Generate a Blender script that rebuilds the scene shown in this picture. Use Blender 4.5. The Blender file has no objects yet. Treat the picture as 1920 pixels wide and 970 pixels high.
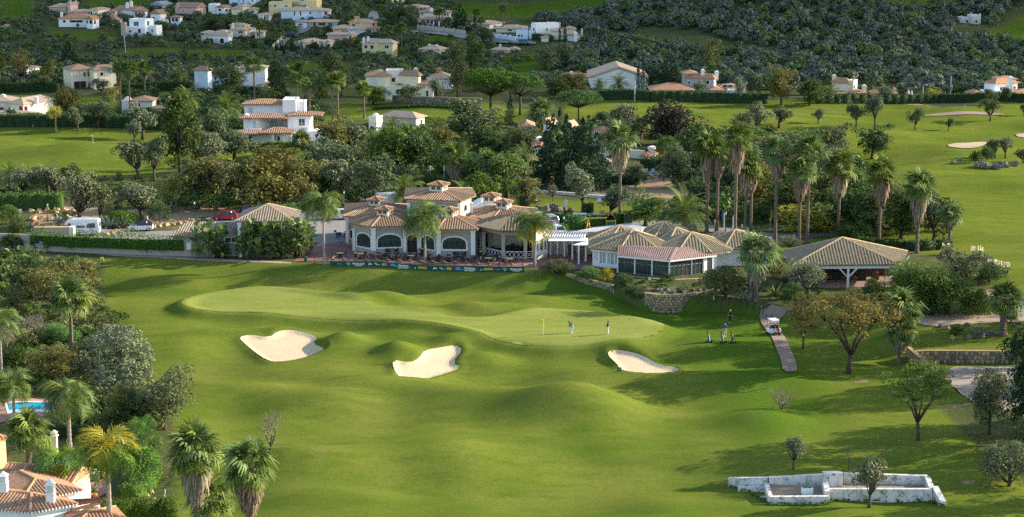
import bpy,bmesh,math,random
import numpy as np
from mathutils import Vector,Matrix,Euler
from mathutils.geometry import delaunay_2d_cdt
SC=bpy.context.scene
COL=SC.collection
rad=math.radians
random.seed(7)
RNG=np.random.default_rng(11)
# ------------------------------------------------------------------ camera, sky, sun, exposure
F=70.0/36.0*1920.0
CAMH=55.0
PITCH=math.atan(712.0/F)
CP,SP=math.cos(PITCH),math.sin(PITCH)
cam_d=bpy.data.cameras.new('camera')
cam_d.lens=70.0
cam_d.sensor_width=36.0
cam_d.clip_start=1.0
cam_d.clip_end=6000.0
cam=bpy.data.objects.new('camera',cam_d)
COL.objects.link(cam)
cam.location=(0,0,CAMH)
cam.rotation_euler=(math.pi/2-PITCH,0,0)
SC.camera=cam
SUN_EL,SUN_AZ=rad(21.0),rad(15.0)
SUN_DIR=Vector((math.cos(SUN_EL)*math.cos(SUN_AZ),math.cos(SUN_EL)*math.sin(SUN_AZ),math.sin(SUN_EL)))
world=bpy.data.worlds.new('World')
SC.world=world
world.use_nodes=True
wn=world.node_tree
bg=wn.nodes['Background']
sky=wn.nodes.new('ShaderNodeTexSky')
sky.sky_type='NISHITA'
sky.sun_disc=False
sky.sun_elevation=SUN_EL
sky.sun_rotation=math.pi/2-SUN_AZ
sky.air_density=1.0
sky.dust_density=1.2
wn.links.new(sky.outputs[0],bg.inputs[0])
bg.inputs[1].default_value=0.15
sun_d=bpy.data.lights.new('sun','SUN')
sun_d.energy=4.8
sun_d.angle=rad(0.5)
sun_d.color=(1.0,0.88,0.70)
sun=bpy.data.objects.new('sun',sun_d)
COL.objects.link(sun)
sun.rotation_euler=SUN_DIR.to_track_quat('Z','Y').to_euler()
SC.view_settings.view_transform='Standard'
SC.view_settings.look='None'
SC.view_settings.gamma=1.0
SC.view_settings.exposure=1.3
SC.render.engine='CYCLES'
SC.cycles.sample_clamp_indirect=1.5
SC.cycles.sample_clamp_direct=12.0
SC.cycles.max_bounces=6
SC.cycles.diffuse_bounces=3
SC.cycles.glossy_bounces=2
SC.cycles.transmission_bounces=3
SC.cycles.transparent_max_bounces=24
SC.cycles.volume_bounces=0
SC.cycles.use_denoising=False
SC.cycles.use_adaptive_sampling=True
SC.cycles.adaptive_threshold=0.015
# ------------------------------------------------------------------ projection helpers (photo pixels -> places in the world)
def ray(px,py):
 u,v=(px-960.0)/F,(485.0-py)/F
 return(u,CP+v*SP,-SP+v*CP)
def plane(px,py,z=0.0):
 d=ray(px,py)
 t=(z-CAMH)/d[2]
 return(d[0]*t,d[1]*t)
def dep(y,z):
 return y*CP+(CAMH-z)*SP
def Xat(px,y,z):
 return(px-960.0)/F*dep(y,z)
def Zat(py,y):
 return CAMH-y*math.tan(PITCH+math.atan((py-485.0)/F))
def sstep(t):
 t=np.clip(t,0,1)
 return t*t*(3-2*t)
def sdf(poly,X,Y):
 """signed distance to a closed polygon, negative inside"""
 X=np.asarray(X,float);Y=np.asarray(Y,float)
 d=np.full(X.shape,1e18);s=np.ones(X.shape)
 n=len(poly)
 for i in range(n):
  ax,ay=poly[i];bx,by=poly[i-1]
  ex,ey=bx-ax,by-ay
  wx,wy=X-ax,Y-ay
  t=np.clip((wx*ex+wy*ey)/(ex*ex+ey*ey+1e-12),0,1)
  dx,dy=wx-ex*t,wy-ey*t
  d=np.minimum(d,dx*dx+dy*dy)
  c1=Y>=ay;c2=Y<by;c3=ex*wy>ey*wx
  flip=(c1&c2&c3)|(~c1&~c2&~c3)
  s=np.where(flip,-s,s)
 return s*np.sqrt(d)
def smooth_poly(poly,it=2):
 for _ in range(it):
  q=[]
  for i in range(len(poly)):
   a,b=poly[i],poly[(i+1)%len(poly)]
   q+=[(0.75*a[0]+0.25*b[0],0.75*a[1]+0.25*b[1]),(0.25*a[0]+0.75*b[0],0.25*a[1]+0.75*b[1])]
  poly=q
 return poly
 # ------------------------------------------------------------------ the lie of the land
TOPC=[(-400,478),(330,484),(600,495),(985,512),(1060,505),(1150,527),(1208,552),(1345,556),(1450,572),(1560,565),(2400,565)]
FOOTC=[(-400,540),(330,545),(600,540),(800,546),(985,549),(1100,552),(1170,565),(1208,579),(1345,576),(1450,600),(1560,640),(1700,690),(2400,700)]
ZT=1.8
_t=[plane(a,b,ZT)for a,b in TOPC];_f=[plane(a,b,0)for a,b in FOOTC]
TX,TY=np.array([p[0]for p in _t]),np.array([p[1]for p in _t])
FX,FY=np.array([p[0]for p in _f]),np.array([p[1]for p in _f])
_r=np.random.default_rng(5)
WAVES=[(2*math.pi/L*math.cos(a),2*math.pi/L*math.sin(a),p,A)for L,a,p,A in zip([34,27,22,18,15,12,10,8.5],_r.uniform(0,math.pi,8),_r.uniform(0,6.28,8),[.20,.17,.15,.12,.10,.07,.05,.035])]
GREEN_PX=[(336,576),(352,563),(400,551),(470,546),(540,548),(600,556),(660,566),(715,579),(757,583),(800,592),(850,602),(905,604),(960,598),(1010,590),(1080,587),(1160,592),(1225,603),(1248,620),(1240,636),(1190,649),(1110,655),(1010,656),(930,648),(880,636),(820,619),(760,609),(700,604),(640,600),(560,597),(480,594),(400,592),(355,588)]
GREEN=smooth_poly([plane(a,b,0.4)for a,b in GREEN_PX],1)
B_PX=[[(447,641),(470,637),(505,640),(520,632),(545,629),(575,631),(597,637),(585,650),(613,661),(590,667),(560,675),(520,680),(500,676),(478,664),(460,652)],[(735,684),(770,686),(785,680),(798,667),(830,661),(858,658),(868,663),(848,681),(866,686),(830,697),(795,709),(752,710),(740,700)],[(1137,670),(1150,666),(1190,670),(1212,675),(1235,687),(1276,692),(1265,700),(1230,705),(1180,701),(1162,696),(1157,686)]]
BUNK=[smooth_poly([plane(a,b,-0.1)for a,b in p],1)for p in B_PX]
BUNK=[[(x*1.0,y)for x,y in p]for p in BUNK]
PIT=[plane(a,b,z)for a,b,z in[(1706,681,-1.1),(1960,681,-1.1),(2200,681,-1.1),(2200,850,-1.1),(1930,770,-1.1),(1806,755,-1.1)]]
# mounds: px, py, z-guess, half width m, half depth m, height m
MOUNDS=[(715,560,.5,5.5,3.2,.95),(870,584,.5,6.5,3.0,.95),(1010,566,.5,5,3,.4),(540,622,.3,4,2.4,.75),(645,640,.3,3.0,4.0,.95),(430,625,.2,4.5,3,.5),(350,660,0,5,5,.5),(745,664,.2,2.6,2.6,.75),(850,646,.3,3.0,2.4,.7),(905,670,.2,3.5,3,.55),(1180,658,.3,4,2.2,.55),(1335,650,.3,5.0,3.2,.55),(1295,664,.2,3,2.5,.1),(1440,705,0,6,3.5,.6),(1065,768,-.3,7.5,5.0,1.55),(860,745,-.3,5.5,4,.55),(1430,790,-.3,5.5,4.5,.75),(1250,745,-.2,6,5,-.45),(560,866,-.6,7,4.5,1.05),(800,850,-.6,8,5,.5),(640,755,-.3,6,4,.6),(440,765,-.3,6,5,-.35),(430,725,-.2,7,3,.45),(700,725,-.2,5,3,.5),(1180,900,-.6,8,6,-.3),(960,700,0,7,4,-.35),(520,715,-.1,6,3.2,-.35),(470,515,1.2,8,3,.45),(700,530,1.0,7,2.5,-.25),(330,520,1.2,6,3,.35),(130,290,1.8,14,9,.9),(60,262,1.8,16,8,.7),(1600,262,1.8,20,14,1.1),(1760,285,1.8,18,9,.9),(1700,420,1.8,14,8,.7),(1880,345,1.8,14,9,.8),(1240,205,1.8,22,16,.9),(1860,210,1.8,20,10,1.0)]
MND=[(plane(a,b,z)+(rx,ry,hh))for a,b,z,rx,ry,hh in MOUNDS]
def hbase(X,Y):
 X=np.asarray(X,float);Y=np.asarray(Y,float)
 ty=np.interp(X,TX,TY);fy=np.minimum(np.interp(X,FX,FY),ty-0.25)
 t=sstep((Y-fy)/(ty-fy))
 z=ZT*t-1.4*sstep((232-Y)/70.0)
 near=1-sstep((Y-(ty-2.0))/3.0)
 und=0
 for kx,ky,p,A in WAVES:
  und=und+A*np.sin(kx*X+ky*Y+p)
 flat_terr=sstep((Y-ty+1)/2)*(1-sstep((Y-325)/30))
 z=z+und*(1.05*(1-flat_terr)*(1-0.5*t))
 for mx,my,rx,ry,hh in MND:
  z=z+1.7*hh*np.exp(-((X-mx)/rx)**2-((Y-my)/ry)**2)
 far=sstep((Y-335)/40)*(1-sstep((Y-500)/40))
 z=z+far*(.55*np.sin(Y/6.5+X/29+1.5*np.sin(X/21))+.45*np.sin(X/13+Y/17)*np.sin(Y/11+2)+.3*np.sin(X/7-Y/9))
 # hills
 side=sstep((X+20)/120.0)
 y0=560-12*side
 rise=np.maximum(Y-y0,0)
 slope=0.085+0.075*side
 hill=slope*rise*(1-np.exp(-rise/60.0))
 hill=hill+sstep(rise/80)*(2.2*np.sin(X/37+1.0)*np.sin(Y/41)+1.2*np.sin(X/19+Y/23))
 return z+np.minimum(hill,95-35*(1-side))
BPL=[]
def _hg(X,Y):
 X=np.asarray(X,float);Y=np.asarray(Y,float)
 return hbase(X,Y)+1.0*(1-sstep((sdf(GREEN,X,Y)+0.8)/3.6))
for _p in BUNK:
 _x=np.array([q[0]for q in _p]);_y=np.array([q[1]for q in _p]);_c=np.linalg.lstsq(np.column_stack([np.ones(len(_x)),_x,_y]),_hg(_x,_y),rcond=None)[0]
 _bx=min(_c[1],0)-.035;BPL.append((float((_hg(_x,_y)-_bx*_x-_c[2]*_y).mean()),_bx,_c[2]))
def h(X,Y):
 X=np.asarray(X,float);Y=np.asarray(Y,float)
 z=hbase(X,Y)
 g=sdf(GREEN,X,Y)
 lift=1.0*(1-sstep((g+0.8)/3.6))
 inside=1-sstep((g+2.5)/3.0)
 target=1.05+0.012*(X+8)+0.10*np.sin(X/7.0)*np.cos(Y/6.0)
 z=z+lift
 z=z*(1-0.85*inside)+target*0.85*inside
 for p,pl_ in zip(BUNK,BPL):
  b=sdf(p,X,Y)
  k=1-sstep((b+0.3)/1.0);z=z*(1-.85*k)+.85*k*(pl_[0]+pl_[1]*X+pl_[2]*Y)
  z=z-0.26*(1-sstep((b+0.75)/0.85))+0.10*np.exp(-((b-0.5)/0.5)**2)
 q=sdf(PIT,X,Y)
 k=1-sstep((q+0.15)/0.3)
 return z*(1-k)+(-1.1)*k
def hz(x,y):
 return float(h(np.array([x]),np.array([y]))[0])
_TS=np.concatenate([np.arange(120,330,.5),np.arange(330,1300,1.5)])
def G(px,py):
 """first point of the ground seen at a photo pixel"""
 d=ray(px,py)
 k=1.0/d[1]
 X,Y,Z=d[0]*k*_TS,_TS,CAMH+d[2]*k*_TS
 diff=Z-h(X,Y)
 i=int(np.argmax(diff<0))if(diff<0).any()else len(_TS)-1
 if i>0:
  a,b=diff[i-1],diff[i]
  t=_TS[i-1]+(_TS[i]-_TS[i-1])*a/(a-b+1e-12)
 else:
  t=_TS[0]
 x,y=d[0]*k*t,t
 return Vector((x,y,hz(x,y)))
def PXM(p):
 return F/dep(p[1],p[2])
 # ------------------------------------------------------------------ materials
def rgb(c):
 return(c[0],c[1],c[2],1.0)
class NT:
 def __init__(s,name):
  s.m=bpy.data.materials.new(name);s.m.use_nodes=True
  s.t=s.m.node_tree;s.t.nodes.clear()
  s.out=s.t.nodes.new('ShaderNodeOutputMaterial')
 def n(s,ty,**kw):
  nd=s.t.nodes.new(ty)
  for k,v in kw.items():
   if k.startswith('_'):
    setattr(nd,k[1:],v)
   else:
    s.set(nd.inputs[int(k[1:])if k[0]=='i' and k[1:].isdigit()else k.replace('__',' ')],v)
  return nd
 def set(s,inp,v):
  if isinstance(v,bpy.types.NodeSocket):s.t.links.new(v,inp)
  elif isinstance(v,bpy.types.Node):s.t.links.new(v.outputs[0],inp)
  else:inp.default_value=v
 def mix(s,f,a,b,mode='MIX'):
  nd=s.t.nodes.new('ShaderNodeMix');nd.data_type='RGBA';nd.blend_type=mode
  s.set(nd.inputs[0],f)
  s.set(nd.inputs[6],a if not isinstance(a,tuple)else rgb(a));s.set(nd.inputs[7],b if not isinstance(b,tuple)else rgb(b))
  return nd.outputs[2]
 def ramp(s,fac,lo,hi,a=0.0,b=1.0):
  nd=s.t.nodes.new('ShaderNodeMapRange');s.set(nd.inputs[0],fac)
  nd.inputs[1].default_value=lo;nd.inputs[2].default_value=hi;nd.inputs[3].default_value=a;nd.inputs[4].default_value=b
  return nd.outputs[0]
 def math(s,op,a,b=0.0):
  nd=s.t.nodes.new('ShaderNodeMath');nd.operation=op;s.set(nd.inputs[0],a);s.set(nd.inputs[1],b);return nd.outputs[0]
 def noise(s,scale,detail=3.0,rough=0.55,vec=None):
  nd=s.t.nodes.new('ShaderNodeTexNoise');nd.inputs['Scale'].default_value=scale;nd.inputs['Detail'].default_value=detail;nd.inputs['Roughness'].default_value=rough
  if vec is not None:s.set(nd.inputs['Vector'],vec)
  return nd.outputs[0]
 def pos(s):
  return s.t.nodes.new('ShaderNodeNewGeometry').outputs['Position']
 def obj(s):
  return s.t.nodes.new('ShaderNodeTexCoord').outputs['Object']
 def attr(s,name):
  nd=s.t.nodes.new('ShaderNodeAttribute');nd.attribute_name=name;return nd.outputs['Fac']
 def stretch(s,vec,sc):
  nd=s.t.nodes.new('ShaderNodeMapping');s.set(nd.inputs[0],vec);nd.inputs['Scale'].default_value=sc;return nd.outputs[0]
 def bump(s,hgt,strength=0.3,dist=0.05):
  nd=s.t.nodes.new('ShaderNodeBump');s.set(nd.inputs['Height'],hgt);nd.inputs['Strength'].default_value=strength;nd.inputs['Distance'].default_value=dist;return nd.outputs[0]
 def principled(s,col,rough=0.8,spec=0.3,metal=0.0,normal=None):
  nd=s.t.nodes.new('ShaderNodeBsdfPrincipled')
  s.set(nd.inputs['Base Color'],rgb(col)if isinstance(col,tuple)else col)
  s.set(nd.inputs['Roughness'],rough);nd.inputs['Specular IOR Level'].default_value=spec;nd.inputs['Metallic'].default_value=metal
  if normal is not None:s.set(nd.inputs['Normal'],normal)
  s.t.links.new(nd.outputs[0],s.out.inputs[0]);return nd
MATS={}
def plain(name,col,rough=0.7,spec=0.3,metal=0.0,var=0.12,scale=2.0):
 if name in MATS:return MATS[name]
 t=NT(name)
 f=t.noise(scale,4.0,0.6,t.pos())
 c=t.mix(t.ramp(f,.3,.7),tuple(x*(1-var)for x in col),tuple(min(1,x*(1+var))for x in col))
 t.principled(c,rough,spec,metal)
 MATS[name]=t.m
 return t.m
def plaster(name,col,dirt=0.18):
 t=NT(name);P=t.pos()
 a=t.noise(0.7,4,.6,P);b=t.noise(1.0,4,.65,t.stretch(P,(2.2,2.2,.25)))
 c=t.mix(t.ramp(a,.35,.7),col,tuple(x*.93 for x in col))
 c=t.mix(t.math('MULTIPLY',t.ramp(b,.5,.8),dirt),c,tuple(x*.55 for x in col))
 t.principled(c,.85,.2,0,t.bump(t.noise(14,3,.6,P),.15,.02))
 MATS[name]=t.m
 return t.m
def ruin():
 t=NT('ruin_white');P=t.pos()
 c=t.mix(t.ramp(t.noise(1.1,5,.7,P),.35,.7),(.68,.67,.64),(.54,.53,.49))
 c=t.mix(t.math('MULTIPLY',t.ramp(t.noise(1.6,6,.75,P),.53,.62),.85),c,(.16,.155,.135))
 c=t.mix(t.math('MULTIPLY',t.ramp(t.noise(1.3,5,.7,t.stretch(P,(2.0,2.0,.3))),.52,.68),.55),c,(.17,.165,.145))
 c=t.mix(t.math('MULTIPLY',t.ramp(t.noise(.9,4,.7,P),.6,.7),.5),c,(.17,.15,.07))
 t.principled(c,.9,.1,0,t.bump(t.noise(5,5,.7,P),.5,.05));MATS['ruin_white']=t.m
def tiled(name,c1,c2,c3,moss=(.10,.09,.05),mossy=.3):
 t=NT(name);P=t.pos()
 a=t.noise(4.5,2,.7,P);b=t.noise(.35,4,.6,P);e=t.noise(1.5,5,.7,P)
 c=t.mix(t.ramp(a,.32,.68),c1,c2)
 c=t.mix(t.ramp(t.noise(2.2,2,.6,P),.52,.72),c,c3)
 c=t.mix(t.math('MULTIPLY',t.ramp(t.math('MULTIPLY',b,t.ramp(e,.2,.8)),.22,.5),mossy),c,moss)
 t.principled(c,.85,.2,0,t.bump(a,.4,.04))
 MATS[name]=t.m
 return t.m
def leafmat(name,c1,c2,trans=.22,rnd=.28,spec=.25):
 c1=tuple(x*1.62 for x in c1);c2=tuple(x*1.55 for x in c2);spec*=.25
 t=NT(name)
 oi=t.t.nodes.new('ShaderNodeObjectInfo').outputs['Random']
 f=t.attr('tint')
 c=t.mix(f,c1,c2)
 hsv=t.n('ShaderNodeHueSaturation',Color=c)
 t.set(hsv.inputs['Hue'],t.ramp(oi,0,1,.5-.018,.5+.018))
 t.set(hsv.inputs['Value'],t.ramp(oi,0,1,1-rnd*.6,1+rnd*.6))
 t.set(hsv.inputs['Saturation'],t.ramp(oi,0,1,1.1,.85))
 d=t.n('ShaderNodeBsdfPrincipled');t.set(d.inputs['Base Color'],hsv.outputs[0]);d.inputs['Roughness'].default_value=.6;d.inputs['Specular IOR Level'].default_value=spec
 tr=t.n('ShaderNodeBsdfTranslucent');t.set(tr.inputs[0],t.mix(.5,hsv.outputs[0],tuple(min(1,x*1.4)for x in c2)))
 mx=t.n('ShaderNodeMixShader');mx.inputs[0].default_value=trans
 t.t.links.new(d.outputs[0],mx.inputs[1]);t.t.links.new(tr.outputs[0],mx.inputs[2]);t.t.links.new(mx.outputs[0],t.out.inputs[0])
 MATS[name]=t.m
 return t.m
def bark(name,c1,c2,sc=(3,3,.6)):
 t=NT(name);P=t.pos()
 f=t.noise(3.0,4,.7,t.stretch(P,sc))
 t.principled(t.mix(t.ramp(f,.3,.7),c1,c2),.9,.1,0,t.bump(f,.8,.05))
 MATS[name]=t.m
 return t.m
def grassmat():
 t=NT('grass');P=t.pos()
 big=t.noise(.045,4,.55,P);mid=t.noise(.22,4,.6,P);fine=t.noise(2.2,5,.7,P);vf=t.noise(7.0,4,.75,P)
 streak=t.noise(.8,4,.6,t.stretch(P,(.35,1.4,1)))
 fair=t.mix(t.ramp(mid,.3,.7),(.106,.146,.018),(.150,.173,.030))
 fair=t.mix(t.math('MULTIPLY',t.ramp(big,.45,.72),.6),fair,(.150,.160,.036))
 fair=t.mix(t.math('MULTIPLY',t.ramp(streak,.48,.72),.45),fair,(.175,.168,.046))
 fair=t.mix(t.math('MULTIPLY',t.ramp(t.noise(.35,5,.65,t.stretch(P,(.5,1.3,1))),.50,.68),.45),fair,(.052,.094,.010))
 fair=t.mix(t.math('MULTIPLY',t.ramp(fine,.42,.72),.42),fair,(.050,.084,.010))
 fair=t.mix(t.math('MULTIPLY',t.ramp(vf,.48,.70),.25),fair,(.045,.078,.008))
 fair=t.mix(t.math('MULTIPLY',t.ramp(t.noise(.13,5,.65,P),.60,.74),.55),fair,(.19,.155,.055))
 fair=t.mix(t.math('MULTIPLY',t.ramp(t.noise(.06,4,.6,t.stretch(P,(.45,1.5,1))),.46,.66),.5),fair,(.056,.100,.012))
 gre=t.mix(t.ramp(t.noise(.5,3,.6,t.stretch(P,(.3,1.2,1))),.3,.7),(.172,.205,.040),(.222,.245,.062))
 gre=t.mix(t.math('MULTIPLY',t.ramp(vf,.4,.7),.15),gre,(.12,.15,.03))
 c=t.mix(t.ramp(t.math('ADD',t.attr('m_green'),t.math('MULTIPLY',t.math('SUBTRACT',fine,.5),.35)),.25,.75),fair,gre)
 rough=t.mix(t.ramp(fine,.3,.7),(.050,.105,.010),(.085,.130,.016))
 rough=t.mix(t.math('MULTIPLY',t.ramp(mid,.5,.75),.6),rough,(.10,.12,.03))
 c=t.mix(t.attr('m_rough'),c,rough)
 scrub=t.mix(t.ramp(fine,.35,.7),(.050,.070,.022),(.105,.110,.045))
 scrub=t.mix(t.ramp(mid,.55,.7),scrub,(.15,.125,.075))
 c=t.mix(t.ramp(t.math('ADD',t.attr('m_wood'),t.math('MULTIPLY',t.math('SUBTRACT',mid,.5),.6)),.3,.7),c,scrub)
 dirt=t.mix(t.ramp(fine,.3,.7),(.24,.165,.095),(.33,.25,.16))
 c=t.mix(t.ramp(t.math('ADD',t.attr('m_dirt'),t.math('MULTIPLY',t.math('SUBTRACT',fine,.5),.8)),.35,.65),c,dirt)
 t.principled(c,1.0,.0,0,t.bump(t.math('ADD',fine,t.math('MULTIPLY',vf,.5)),.30,.10))
 MATS['grass']=t.m
grassmat()
def gritmat(name,c1,c2,bs=.25,sc=6,blot=None):
 t=NT(name);P=t.pos()
 f=t.noise(sc,5,.7,P);b=t.noise(.35,4,.6,P)
 c=t.mix(t.ramp(f,.3,.7),c1,c2)
 c=t.mix(t.math('MULTIPLY',t.ramp(b,.45,.7),.5),c,blot or tuple(x*.8 for x in c1))
 if name=='sand':
  w=t.n('ShaderNodeTexWave',Vector=t.stretch(P,(.5,1.0,1.0)));w.inputs['Scale'].default_value=2.2;w.inputs['Distortion'].default_value=9.0;w.inputs['Detail'].default_value=2.0;w.inputs['Detail Scale'].default_value=.6
  c=t.mix(t.math('MULTIPLY',w.outputs['Fac'],.16),c,(.40,.31,.20));f=t.math('ADD',t.math('MULTIPLY',w.outputs['Fac'],.25),f)
 t.principled(c,.92,.15,0,t.bump(f,bs,.04));MATS[name]=t.m
 return t.m
gritmat('sand',(.49,.385,.24),(.60,.485,.32),.8,3.0,(.46,.36,.235))
gritmat('yard_sand',(.28,.235,.185),(.36,.31,.25),.3,4.0)
gritmat('sand_far',(.38,.30,.20),(.48,.39,.27),.5,3.0)
gritmat('asphalt',(.20,.195,.185),(.26,.25,.235),.2,9,(.17,.165,.16))
gritmat('path_concrete',(.225,.160,.130),(.29,.215,.175),.25,7,(.18,.13,.105))
gritmat('gravel_tan',(.30,.235,.165),(.40,.32,.24),.5,8,(.27,.17,.11))
gritmat('paver_mauve',(.185,.095,.090),(.235,.130,.120),.2,6,(.15,.085,.085))
gritmat('paver_clay',(.34,.19,.13),(.42,.25,.18),.2,6)
gritmat('stone_tan',(.28,.205,.115),(.46,.36,.22),.6,5,(.17,.12,.075))
gritmat('stone_grey',(.13,.12,.105),(.24,.22,.19),.7,4,(.08,.075,.065))
gritmat('stone_ochre',(.40,.27,.13),(.55,.41,.23),.6,4,(.28,.17,.09))
gritmat('mortar',(.20,.155,.10),(.30,.24,.16),.5,6)
gritmat('thatch',(.125,.105,.080),(.20,.17,.13),.8,7,(.15,.15,.06))
plaster('wall_taupe',(.40,.365,.325),.10);plaster('wall_white',(.84,.84,.82),.12);plaster('wall_cream',(.78,.70,.51),.12)
plaster('wall_yellow',(.70,.57,.29),.12);plaster('wall_ivory',(.74,.70,.60),.15);plaster('wall_pink',(.60,.42,.36),.15)
plaster('wall_orange',(.72,.43,.24),.12);plaster('wall_blue',(.60,.70,.80),.12);plaster('wall_grey',(.42,.40,.385),.12);plaster('wall_peach',(.75,.50,.25),.12)
plaster('trim_white',(.80,.80,.78),.05);plaster('wall_dune',(.44,.38,.33),.3);ruin();plaster('trim_terracotta',(.55,.22,.12),.1)
tiled('roof_club',(.245,.160,.102),(.325,.23,.15),(.165,.11,.075),(.16,.13,.09),.35)
tiled('roof_cafe',(.25,.20,.125),(.33,.27,.175),(.175,.145,.095),(.16,.15,.075),.5)
tiled('roof_ridge',(.52,.38,.20),(.60,.46,.27),(.44,.30,.16))
tiled('roof_ridge_red',(.50,.27,.14),(.58,.34,.19),(.42,.22,.12))
tiled('roof_red',(.40,.195,.105),(.49,.265,.155),(.31,.155,.09),(.25,.16,.10),.25)
tiled('roof_rust',(.31,.185,.115),(.39,.25,.165),(.23,.14,.095),(.22,.15,.10),.25)
tiled('roof_tan',(.44,.32,.215),(.53,.40,.285),(.36,.25,.17),(.30,.25,.17),.3)
tiled('roof_dull',(.30,.23,.17),(.38,.30,.23),(.24,.18,.135),(.17,.15,.11),.4)
tiled('roof_metal_red',(.29,.19,.16),(.37,.26,.22),(.32,.21,.18),(.2,.15,.12),.2)
tiled('roof_metal_grey',(.28,.30,.32),(.36,.38,.40),(.32,.34,.36),(.3,.3,.3),.2)
plain('glass_dark',(.030,.032,.034),.08,.6,0,.2);plain('glass_green',(.030,.055,.055),.08,.7,0,.3,.6);plain('glass_blue',(.06,.085,.10),.1,.6,0,.2)
plain('shutter_grey',(.55,.57,.60),.6,.3);plain('frame_brown',(.11,.075,.055),.6,.3);plain('wood_dark',(.10,.055,.040),.6,.3);plain('wood_grey',(.16,.125,.10),.8,.2)
plain('steel',(.22,.225,.23),.4,.5,.5);plain('pole_grey',(.42,.43,.43),.5,.3);plain('black',(.018,.018,.020),.5,.4);plain('tyre',(.022,.022,.024),.85,.2);plain('rim',(.50,.51,.52),.35,.5,.6)
plain('wicker',(.030,.028,.026),.7,.3);plain('lamp_green',(.010,.085,.055),.5,.4);plain('glass_lamp',(.65,.65,.58),.3,.5)
plain('banner_green',(.006,.062,.048),.55,.3,0,.08);plain('ink_white',(.75,.78,.77),.6,.2,0,.02);plain('ink_teal',(.13,.28,.25),.6,.2);plain('ink_yellow',(.62,.40,.04),.6,.2);plain('ink_maroon',(.22,.03,.05),.6,.2)
plain('ink_cyan',(.03,.33,.62),.6,.2);plain('ink_lime',(.17,.50,.06),.6,.2);plain('ink_orange',(.66,.24,.09),.6,.2);plain('flag_yellow',(.80,.58,.01),.6,.2,0,.03);plain('rope',(.45,.36,.24),.9,.1)
plain('terracotta',(.48,.20,.09),.7,.2);plain('water_pool',(.02,.30,.42),.06,.5,0,.12,1.5);plain('yellow_wood',(.58,.40,.06),.6,.3);plain('play_red',(.26,.035,.045),.6,.3);plain('play_green',(.01,.12,.09),.5,.3)
plain('sign_white',(.72,.73,.74),.5,.3);plain('sign_red',(.55,.03,.035),.5,.3);plain('sign_black',(.020,.022,.026),.5,.4);plain('sign_blue',(.02,.12,.42),.5,.3);plain('light_red',(.5,.02,.015),.3,.5);plain('light_white',(.7,.7,.68),.2,.5)
def carpaint(name,c,metal=0.0):
 t=NT(name);nd=t.principled(t.mix(t.ramp(t.noise(1.2,3,.6,t.pos()),.3,.7),c,tuple(x*.9 for x in c)),.3,.5,metal)
 nd.inputs['Coat Weight'].default_value=.6;nd.inputs['Coat Roughness'].default_value=.08;MATS[name]=t.m
for n_,c_ in[('car_red',(.36,.018,.025)),('car_white',(.74,.75,.76)),('car_navy',(.012,.030,.075)),('car_silver',(.36,.39,.43)),('car_blue',(.05,.16,.34)),('car_black',(.02,.02,.022)),('scooter_blue',(.015,.03,.26))]:
 carpaint(n_,c_)
leafmat('L_olive',(.056,.068,.032),(.122,.140,.072),.12,.3,.4);leafmat('L_olive_dark',(.042,.056,.024),(.092,.112,.050),.12,.3)
leafmat('L_dark',(.016,.032,.010),(.050,.080,.022),.18);leafmat('L_mid',(.030,.060,.012),(.090,.130,.028),.22);leafmat('L_bright',(.030,.075,.011),(.075,.145,.022),.25)
leafmat('L_khaki',(.050,.054,.014),(.125,.120,.036),.2);leafmat('L_yellow',(.075,.088,.012),(.165,.165,.026),.28);leafmat('L_autumn',(.066,.056,.012),(.155,.116,.029),.25,.2)
leafmat('L_conifer',(.007,.020,.010),(.022,.046,.018),.08);leafmat('L_pine',(.014,.040,.010),(.052,.100,.018),.12);leafmat('L_plum',(.014,.012,.010),(.040,.034,.026),.1)
leafmat('L_palm',(.034,.060,.012),(.110,.150,.036),.2,.2,.5);leafmat('L_palm_yellow',(.10,.11,.015),(.27,.235,.03),.3,.2,.4);leafmat('L_dead',(.095,.072,.048),(.20,.162,.115),.1,.2)
leafmat('L_banana',(.030,.060,.012),(.125,.165,.050),.2,.2,.5);leafmat('L_agave',(.085,.120,.095),(.21,.26,.21),.08,.2,.4);leafmat('L_hedge',(.022,.060,.010),(.070,.130,.020),.2);leafmat('L_pampas',(.36,.31,.21),(.58,.52,.40),.3)
leafmat('L_scrub',(.050,.064,.044),(.108,.122,.088),.1,.2);leafmat('L_twig',(.085,.075,.058),(.15,.135,.11),.05);leafmat('L_clip',(.040,.085,.010),(.095,.155,.024),.2);leafmat('L_red',(.12,.045,.012),(.24,.09,.02),.25)
bark('bark_grey',(.045,.037,.028),(.105,.090,.070));bark('bark_dark',(.030,.024,.018),(.085,.068,.050));bark('bark_palm',(.085,.068,.052),(.19,.155,.12),(.8,.8,7));bark('bark_pale',(.20,.175,.14),(.34,.30,.25),(1,1,5));bark('dead_skirt',(.085,.066,.046),(.23,.185,.135),(9,9,.5))
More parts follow.
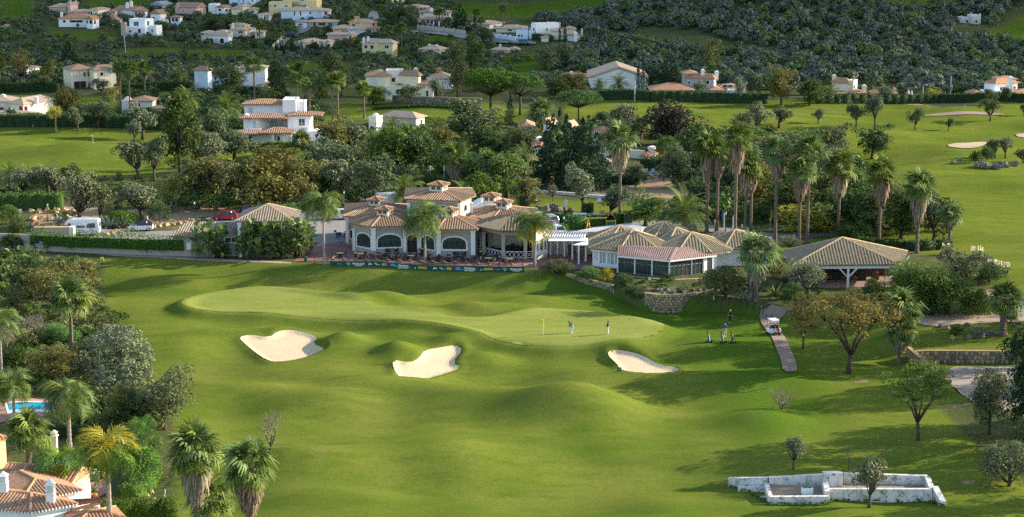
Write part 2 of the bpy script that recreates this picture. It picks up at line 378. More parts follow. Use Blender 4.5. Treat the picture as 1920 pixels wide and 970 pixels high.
# ------------------------------------------------------------------ mesh and object helpers
class MB:
 def __init__(s):s.v=[];s.f=[]
 def add(s,vs,fs):
  o=len(s.v);s.v+=[tuple(p)for p in vs];s.f+=[tuple(i+o for i in q)for q in fs];return s
 def box(s,x0,x1,y0,y1,z0,z1,M=None):
  vs=[(x0,y0,z0),(x1,y0,z0),(x1,y1,z0),(x0,y1,z0),(x0,y0,z1),(x1,y0,z1),(x1,y1,z1),(x0,y1,z1)]
  if M is not None:vs=[M@Vector(p)for p in vs]
  return s.add(vs,[(3,2,1,0),(4,5,6,7),(0,1,5,4),(1,2,6,5),(2,3,7,6),(3,0,4,7)])
 def prism(s,poly,z0,z1,z1s=None):
  n=len(poly)
  ar=sum(poly[i][0]*poly[(i+1)%n][1]-poly[(i+1)%n][0]*poly[i][1]for i in range(n))
  if ar<0:poly=poly[::-1];z1s=z1s[::-1]if z1s else None
  vs=[(p[0],p[1],z0)for p in poly]+[(p[0],p[1],z1s[i]if z1s else z1)for i,p in enumerate(poly)]
  return s.add(vs,[tuple(range(n))[::-1],tuple(range(n,2*n))]+[(i,(i+1)%n,n+(i+1)%n,n+i)for i in range(n)])
 def bar(s,a,b,w,d=None,up=(0,0,1)):
  a,b=Vector(a),Vector(b);d=d or w
  t=(b-a);L=t.length;t.normalize()
  u=Vector(up)
  if abs(t.dot(u))>.98:u=Vector((0,1,0))
  r=t.cross(u).normalized();u=r.cross(t)
  vs=[p+r*i*w/2+u*j*d/2 for p in(a,b)for i,j in((-1,-1),(1,-1),(1,1),(-1,1))]
  return s.add(vs,[(0,1,2,3),(7,6,5,4),(0,4,5,1),(1,5,6,2),(2,6,7,3),(3,7,4,0)])
 def tube(s,pts,rs,n=7,cap=True):
  pts=[Vector(p)for p in pts]
  if not hasattr(rs,'__len__'):rs=[rs]*len(pts)
  rings=[]
  ref=Vector((1,0,0))
  for i,p in enumerate(pts):
   t=(pts[min(i+1,len(pts)-1)]-pts[max(i-1,0)]).normalized()
   r=ref-t*ref.dot(t)
   if r.length<.1:r=Vector((0,1,0))-t*t.y
   r.normalize();ref=r;u=t.cross(r)
   rings.append([p+(r*math.cos(2*math.pi*k/n)+u*math.sin(2*math.pi*k/n))*rs[i]for k in range(n)])
  fs=[(i*n+k,i*n+(k+1)%n,(i+1)*n+(k+1)%n,(i+1)*n+k)for i in range(len(pts)-1)for k in range(n)]
  if cap:fs+=[tuple(range(n))[::-1],tuple(range((len(pts)-1)*n,len(pts)*n))]
  return s.add([p for r in rings for p in r],fs)
 def lathe(s,prof,c=(0,0,0),n=12):
  return s.tube([(c[0],c[1],c[2]+z)for r,z in prof],[r for r,z in prof],n)
 def ball(s,c,r,n=8,m=5,sc=(1,1,1)):
  vs,fs=[],[]
  for i in range(m+1):
   a=math.pi*i/m
   for k in range(n):
    b=2*math.pi*k/n
    vs.append((c[0]+r*sc[0]*math.sin(a)*math.cos(b),c[1]+r*sc[1]*math.sin(a)*math.sin(b),c[2]+r*sc[2]*math.cos(a)))
  for i in range(m):
   for k in range(n):fs.append((i*n+k,(i+1)*n+k,(i+1)*n+(k+1)%n,i*n+(k+1)%n))
  return s.add(vs,fs)
 def mesh(s,name,mat=None,smooth=False):
  me=bpy.data.meshes.new(name);me.from_pydata(s.v,[],s.f);me.update()
  if mat:me.materials.append(MATS[mat])
  if smooth:me.polygons.foreach_set('use_smooth',[True]*len(me.polygons))
  return me
 def obj(s,name,mat,parent=None,smooth=False,loc=None):
  return link(name,s.mesh(name,mat,smooth),parent,loc)
def link(name,me,parent=None,loc=None,rot=None,scale=None):
 o=bpy.data.objects.new(name,me);COL.objects.link(o)
 if parent is not None:o.parent=parent
 if loc is not None:o.location=loc
 if rot is not None:o.rotation_euler=rot
 if scale is not None:o.scale=scale
 return o
def tag(o,label=None,cat=None,group=None,kind=None):
 if label:o['label']=label
 if cat:o['category']=cat
 if group:o['group']=group
 if kind:o['kind']=kind
 return o
def empty(name,loc,label=None,cat=None,group=None,rz=0.0,sc=None):
 o=bpy.data.objects.new(name,None);COL.objects.link(o);o.location=loc;o.rotation_euler=(0,0,rz);o.empty_display_size=.3
 if sc:o.scale=(sc,sc,sc)
 return tag(o,label,cat,group)
def setmat(o,mat):
 o.material_slots[0].link='OBJECT';o.material_slots[0].material=MATS[mat];return o
def copy_tree(o,parent=None):
 kids=list(o.children)
 c=o.copy();COL.objects.link(c)
 if parent is not None:c.parent=parent
 for k in kids:copy_tree(k,c)
 return c
def npmesh(name,V,Q,mat=None,tint=None,smooth=False):
 """mesh from numpy vertices and faces (all the same size)"""
 me=bpy.data.meshes.new(name);V=np.asarray(V,np.float32);Q=np.asarray(Q,np.int32)
 k=Q.shape[1]
 me.vertices.add(len(V));me.vertices.foreach_set('co',V.ravel())
 me.loops.add(Q.size);me.loops.foreach_set('vertex_index',Q.ravel())
 me.polygons.add(len(Q));me.polygons.foreach_set('loop_start',np.arange(0,Q.size,k,dtype=np.int32));me.polygons.foreach_set('loop_total',np.full(len(Q),k,np.int32))
 if smooth:me.polygons.foreach_set('use_smooth',np.ones(len(Q),bool))
 me.update(calc_edges=True)
 if tint is not None:
  a=me.attributes.new('tint','FLOAT','POINT');a.data.foreach_set('value',np.asarray(tint,np.float32))
 if mat:me.materials.append(MATS[mat])
 return me
 # ------------------------------------------------------------------ the ground sheet
FAIR=[[(-400,236),(150,237),(330,240),(345,290),(290,330),(150,326),(0,320),(-400,320)],[(395,281),(560,288),(560,303),(395,303)],[(700,268),(800,268),(800,300),(640,300)],[(620,192),(880,190),(990,205),(985,228),(600,228)],[(-100,175),(220,180),(220,200),(-100,200)],[(330,172),(470,174),(470,190),(330,190)],[(1060,187),(1500,191),(1990,188),(2600,186),(2600,560),(1840,560),(1715,470),(1440,478),(1425,440),(1540,432),(1640,330),(1560,258),(1300,255),(1060,232)],[(995,372),(1120,378),(1230,388),(1230,425),(1130,405),(995,400)],[(1700,605),(1940,600),(1990,640),(1710,645)]]
HILLG=[[(925,100),(1015,102),(1025,150),(930,165)],[(815,0),(1140,-10),(1135,22),(1010,32),(850,26)],[(808,62),(868,66),(862,84),(800,84)],[(85,40),(120,60),(215,60),(215,76),(100,72)],[(235,92),(470,94),(470,110),(235,112)],[(360,118),(420,122),(360,132)],[(540,118),(660,118),(650,140),(530,140)],[(160,0),(300,-5),(260,14),(160,16)],[(0,0),(70,0),(60,30),(0,40)],[(1650,-5),(1830,-5),(1780,12),(1680,10)],[(1850,60),(1920,30),(1990,40),(1990,90),(1870,85)]]
DIRT=[[(1050,322),(1330,335),(1330,372),(1150,372),(960,350)],[(70,378),(190,380),(190,440),(60,430)],[(215,395),(420,382),(420,402),(370,408),(215,434)],[(1840,548),(1862,540),(1890,556),(1880,566)],[(1675,180),(1910,183),(1910,193),(1690,195)],[(1805,902),(1825,900),(1828,907),(1808,908)],[(1600,714),(1625,713),(1630,716),(1605,717)]]
WOODF=[[(-400,470),(200,475),(190,560),(250,640),(330,800),(330,1000),(-400,1100)],[(1060,505),(1160,515),(1340,525),(1480,530),(1560,480),(1860,480),(1850,590),(1700,590),(1600,570),(1450,575),(1345,556),(1205,552)],[(1760,760),(2400,700),(2400,1000),(1850,860)]]
def wpoly(p):return[tuple(G(a,b)[:2])for a,b in p]
ys=np.concatenate([np.arange(96,322,.6),np.arange(322,600,2.0),np.arange(600,1000,5.0),np.linspace(1000,3000,14)])
us=np.concatenate([-np.geomspace(2.2,.36,14),np.linspace(-.33,.33,460),np.geomspace(.36,2.2,14)])
GY,GU=np.meshgrid(ys,us,indexing='ij')
GX=GU*np.maximum(GY,60)*1.02
GZ=h(GX,GY)
for p in BUNK:GZ=GZ-.3*(1-sstep((sdf(p,GX,GY)+.9)/.6))
def zone(polys,soft,X=GX,Y=GY):
 m=np.zeros(X.shape)
 for p in polys:m=np.maximum(m,1-sstep((sdf(p,X,Y)+soft)/(2*soft)))
 return m
fairw=[wpoly(p)for p in FAIR];hillw=[wpoly(p)for p in HILLG];dirtw=[wpoly(p)for p in DIRT];woodw=[wpoly(p)for p in WOODF]
tyg=np.interp(GX,TX,TY)
front=1-sstep((GY-tyg+.5)/1.0)
fair=np.maximum(front,zone(fairw,1.2))
m_wood=1-fair
m_wood=np.maximum(m_wood,zone(woodw,1.5)*(1-zone([fairw[-1]],1.0)))
hg=zone(hillw,5.0)
m_wood=m_wood*(1-.92*hg)
m_rough=np.maximum(hg,zone([[plane(a,b,0)for a,b in[(1000,505),(1150,520),(1345,575),(1440,585),(1520,700),(1560,800),(1400,830),(1300,660),(1100,575),(985,545)]]],4.0))
gs=sdf(GREEN,GX,GY)
GF=lambda d:1-sstep((d+2.0)/4.2)
m_green=GF(gs)
m_dirt=zone(dirtw,1.0)
nr,nc=GX.shape
idx=np.arange(nr*nc).reshape(nr,nc)
Q=np.stack([idx[:-1,:-1],idx[:-1,1:],idx[1:,1:],idx[1:,:-1]],-1).reshape(-1,4)
gm=npmesh('ground',np.stack([GX,GY,GZ],-1).reshape(-1,3),Q,'grass',None,True)
def setattrs(me,**kw):
 for k,a in kw.items():
  at=me.attributes.new(k,'FLOAT','POINT');at.data.foreach_set('value',np.asarray(a,np.float32).ravel())
setattrs(gm,m_wood=m_wood,m_rough=m_rough,m_green=m_green,m_dirt=m_dirt)
tag(link('ground',gm),kind='structure')
def sheet(name,poly,mat,off=.03,res=1.0,kind='structure',attrs=None,z=None):
 """a thin sheet laid over the ground inside a closed outline"""
 P=[];SUNK.append(poly)
 for i in range(len(poly)):
  a,b=poly[i],poly[(i+1)%len(poly)]
  n=max(1,int(math.hypot(b[0]-a[0],b[1]-a[1])/res))
  P+=[(a[0]+(b[0]-a[0])*k/n,a[1]+(b[1]-a[1])*k/n)for k in range(n)]
 nb=len(P)
 xs=np.array([p[0]for p in P]);yy=np.array([p[1]for p in P])
 gx,gy=np.meshgrid(np.arange(xs.min()+res/2,xs.max(),res),np.arange(yy.min()+res/2,yy.max(),res))
 gx=gx.ravel();gy=gy.ravel()
 s_=sdf(poly,gx,gy)
 k=s_<-res*.4
 P=P+list(zip(gx[k],gy[k]))
 out=delaunay_2d_cdt([Vector(p)for p in P],[(i,(i+1)%nb)for i in range(nb)],[],0,1e-5)
 V=np.array([(p.x,p.y)for p in out[0]]);T=np.array([t for t in out[2]if len(t)==3])
 c=V[T].mean(1)
 T=T[sdf(poly,c[:,0],c[:,1])<0]
 zz=h(V[:,0],V[:,1])+off if z is None else np.full(len(V),z)
 a,b,c=V[T[:,0]],V[T[:,1]],V[T[:,2]]
 fl=((b-a)[:,0]*(c-a)[:,1]-(b-a)[:,1]*(c-a)[:,0])<0
 T[fl]=T[fl][:,::-1]
 me=npmesh(name,np.column_stack([V,zz]),T,mat,None,True)
 if attrs:setattrs(me,**attrs(V[:,0],V[:,1]))
 o=link(name,me)
 return tag(o,kind=kind)if kind else o
SUNK=[]
def settle():
 """let the ground sink a little under the sheets laid on it"""
 D=np.zeros(GX.shape);farr=GY>323
 for p in SUNK:
  xs,yy=[q[0]for q in p],[q[1]for q in p]
  k=(GX>min(xs))&(GX<max(xs))&(GY>min(yy))&(GY<max(yy))
  if k.any():D[k]=np.maximum(D[k],np.where(sdf(p,GX[k],GY[k])<np.where(farr[k],-1.6,-.5),np.where(farr[k],.35,.14),0))
 gm.vertices.foreach_set('co',np.stack([GX,GY,GZ-D],-1).astype(np.float32).ravel());gm.update()
z0=lambda X:np.zeros(X.shape)
sheet('putting_green',GREEN,'grass',.014,.45,attrs=lambda X,Y:dict(m_green=GF(sdf(GREEN,X,Y)),m_wood=z0(X),m_rough=z0(X),m_dirt=z0(X)))
for p in BUNK:
 sheet('sand_bunker',p,'sand',.03,.35)
def psheet(name,px,mat,off=.04,res=1.0):return sheet(name,smooth_poly(wpoly(px),1),mat,off,res)
psheet('cart_path',[(1424,585),(1440,580),(1470,578),(1520,575),(1520,584),(1462,590),(1461,612),(1470,632),(1482,655),(1494,682),(1495,695),(1489,699),(1469,698),(1466,680),(1452,645),(1436,620),(1424,600)],'path_concrete',.11,.5)
psheet('terrace_paving',[(545,496),(560,480),(600,452),(660,446),(780,470),(900,478),(1060,462),(1110,478),(1130,512),(1062,506),(1028,499),(985,502),(780,496),(620,490),(560,490)],'paver_mauve',.05,1.0)
psheet('car_park',[(590,396),(690,398),(760,420),(760,448),(640,452),(585,466),(540,452),(430,425),(380,412),(395,406),(470,398)],'asphalt',.06,1.5)
psheet('access_road',[(70,428),(120,420),(215,432),(240,436),(370,432),(430,432),(430,452),(60,452)],'asphalt',.06,1.5)
psheet('hill_foot_road',[(960,345),(1050,356),(1090,361),(1195,370),(1330,384),(1330,390),(1190,376),(1080,368),(960,354)],'asphalt',.1,2.0)
psheet('gravel_path',[(1706,594),(1760,590),(1860,588),(1960,586),(1960,604),(1850,606),(1800,610),(1750,614),(1715,607)],'gravel_tan',.06,1.0)
psheet('wall_foot_path',[(180,474),(330,482),(460,488),(548,492),(546,496),(460,492),(330,487),(180,479)],'gravel_tan',.04,.8)
psheet('lower_yard',[(1738,688),(1960,688),(1990,790),(1830,760),(1790,730)],'yard_sand',.05,1.0)
psheet('right_road',[(1890,566),(1990,570),(1990,600),(1895,582)],'asphalt',.08,1.0)
psheet('side_road',[(1180,415),(1290,414),(1420,440),(1570,436),(1570,444),(1400,452),(1300,428),(1180,424)],'asphalt',.07,1.5)
psheet('fairway_path',[(1730,216),(1880,214),(1880,218),(1735,220)],'path_concrete',.15,2.5)
psheet('far_bunker',[(1772,275),(1790,270),(1815,268),(1856,267),(1850,272),(1828,279),(1800,279)],'sand_far',.12,1.2)
psheet('edge_bunker',[(1902,253),(1912,250),(1960,251),(1960,260),(1910,259)],'sand_far',.12,1.2)
for nm,px in[('village_road',[(540,76),(556,66),(575,62),(590,50),(560,48),(548,60),(520,76),(508,88),(530,92)]),('village_road',[(688,38),(694,22),(706,22),(712,32),(708,40)]),('village_road',[(770,58),(850,64),(920,72),(1005,80),(1005,86),(920,82),(850,70),(770,62)])]:
 psheet(nm,px,'asphalt',.35,3.0)
 # ------------------------------------------------------------------ plants: shared meshes for each kind
def rdir(n,rng):
 d=rng.normal(size=(n,3));return d/np.linalg.norm(d,axis=1,keepdims=True)
def leafcloud(C,R,per,size,rng,fill=.5,up=.25,asp=.55,nr=.9):
 """leaf-shaped faces scattered through a set of ellipsoid clumps"""
 N=len(C);M=N*per
 d=rdir(M,rng);d[:,2]=np.where((d[:,2]<-.35)&(rng.random(M)<.6),-d[:,2],d[:,2])
 r=rng.random(M)**(1/3.0);r=fill*r+(1-fill)*(.75+.35*rng.random(M))
 ci=np.repeat(np.arange(N),per)
 p=C[ci]+d*R[ci]*r[:,None]
 n=d*(1.05-.55*nr)+rdir(M,rng)*nr+np.array([0,0,up]);n/=np.linalg.norm(n,axis=1,keepdims=True)
 t=np.cross(n,rdir(M,rng));t/=np.linalg.norm(t,axis=1,keepdims=True)+1e-9
 b=np.cross(n,t)
 s=size*(.6+.8*rng.random(M))[:,None]
 V=np.stack([p-t*s,p-b*s*asp,p+t*s,p+b*s*asp],1).reshape(-1,3)
 Qd=np.arange(4*M).reshape(-1,4)
 ct=rng.random(N)
 tint=np.clip(.15+.45*ct[ci]+.4*rng.random(M),0,1)
 return V,Qd,np.repeat(tint,4)
def sphere_pts(n,rng,c,r,lo=-1.0,shell=.55):
 out=[]
 while len(out)<n:
  d=rdir(1,rng)[0]
  if d[2]<lo:continue
  k=shell+(1-shell)*rng.random()
  out.append(np.array(c)+d*np.array(r)*k)
 return np.array(out)
def limbs(mb,base,tips,r0,rng,bend=.3,n=4,fork=.45):
 for tp in tips:
  a=Vector(base);b=Vector(tp);m=a.lerp(b,fork);m.z=a.z+(b.z-a.z)*fork*.75;m+=Vector(rng.normal(size=3)*.02)
  mb.tube([a,m,b],[r0*.6,r0*.38,r0*.10],n)
VEG={}
def crownkind(kind,seed):
 """trunk mesh and crown mesh, height 1"""
 key=(kind,seed)
 if key in VEG:return VEG[key]
 g=np.random.default_rng(1000+seed*17+sum(map(ord,kind)))
 mb=MB()
 big=kind.endswith('_near');k=kind.replace('_near','')
 mul=2.2 if big else 1.0;ls=.62 if big else 1.0
 if k=='olive':
  L5=sphere_pts(6,g,(0,0,.60),(.30,.30,.24),-.8,.6);C=L5[np.arange(36)%6]+g.normal(size=(36,3))*np.array([.085,.085,.08]);C=np.concatenate([C,sphere_pts(8,g,(0,0,.52),(.2,.2,.2))]);R=np.array([.115,.115,.10])*(.6+.8*g.random((44,1)))
  V,Qd,t=leafcloud(C,R,int(62*mul),.026*ls,g,.4)
  mb.tube([(0,0,-.03),(.015,.01,.1),(-.01,.01,.24)],[.05,.036,.032],7);limbs(mb,(0,0,.22),C[::3],.04,g)
 elif k=='broad':
  L5=sphere_pts(9,g,(0,0,.52),(.31,.31,.34),-.95,.6);C=L5[np.arange(45)%9]+g.normal(size=(45,3))*.085;C=np.concatenate([C,sphere_pts(15,g,(0,0,.42),(.26,.26,.30),-.98)]);R=np.array([.135,.135,.115])*(.6+.7*g.random((60,1)))
  V,Qd,t=leafcloud(C,R,int(60*mul),.026*ls,g,.38)
  mb.tube([(0,0,-.03),(.01,0,.15),(0,.01,.35)],[.045,.035,.028],7);limbs(mb,(0,0,.3),C[::5],.035,g)
 elif k=='tall':
  C=sphere_pts(50,g,(0,0,.52),(.30,.30,.45),-.98,.4);C[:,0]+=.05*np.sin(C[:,2]*9);R=np.array([.13,.13,.11])*(.6+.7*g.random((50,1)))
  V,Qd,t=leafcloud(C,R,int(75*mul),.023*ls,g,.4)
  mb.tube([(0,0,-.03),(.01,0,.2),(.0,.01,.5),(.02,0,.8)],[.032,.026,.02,.008],7);limbs(mb,(0,0,.3),C[::4],.028,g)
 elif k=='loose':
  C=sphere_pts(40,g,(0,0,.60),(.40,.40,.36),-.7,.35);R=np.array([.12,.12,.085])*(.5+.9*g.random((40,1)))
  V,Qd,t=leafcloud(C,R,int(60*mul),.022*ls,g,.5,.3)
  mb.tube([(0,0,-.03),(.012,.01,.14),(-.01,0,.34),(.01,0,.6)],[.030,.023,.018,.01],7);limbs(mb,(0,0,.26),C[::2],.022,g)
 elif k=='spread':
  C=sphere_pts(60,g,(0,0,.60),(.56,.50,.34),-.55,.42);R=np.array([.12,.12,.075])*(.6+.7*g.random((60,1)))
  V,Qd,t=leafcloud(C,R,int(70*mul),.017*ls,g,.6,.25)
  mb.tube([(0,0,-.03),(-.01,0,.10),(-.025,0,.24)],[.034,.026,.024],8)
  for j in range(6):
   a=j*1.05+.3;e=np.array([.26*math.cos(a),.26*math.sin(a),.48+.1*g.random()])
   mb.tube([(-.025,0,.2),tuple(e*.45+np.array([-.01,0,.14])),tuple(e)],[.018,.014,.009],5)
   near=C[np.argsort(np.linalg.norm(C-e,axis=1))[:7]];limbs(mb,tuple(e),near,.012,g,n=3)
 elif k=='pine':
  C=sphere_pts(80,g,(0,0,.74),(.56,.56,.22),-.35,.6);R=np.array([.13,.13,.085])*(.8+.5*g.random((80,1)))
  V,Qd,t=leafcloud(C,R,110,.017,g,.3,.5)
  mb.tube([(0,0,-.03),(.01,0,.25),(0,0,.55)],[.034,.028,.024],7);limbs(mb,(0,0,.45),C[::3],.03,g)
 elif k=='cypress':
  z=np.linspace(.06,.97,26);w=.135*np.sin(np.clip(z*1.1+.12,0,1)*math.pi)**.6*(1.02-z*.55);a=g.random(26)*6.28
  C=np.stack([np.cos(a)*w*.35,np.sin(a)*w*.35,z],1);R=np.stack([w,w,np.full(26,.06)],1)
  V,Qd,t=leafcloud(C,R,60,.018,g,.3,.6)
  mb.tube([(0,0,-.03),(0,0,.5)],[.02,.012],5)
 elif k=='conifer':
  C,R=[],[]
  for i in range(17):
   z=.05+.93*i/16.0;w=.42*(1-z)**.5+.012
   for j in range(max(2,int(13*(1-z))+1)):
    a=j*2.4+i;rr=w*(.55+.5*g.random());C.append((rr*math.cos(a),rr*math.sin(a),z+.02*g.normal()-rr*.06));R.append((.09*(1.15-z),.09*(1.15-z),.05))
  C,R=np.array(C),np.array(R)
  R=R*1.35;V,Qd,t=leafcloud(C,R,80,.017,g,.45,.2)
  mb.tube([(0,0,-.03),(0,0,.5)],[.022,.006],6)
 elif k=='bush':
  C=sphere_pts(26,g,(0,0,.36),(.40,.40,.40),-.55,.55);R=np.array([.17,.17,.18])*(.7+.6*g.random((26,1)))
  V,Qd,t=leafcloud(C,R,int(80*mul),.036*ls,g,.3)
  mb.tube([(0,0,-.03),(.01,.0,.15),(0,0,.4)],[.04,.03,.02],5);limbs(mb,(0,0,.05),C[::6],.03,g)
 elif k=='ball':
  C=sphere_pts(30,g,(0,0,.48),(.40,.40,.40),-.95,.85);R=np.array([.13,.13,.13])*np.ones((30,1))
  V,Qd,t=leafcloud(C,R,int(70*mul),.026*ls,g,.4)
  mb.tube([(0,0,-.03),(0,0,.3)],[.05,.04],5)
 elif k in('bare','twiggy'):
  V0,F0=[],[]
  tw=MB()
  def grow(p,d,L,r,lvl):
   q=p+d*L
   (mb if lvl<2 else tw).tube([p,p.lerp(q,.5)+Vector(g.normal(size=3)*L*.05),q],[r,r*.8,r*.6],5 if lvl<2 else 3,False)
   if lvl==5:return
   for j in range(3 if lvl<4 else 2):
    nd=(d*.9+Vector(g.normal(size=3))*.55+Vector((0,0,.18))).normalized()
    grow(q,nd,L*(.72+.14*g.random()),r*.58,lvl+1)
  if k=='bare':grow(Vector((0,0,-.02)),Vector((.05,0,1)).normalized(),.26,.038,0)
  else:
   for j in range(5):grow(Vector((0,0,-.02)),Vector((.5*math.cos(j*1.26),.5*math.sin(j*1.26),1)).normalized(),.22,.022,1)
  V=np.array(tw.v);Qd=np.array([f for f in tw.f if len(f)==4]);t=g.random(len(V))
 tr=mb.mesh(k+'_trunk',None,True);tr.materials.append(MATS['bark_grey'])
 cr=npmesh(k+'_crown',V,Qd,'L_mid',t)
 VEG[key]=(tr,cr)
 return VEG[key]
 # --- palms
def pinnate(L,n,droop,e0,lw,ll,g,plum=0.0,fold=.35):
 """one feather leaf along +X"""
 V,Qd=[],[]
 pts=[]
 p=np.zeros(3);a=e0
 for i in range(n+1):
  pts.append(p.copy());a-=droop/n*(1+.8*i/n);p=p+L/n*np.array([math.cos(a),0,math.sin(a)])
 pts=np.array(pts)
 for i in range(1,n):
  t=i/n;tang=pts[i+1]-pts[i-1];tang/=np.linalg.norm(tang);nor=np.array([-tang[2],0,tang[0]])
  l=ll*(.35+1.0*math.sin(math.pi*min(.97,.12+t*.86)))*(.85+.3*g.random())
  for sd in(-1,1):
   lift=fold+plum*g.normal()
   d=np.array([0,sd,0])*1.0+nor*lift+tang*.65+np.array([0,0,-.12-.3*plum]);d/=np.linalg.norm(d)
   q=pts[i]+d*l*.55;e=pts[i]+d*l+np.array([0,0,-l*(.22+.5*plum)])
   w=tang*lw
   o=len(V);V+=[pts[i]-w,pts[i]+w,q+w*.9,q-w*.9,e+w*.2,e-w*.2];Qd+=[(o,o+1,o+2,o+3),(o+3,o+2,o+4,o+5)]
 for i in range(n):
  o=len(V);w=.022*L*(1-i/n)*.5+.004;V+=[pts[i]+[0,-w,0],pts[i+1]+[0,-w*.8,0],pts[i+1]+[0,w*.8,0],pts[i]+[0,w,0]];Qd.append((o,o+1,o+2,o+3))
 return np.array(V),np.array(Qd)
def fanleaf(g,Lp=.75,Rb=.95,n=16,droop=.5):
 V,Qd=[],[]
 dz=lambda x:-.10*x*x
 pe=[np.array([x,0,.30*x+dz(x)])for x in np.linspace(0,Lp,5)]
 for i in range(4):
  o=len(V);w=.018;V+=[pe[i]+[0,-w,0],pe[i+1]+[0,-w,0],pe[i+1]+[0,w,0],pe[i]+[0,w,0]];Qd.append((o,o+1,o+2,o+3))
 hub=pe[-1]
 for j in range(n):
  a=(j/(n-1)-.5)*2*1.9
  rr=Rb*(1-.30*abs(a)/1.9)*(.9+.2*g.random())
  d=np.array([math.cos(a),math.sin(a),.20-.12*abs(a)]);s=np.array([-math.sin(a),math.cos(a),0])*.5
  pl=(.05 if j%2 else-.04)
  m=hub+d*rr*.58+[0,0,pl*rr];e=hub+d*rr+[0,0,-droop*rr*(.35+.55*g.random())]
  w=rr*.085
  o=len(V);V+=[hub-s*.02,hub+s*.02,m+s*w*2,m-s*w*2,e+s*w*.25,e-s*w*.25]
  Qd+=[(o,o+1,o+2,o+3),(o+3,o+2,o+4,o+5)]
 return np.array(V),np.array(Qd)
def rosette(leaf,n,e_lo,e_hi,g,scl=(.85,1.15),r0=.08,zspread=.35,power=1.0,wind=None,tb=(.15,1.0)):
 Vs,Qs,ts=[],[],[];o=0
 for i in range(n):
  V,Qd=leaf[i%len(leaf)]
  f=(i+.5)/n;el=e_hi+(e_lo-e_hi)*f**power+.12*g.normal();az=i*2.399963+.25*g.normal();s=scl[0]+(scl[1]-scl[0])*g.random()
  if wind:az=az+wind[1]*math.sin(wind[0]-az)
  M=Matrix.Rotation(az,3,'Z')@Matrix.Rotation(-el,3,'Y')@Matrix.Rotation(.3*g.normal(),3,'X')
  W=V@np.array(M).T*s+np.array([r0*math.cos(az),r0*math.sin(az),zspread*(.5-f)])
  Vs.append(W);Qs.append(Qd+o);o+=len(W);ts.append(np.full(len(W),tb[0]+(tb[1]-tb[0])*g.random()*(1-.3*f)))
 return np.concatenate(Vs),np.concatenate(Qs),np.concatenate(ts)
def skirtmesh(g,n=460):
 """hanging dead leaves, from z=0 down to -1, radius about .45 at the top"""
 V,Qd=[],[]
 for i in range(n):
  a=g.random()*6.28;zt=-.62*g.random()**1.3;L=.30+.22*g.random();r=(.26+.20*g.random())*(1-.55*max(0,-zt));w=.018+.03*g.random()
  c,s_=math.cos(a),math.sin(a);tx,ty=-s_,c
  rt=r*.55;rb=r*(.95+.25*g.random())*(1.0 if zt>-.4 else .75)
  zb=max(-1.05,zt-L)
  p=[(rt*c-tx*w*.4,rt*s_-ty*w*.4,zt+.05),(rt*c+tx*w*.4,rt*s_+ty*w*.4,zt+.05),(r*c+tx*w,r*s_+ty*w,(zt+zb)/2),(r*c-tx*w,r*s_-ty*w,(zt+zb)/2),(rb*c+tx*w*.5,rb*s_+ty*w*.5,zb),(rb*c-tx*w*.7,rb*s_-ty*w*.7,zb-.06*g.random())]
  o=len(V);V+=p;Qd+=[(o,o+1,o+2,o+3),(o+3,o+2,o+4,o+5)]
 return npmesh('palm_skirt',V,Qd,'L_dead',np.repeat(g.random(n),6))
def palmtrunk():
 mb=MB();g=np.random.default_rng(3)
 zs=np.linspace(-.02,1,26)
 mb.tube([(0.0,0,z)for z in zs],[(1.45-.45*min(1,z*6))*(1.0+(.09 if i%2 else-.05))*(1-.18*z)for i,z in enumerate(zs)],8)
 me=mb.mesh('palm_trunk',None,False);me.materials.append(MATS['bark_palm']);return me
PT=palmtrunk()
_g=np.random.default_rng(21)
FANS=[fanleaf(_g,.80,1.0,15,d)for d in(.45,.75,1.05)]
WASH=[]
for sd in range(4):
 gg=np.random.default_rng(50+sd)
 V,Qd,t=rosette(FANS,38,-.60,1.40,gg,(.8,1.35),.10,.5,.85)
 WASH.append(npmesh('fan_palm_crown',V,Qd,'L_palm',t))
SKIRT=[skirtmesh(np.random.default_rng(60+i))for i in range(3)]
PHX=[];QUEEN=[]
for sd in range(3):
 gg=np.random.default_rng(70+sd)
 lf=[pinnate(3.0,22,1.15,.25,.028,.42,gg,.03)for _ in range(3)]
 V,Qd,t=rosette(lf,64,-.75,1.35,gg,(.75,1.1),.15,.5,.9);PHX.append(npmesh('date_palm_crown',V,Qd,'L_palm',t))
 lf=[pinnate(2.6,26,1.9,.45,.026,.55,gg,.30,.15)for _ in range(4)]
 V,Qd,t=rosette(lf,30,-.45,1.2,gg,(.8,1.1),.10,.4,.9,(math.pi,.55));QUEEN.append(npmesh('feather_palm_crown',V,Qd,'L_palm',t))
FROND_FAN=[]
for i in range(3):
 V,Qd=FANS[i];FROND_FAN.append(npmesh('fan_frond',V,Qd,'L_palm',np.full(len(V),.35+.3*i)))
FROND_Q=[]
for i in range(3):
 V,Qd=pinnate(2.6,34,1.8,.45,.030,.70,np.random.default_rng(90+i),.30,.15);FROND_Q.append(npmesh('feather_frond',V,Qd,'L_palm',np.random.default_rng(i).random(len(V))*.6+.3))
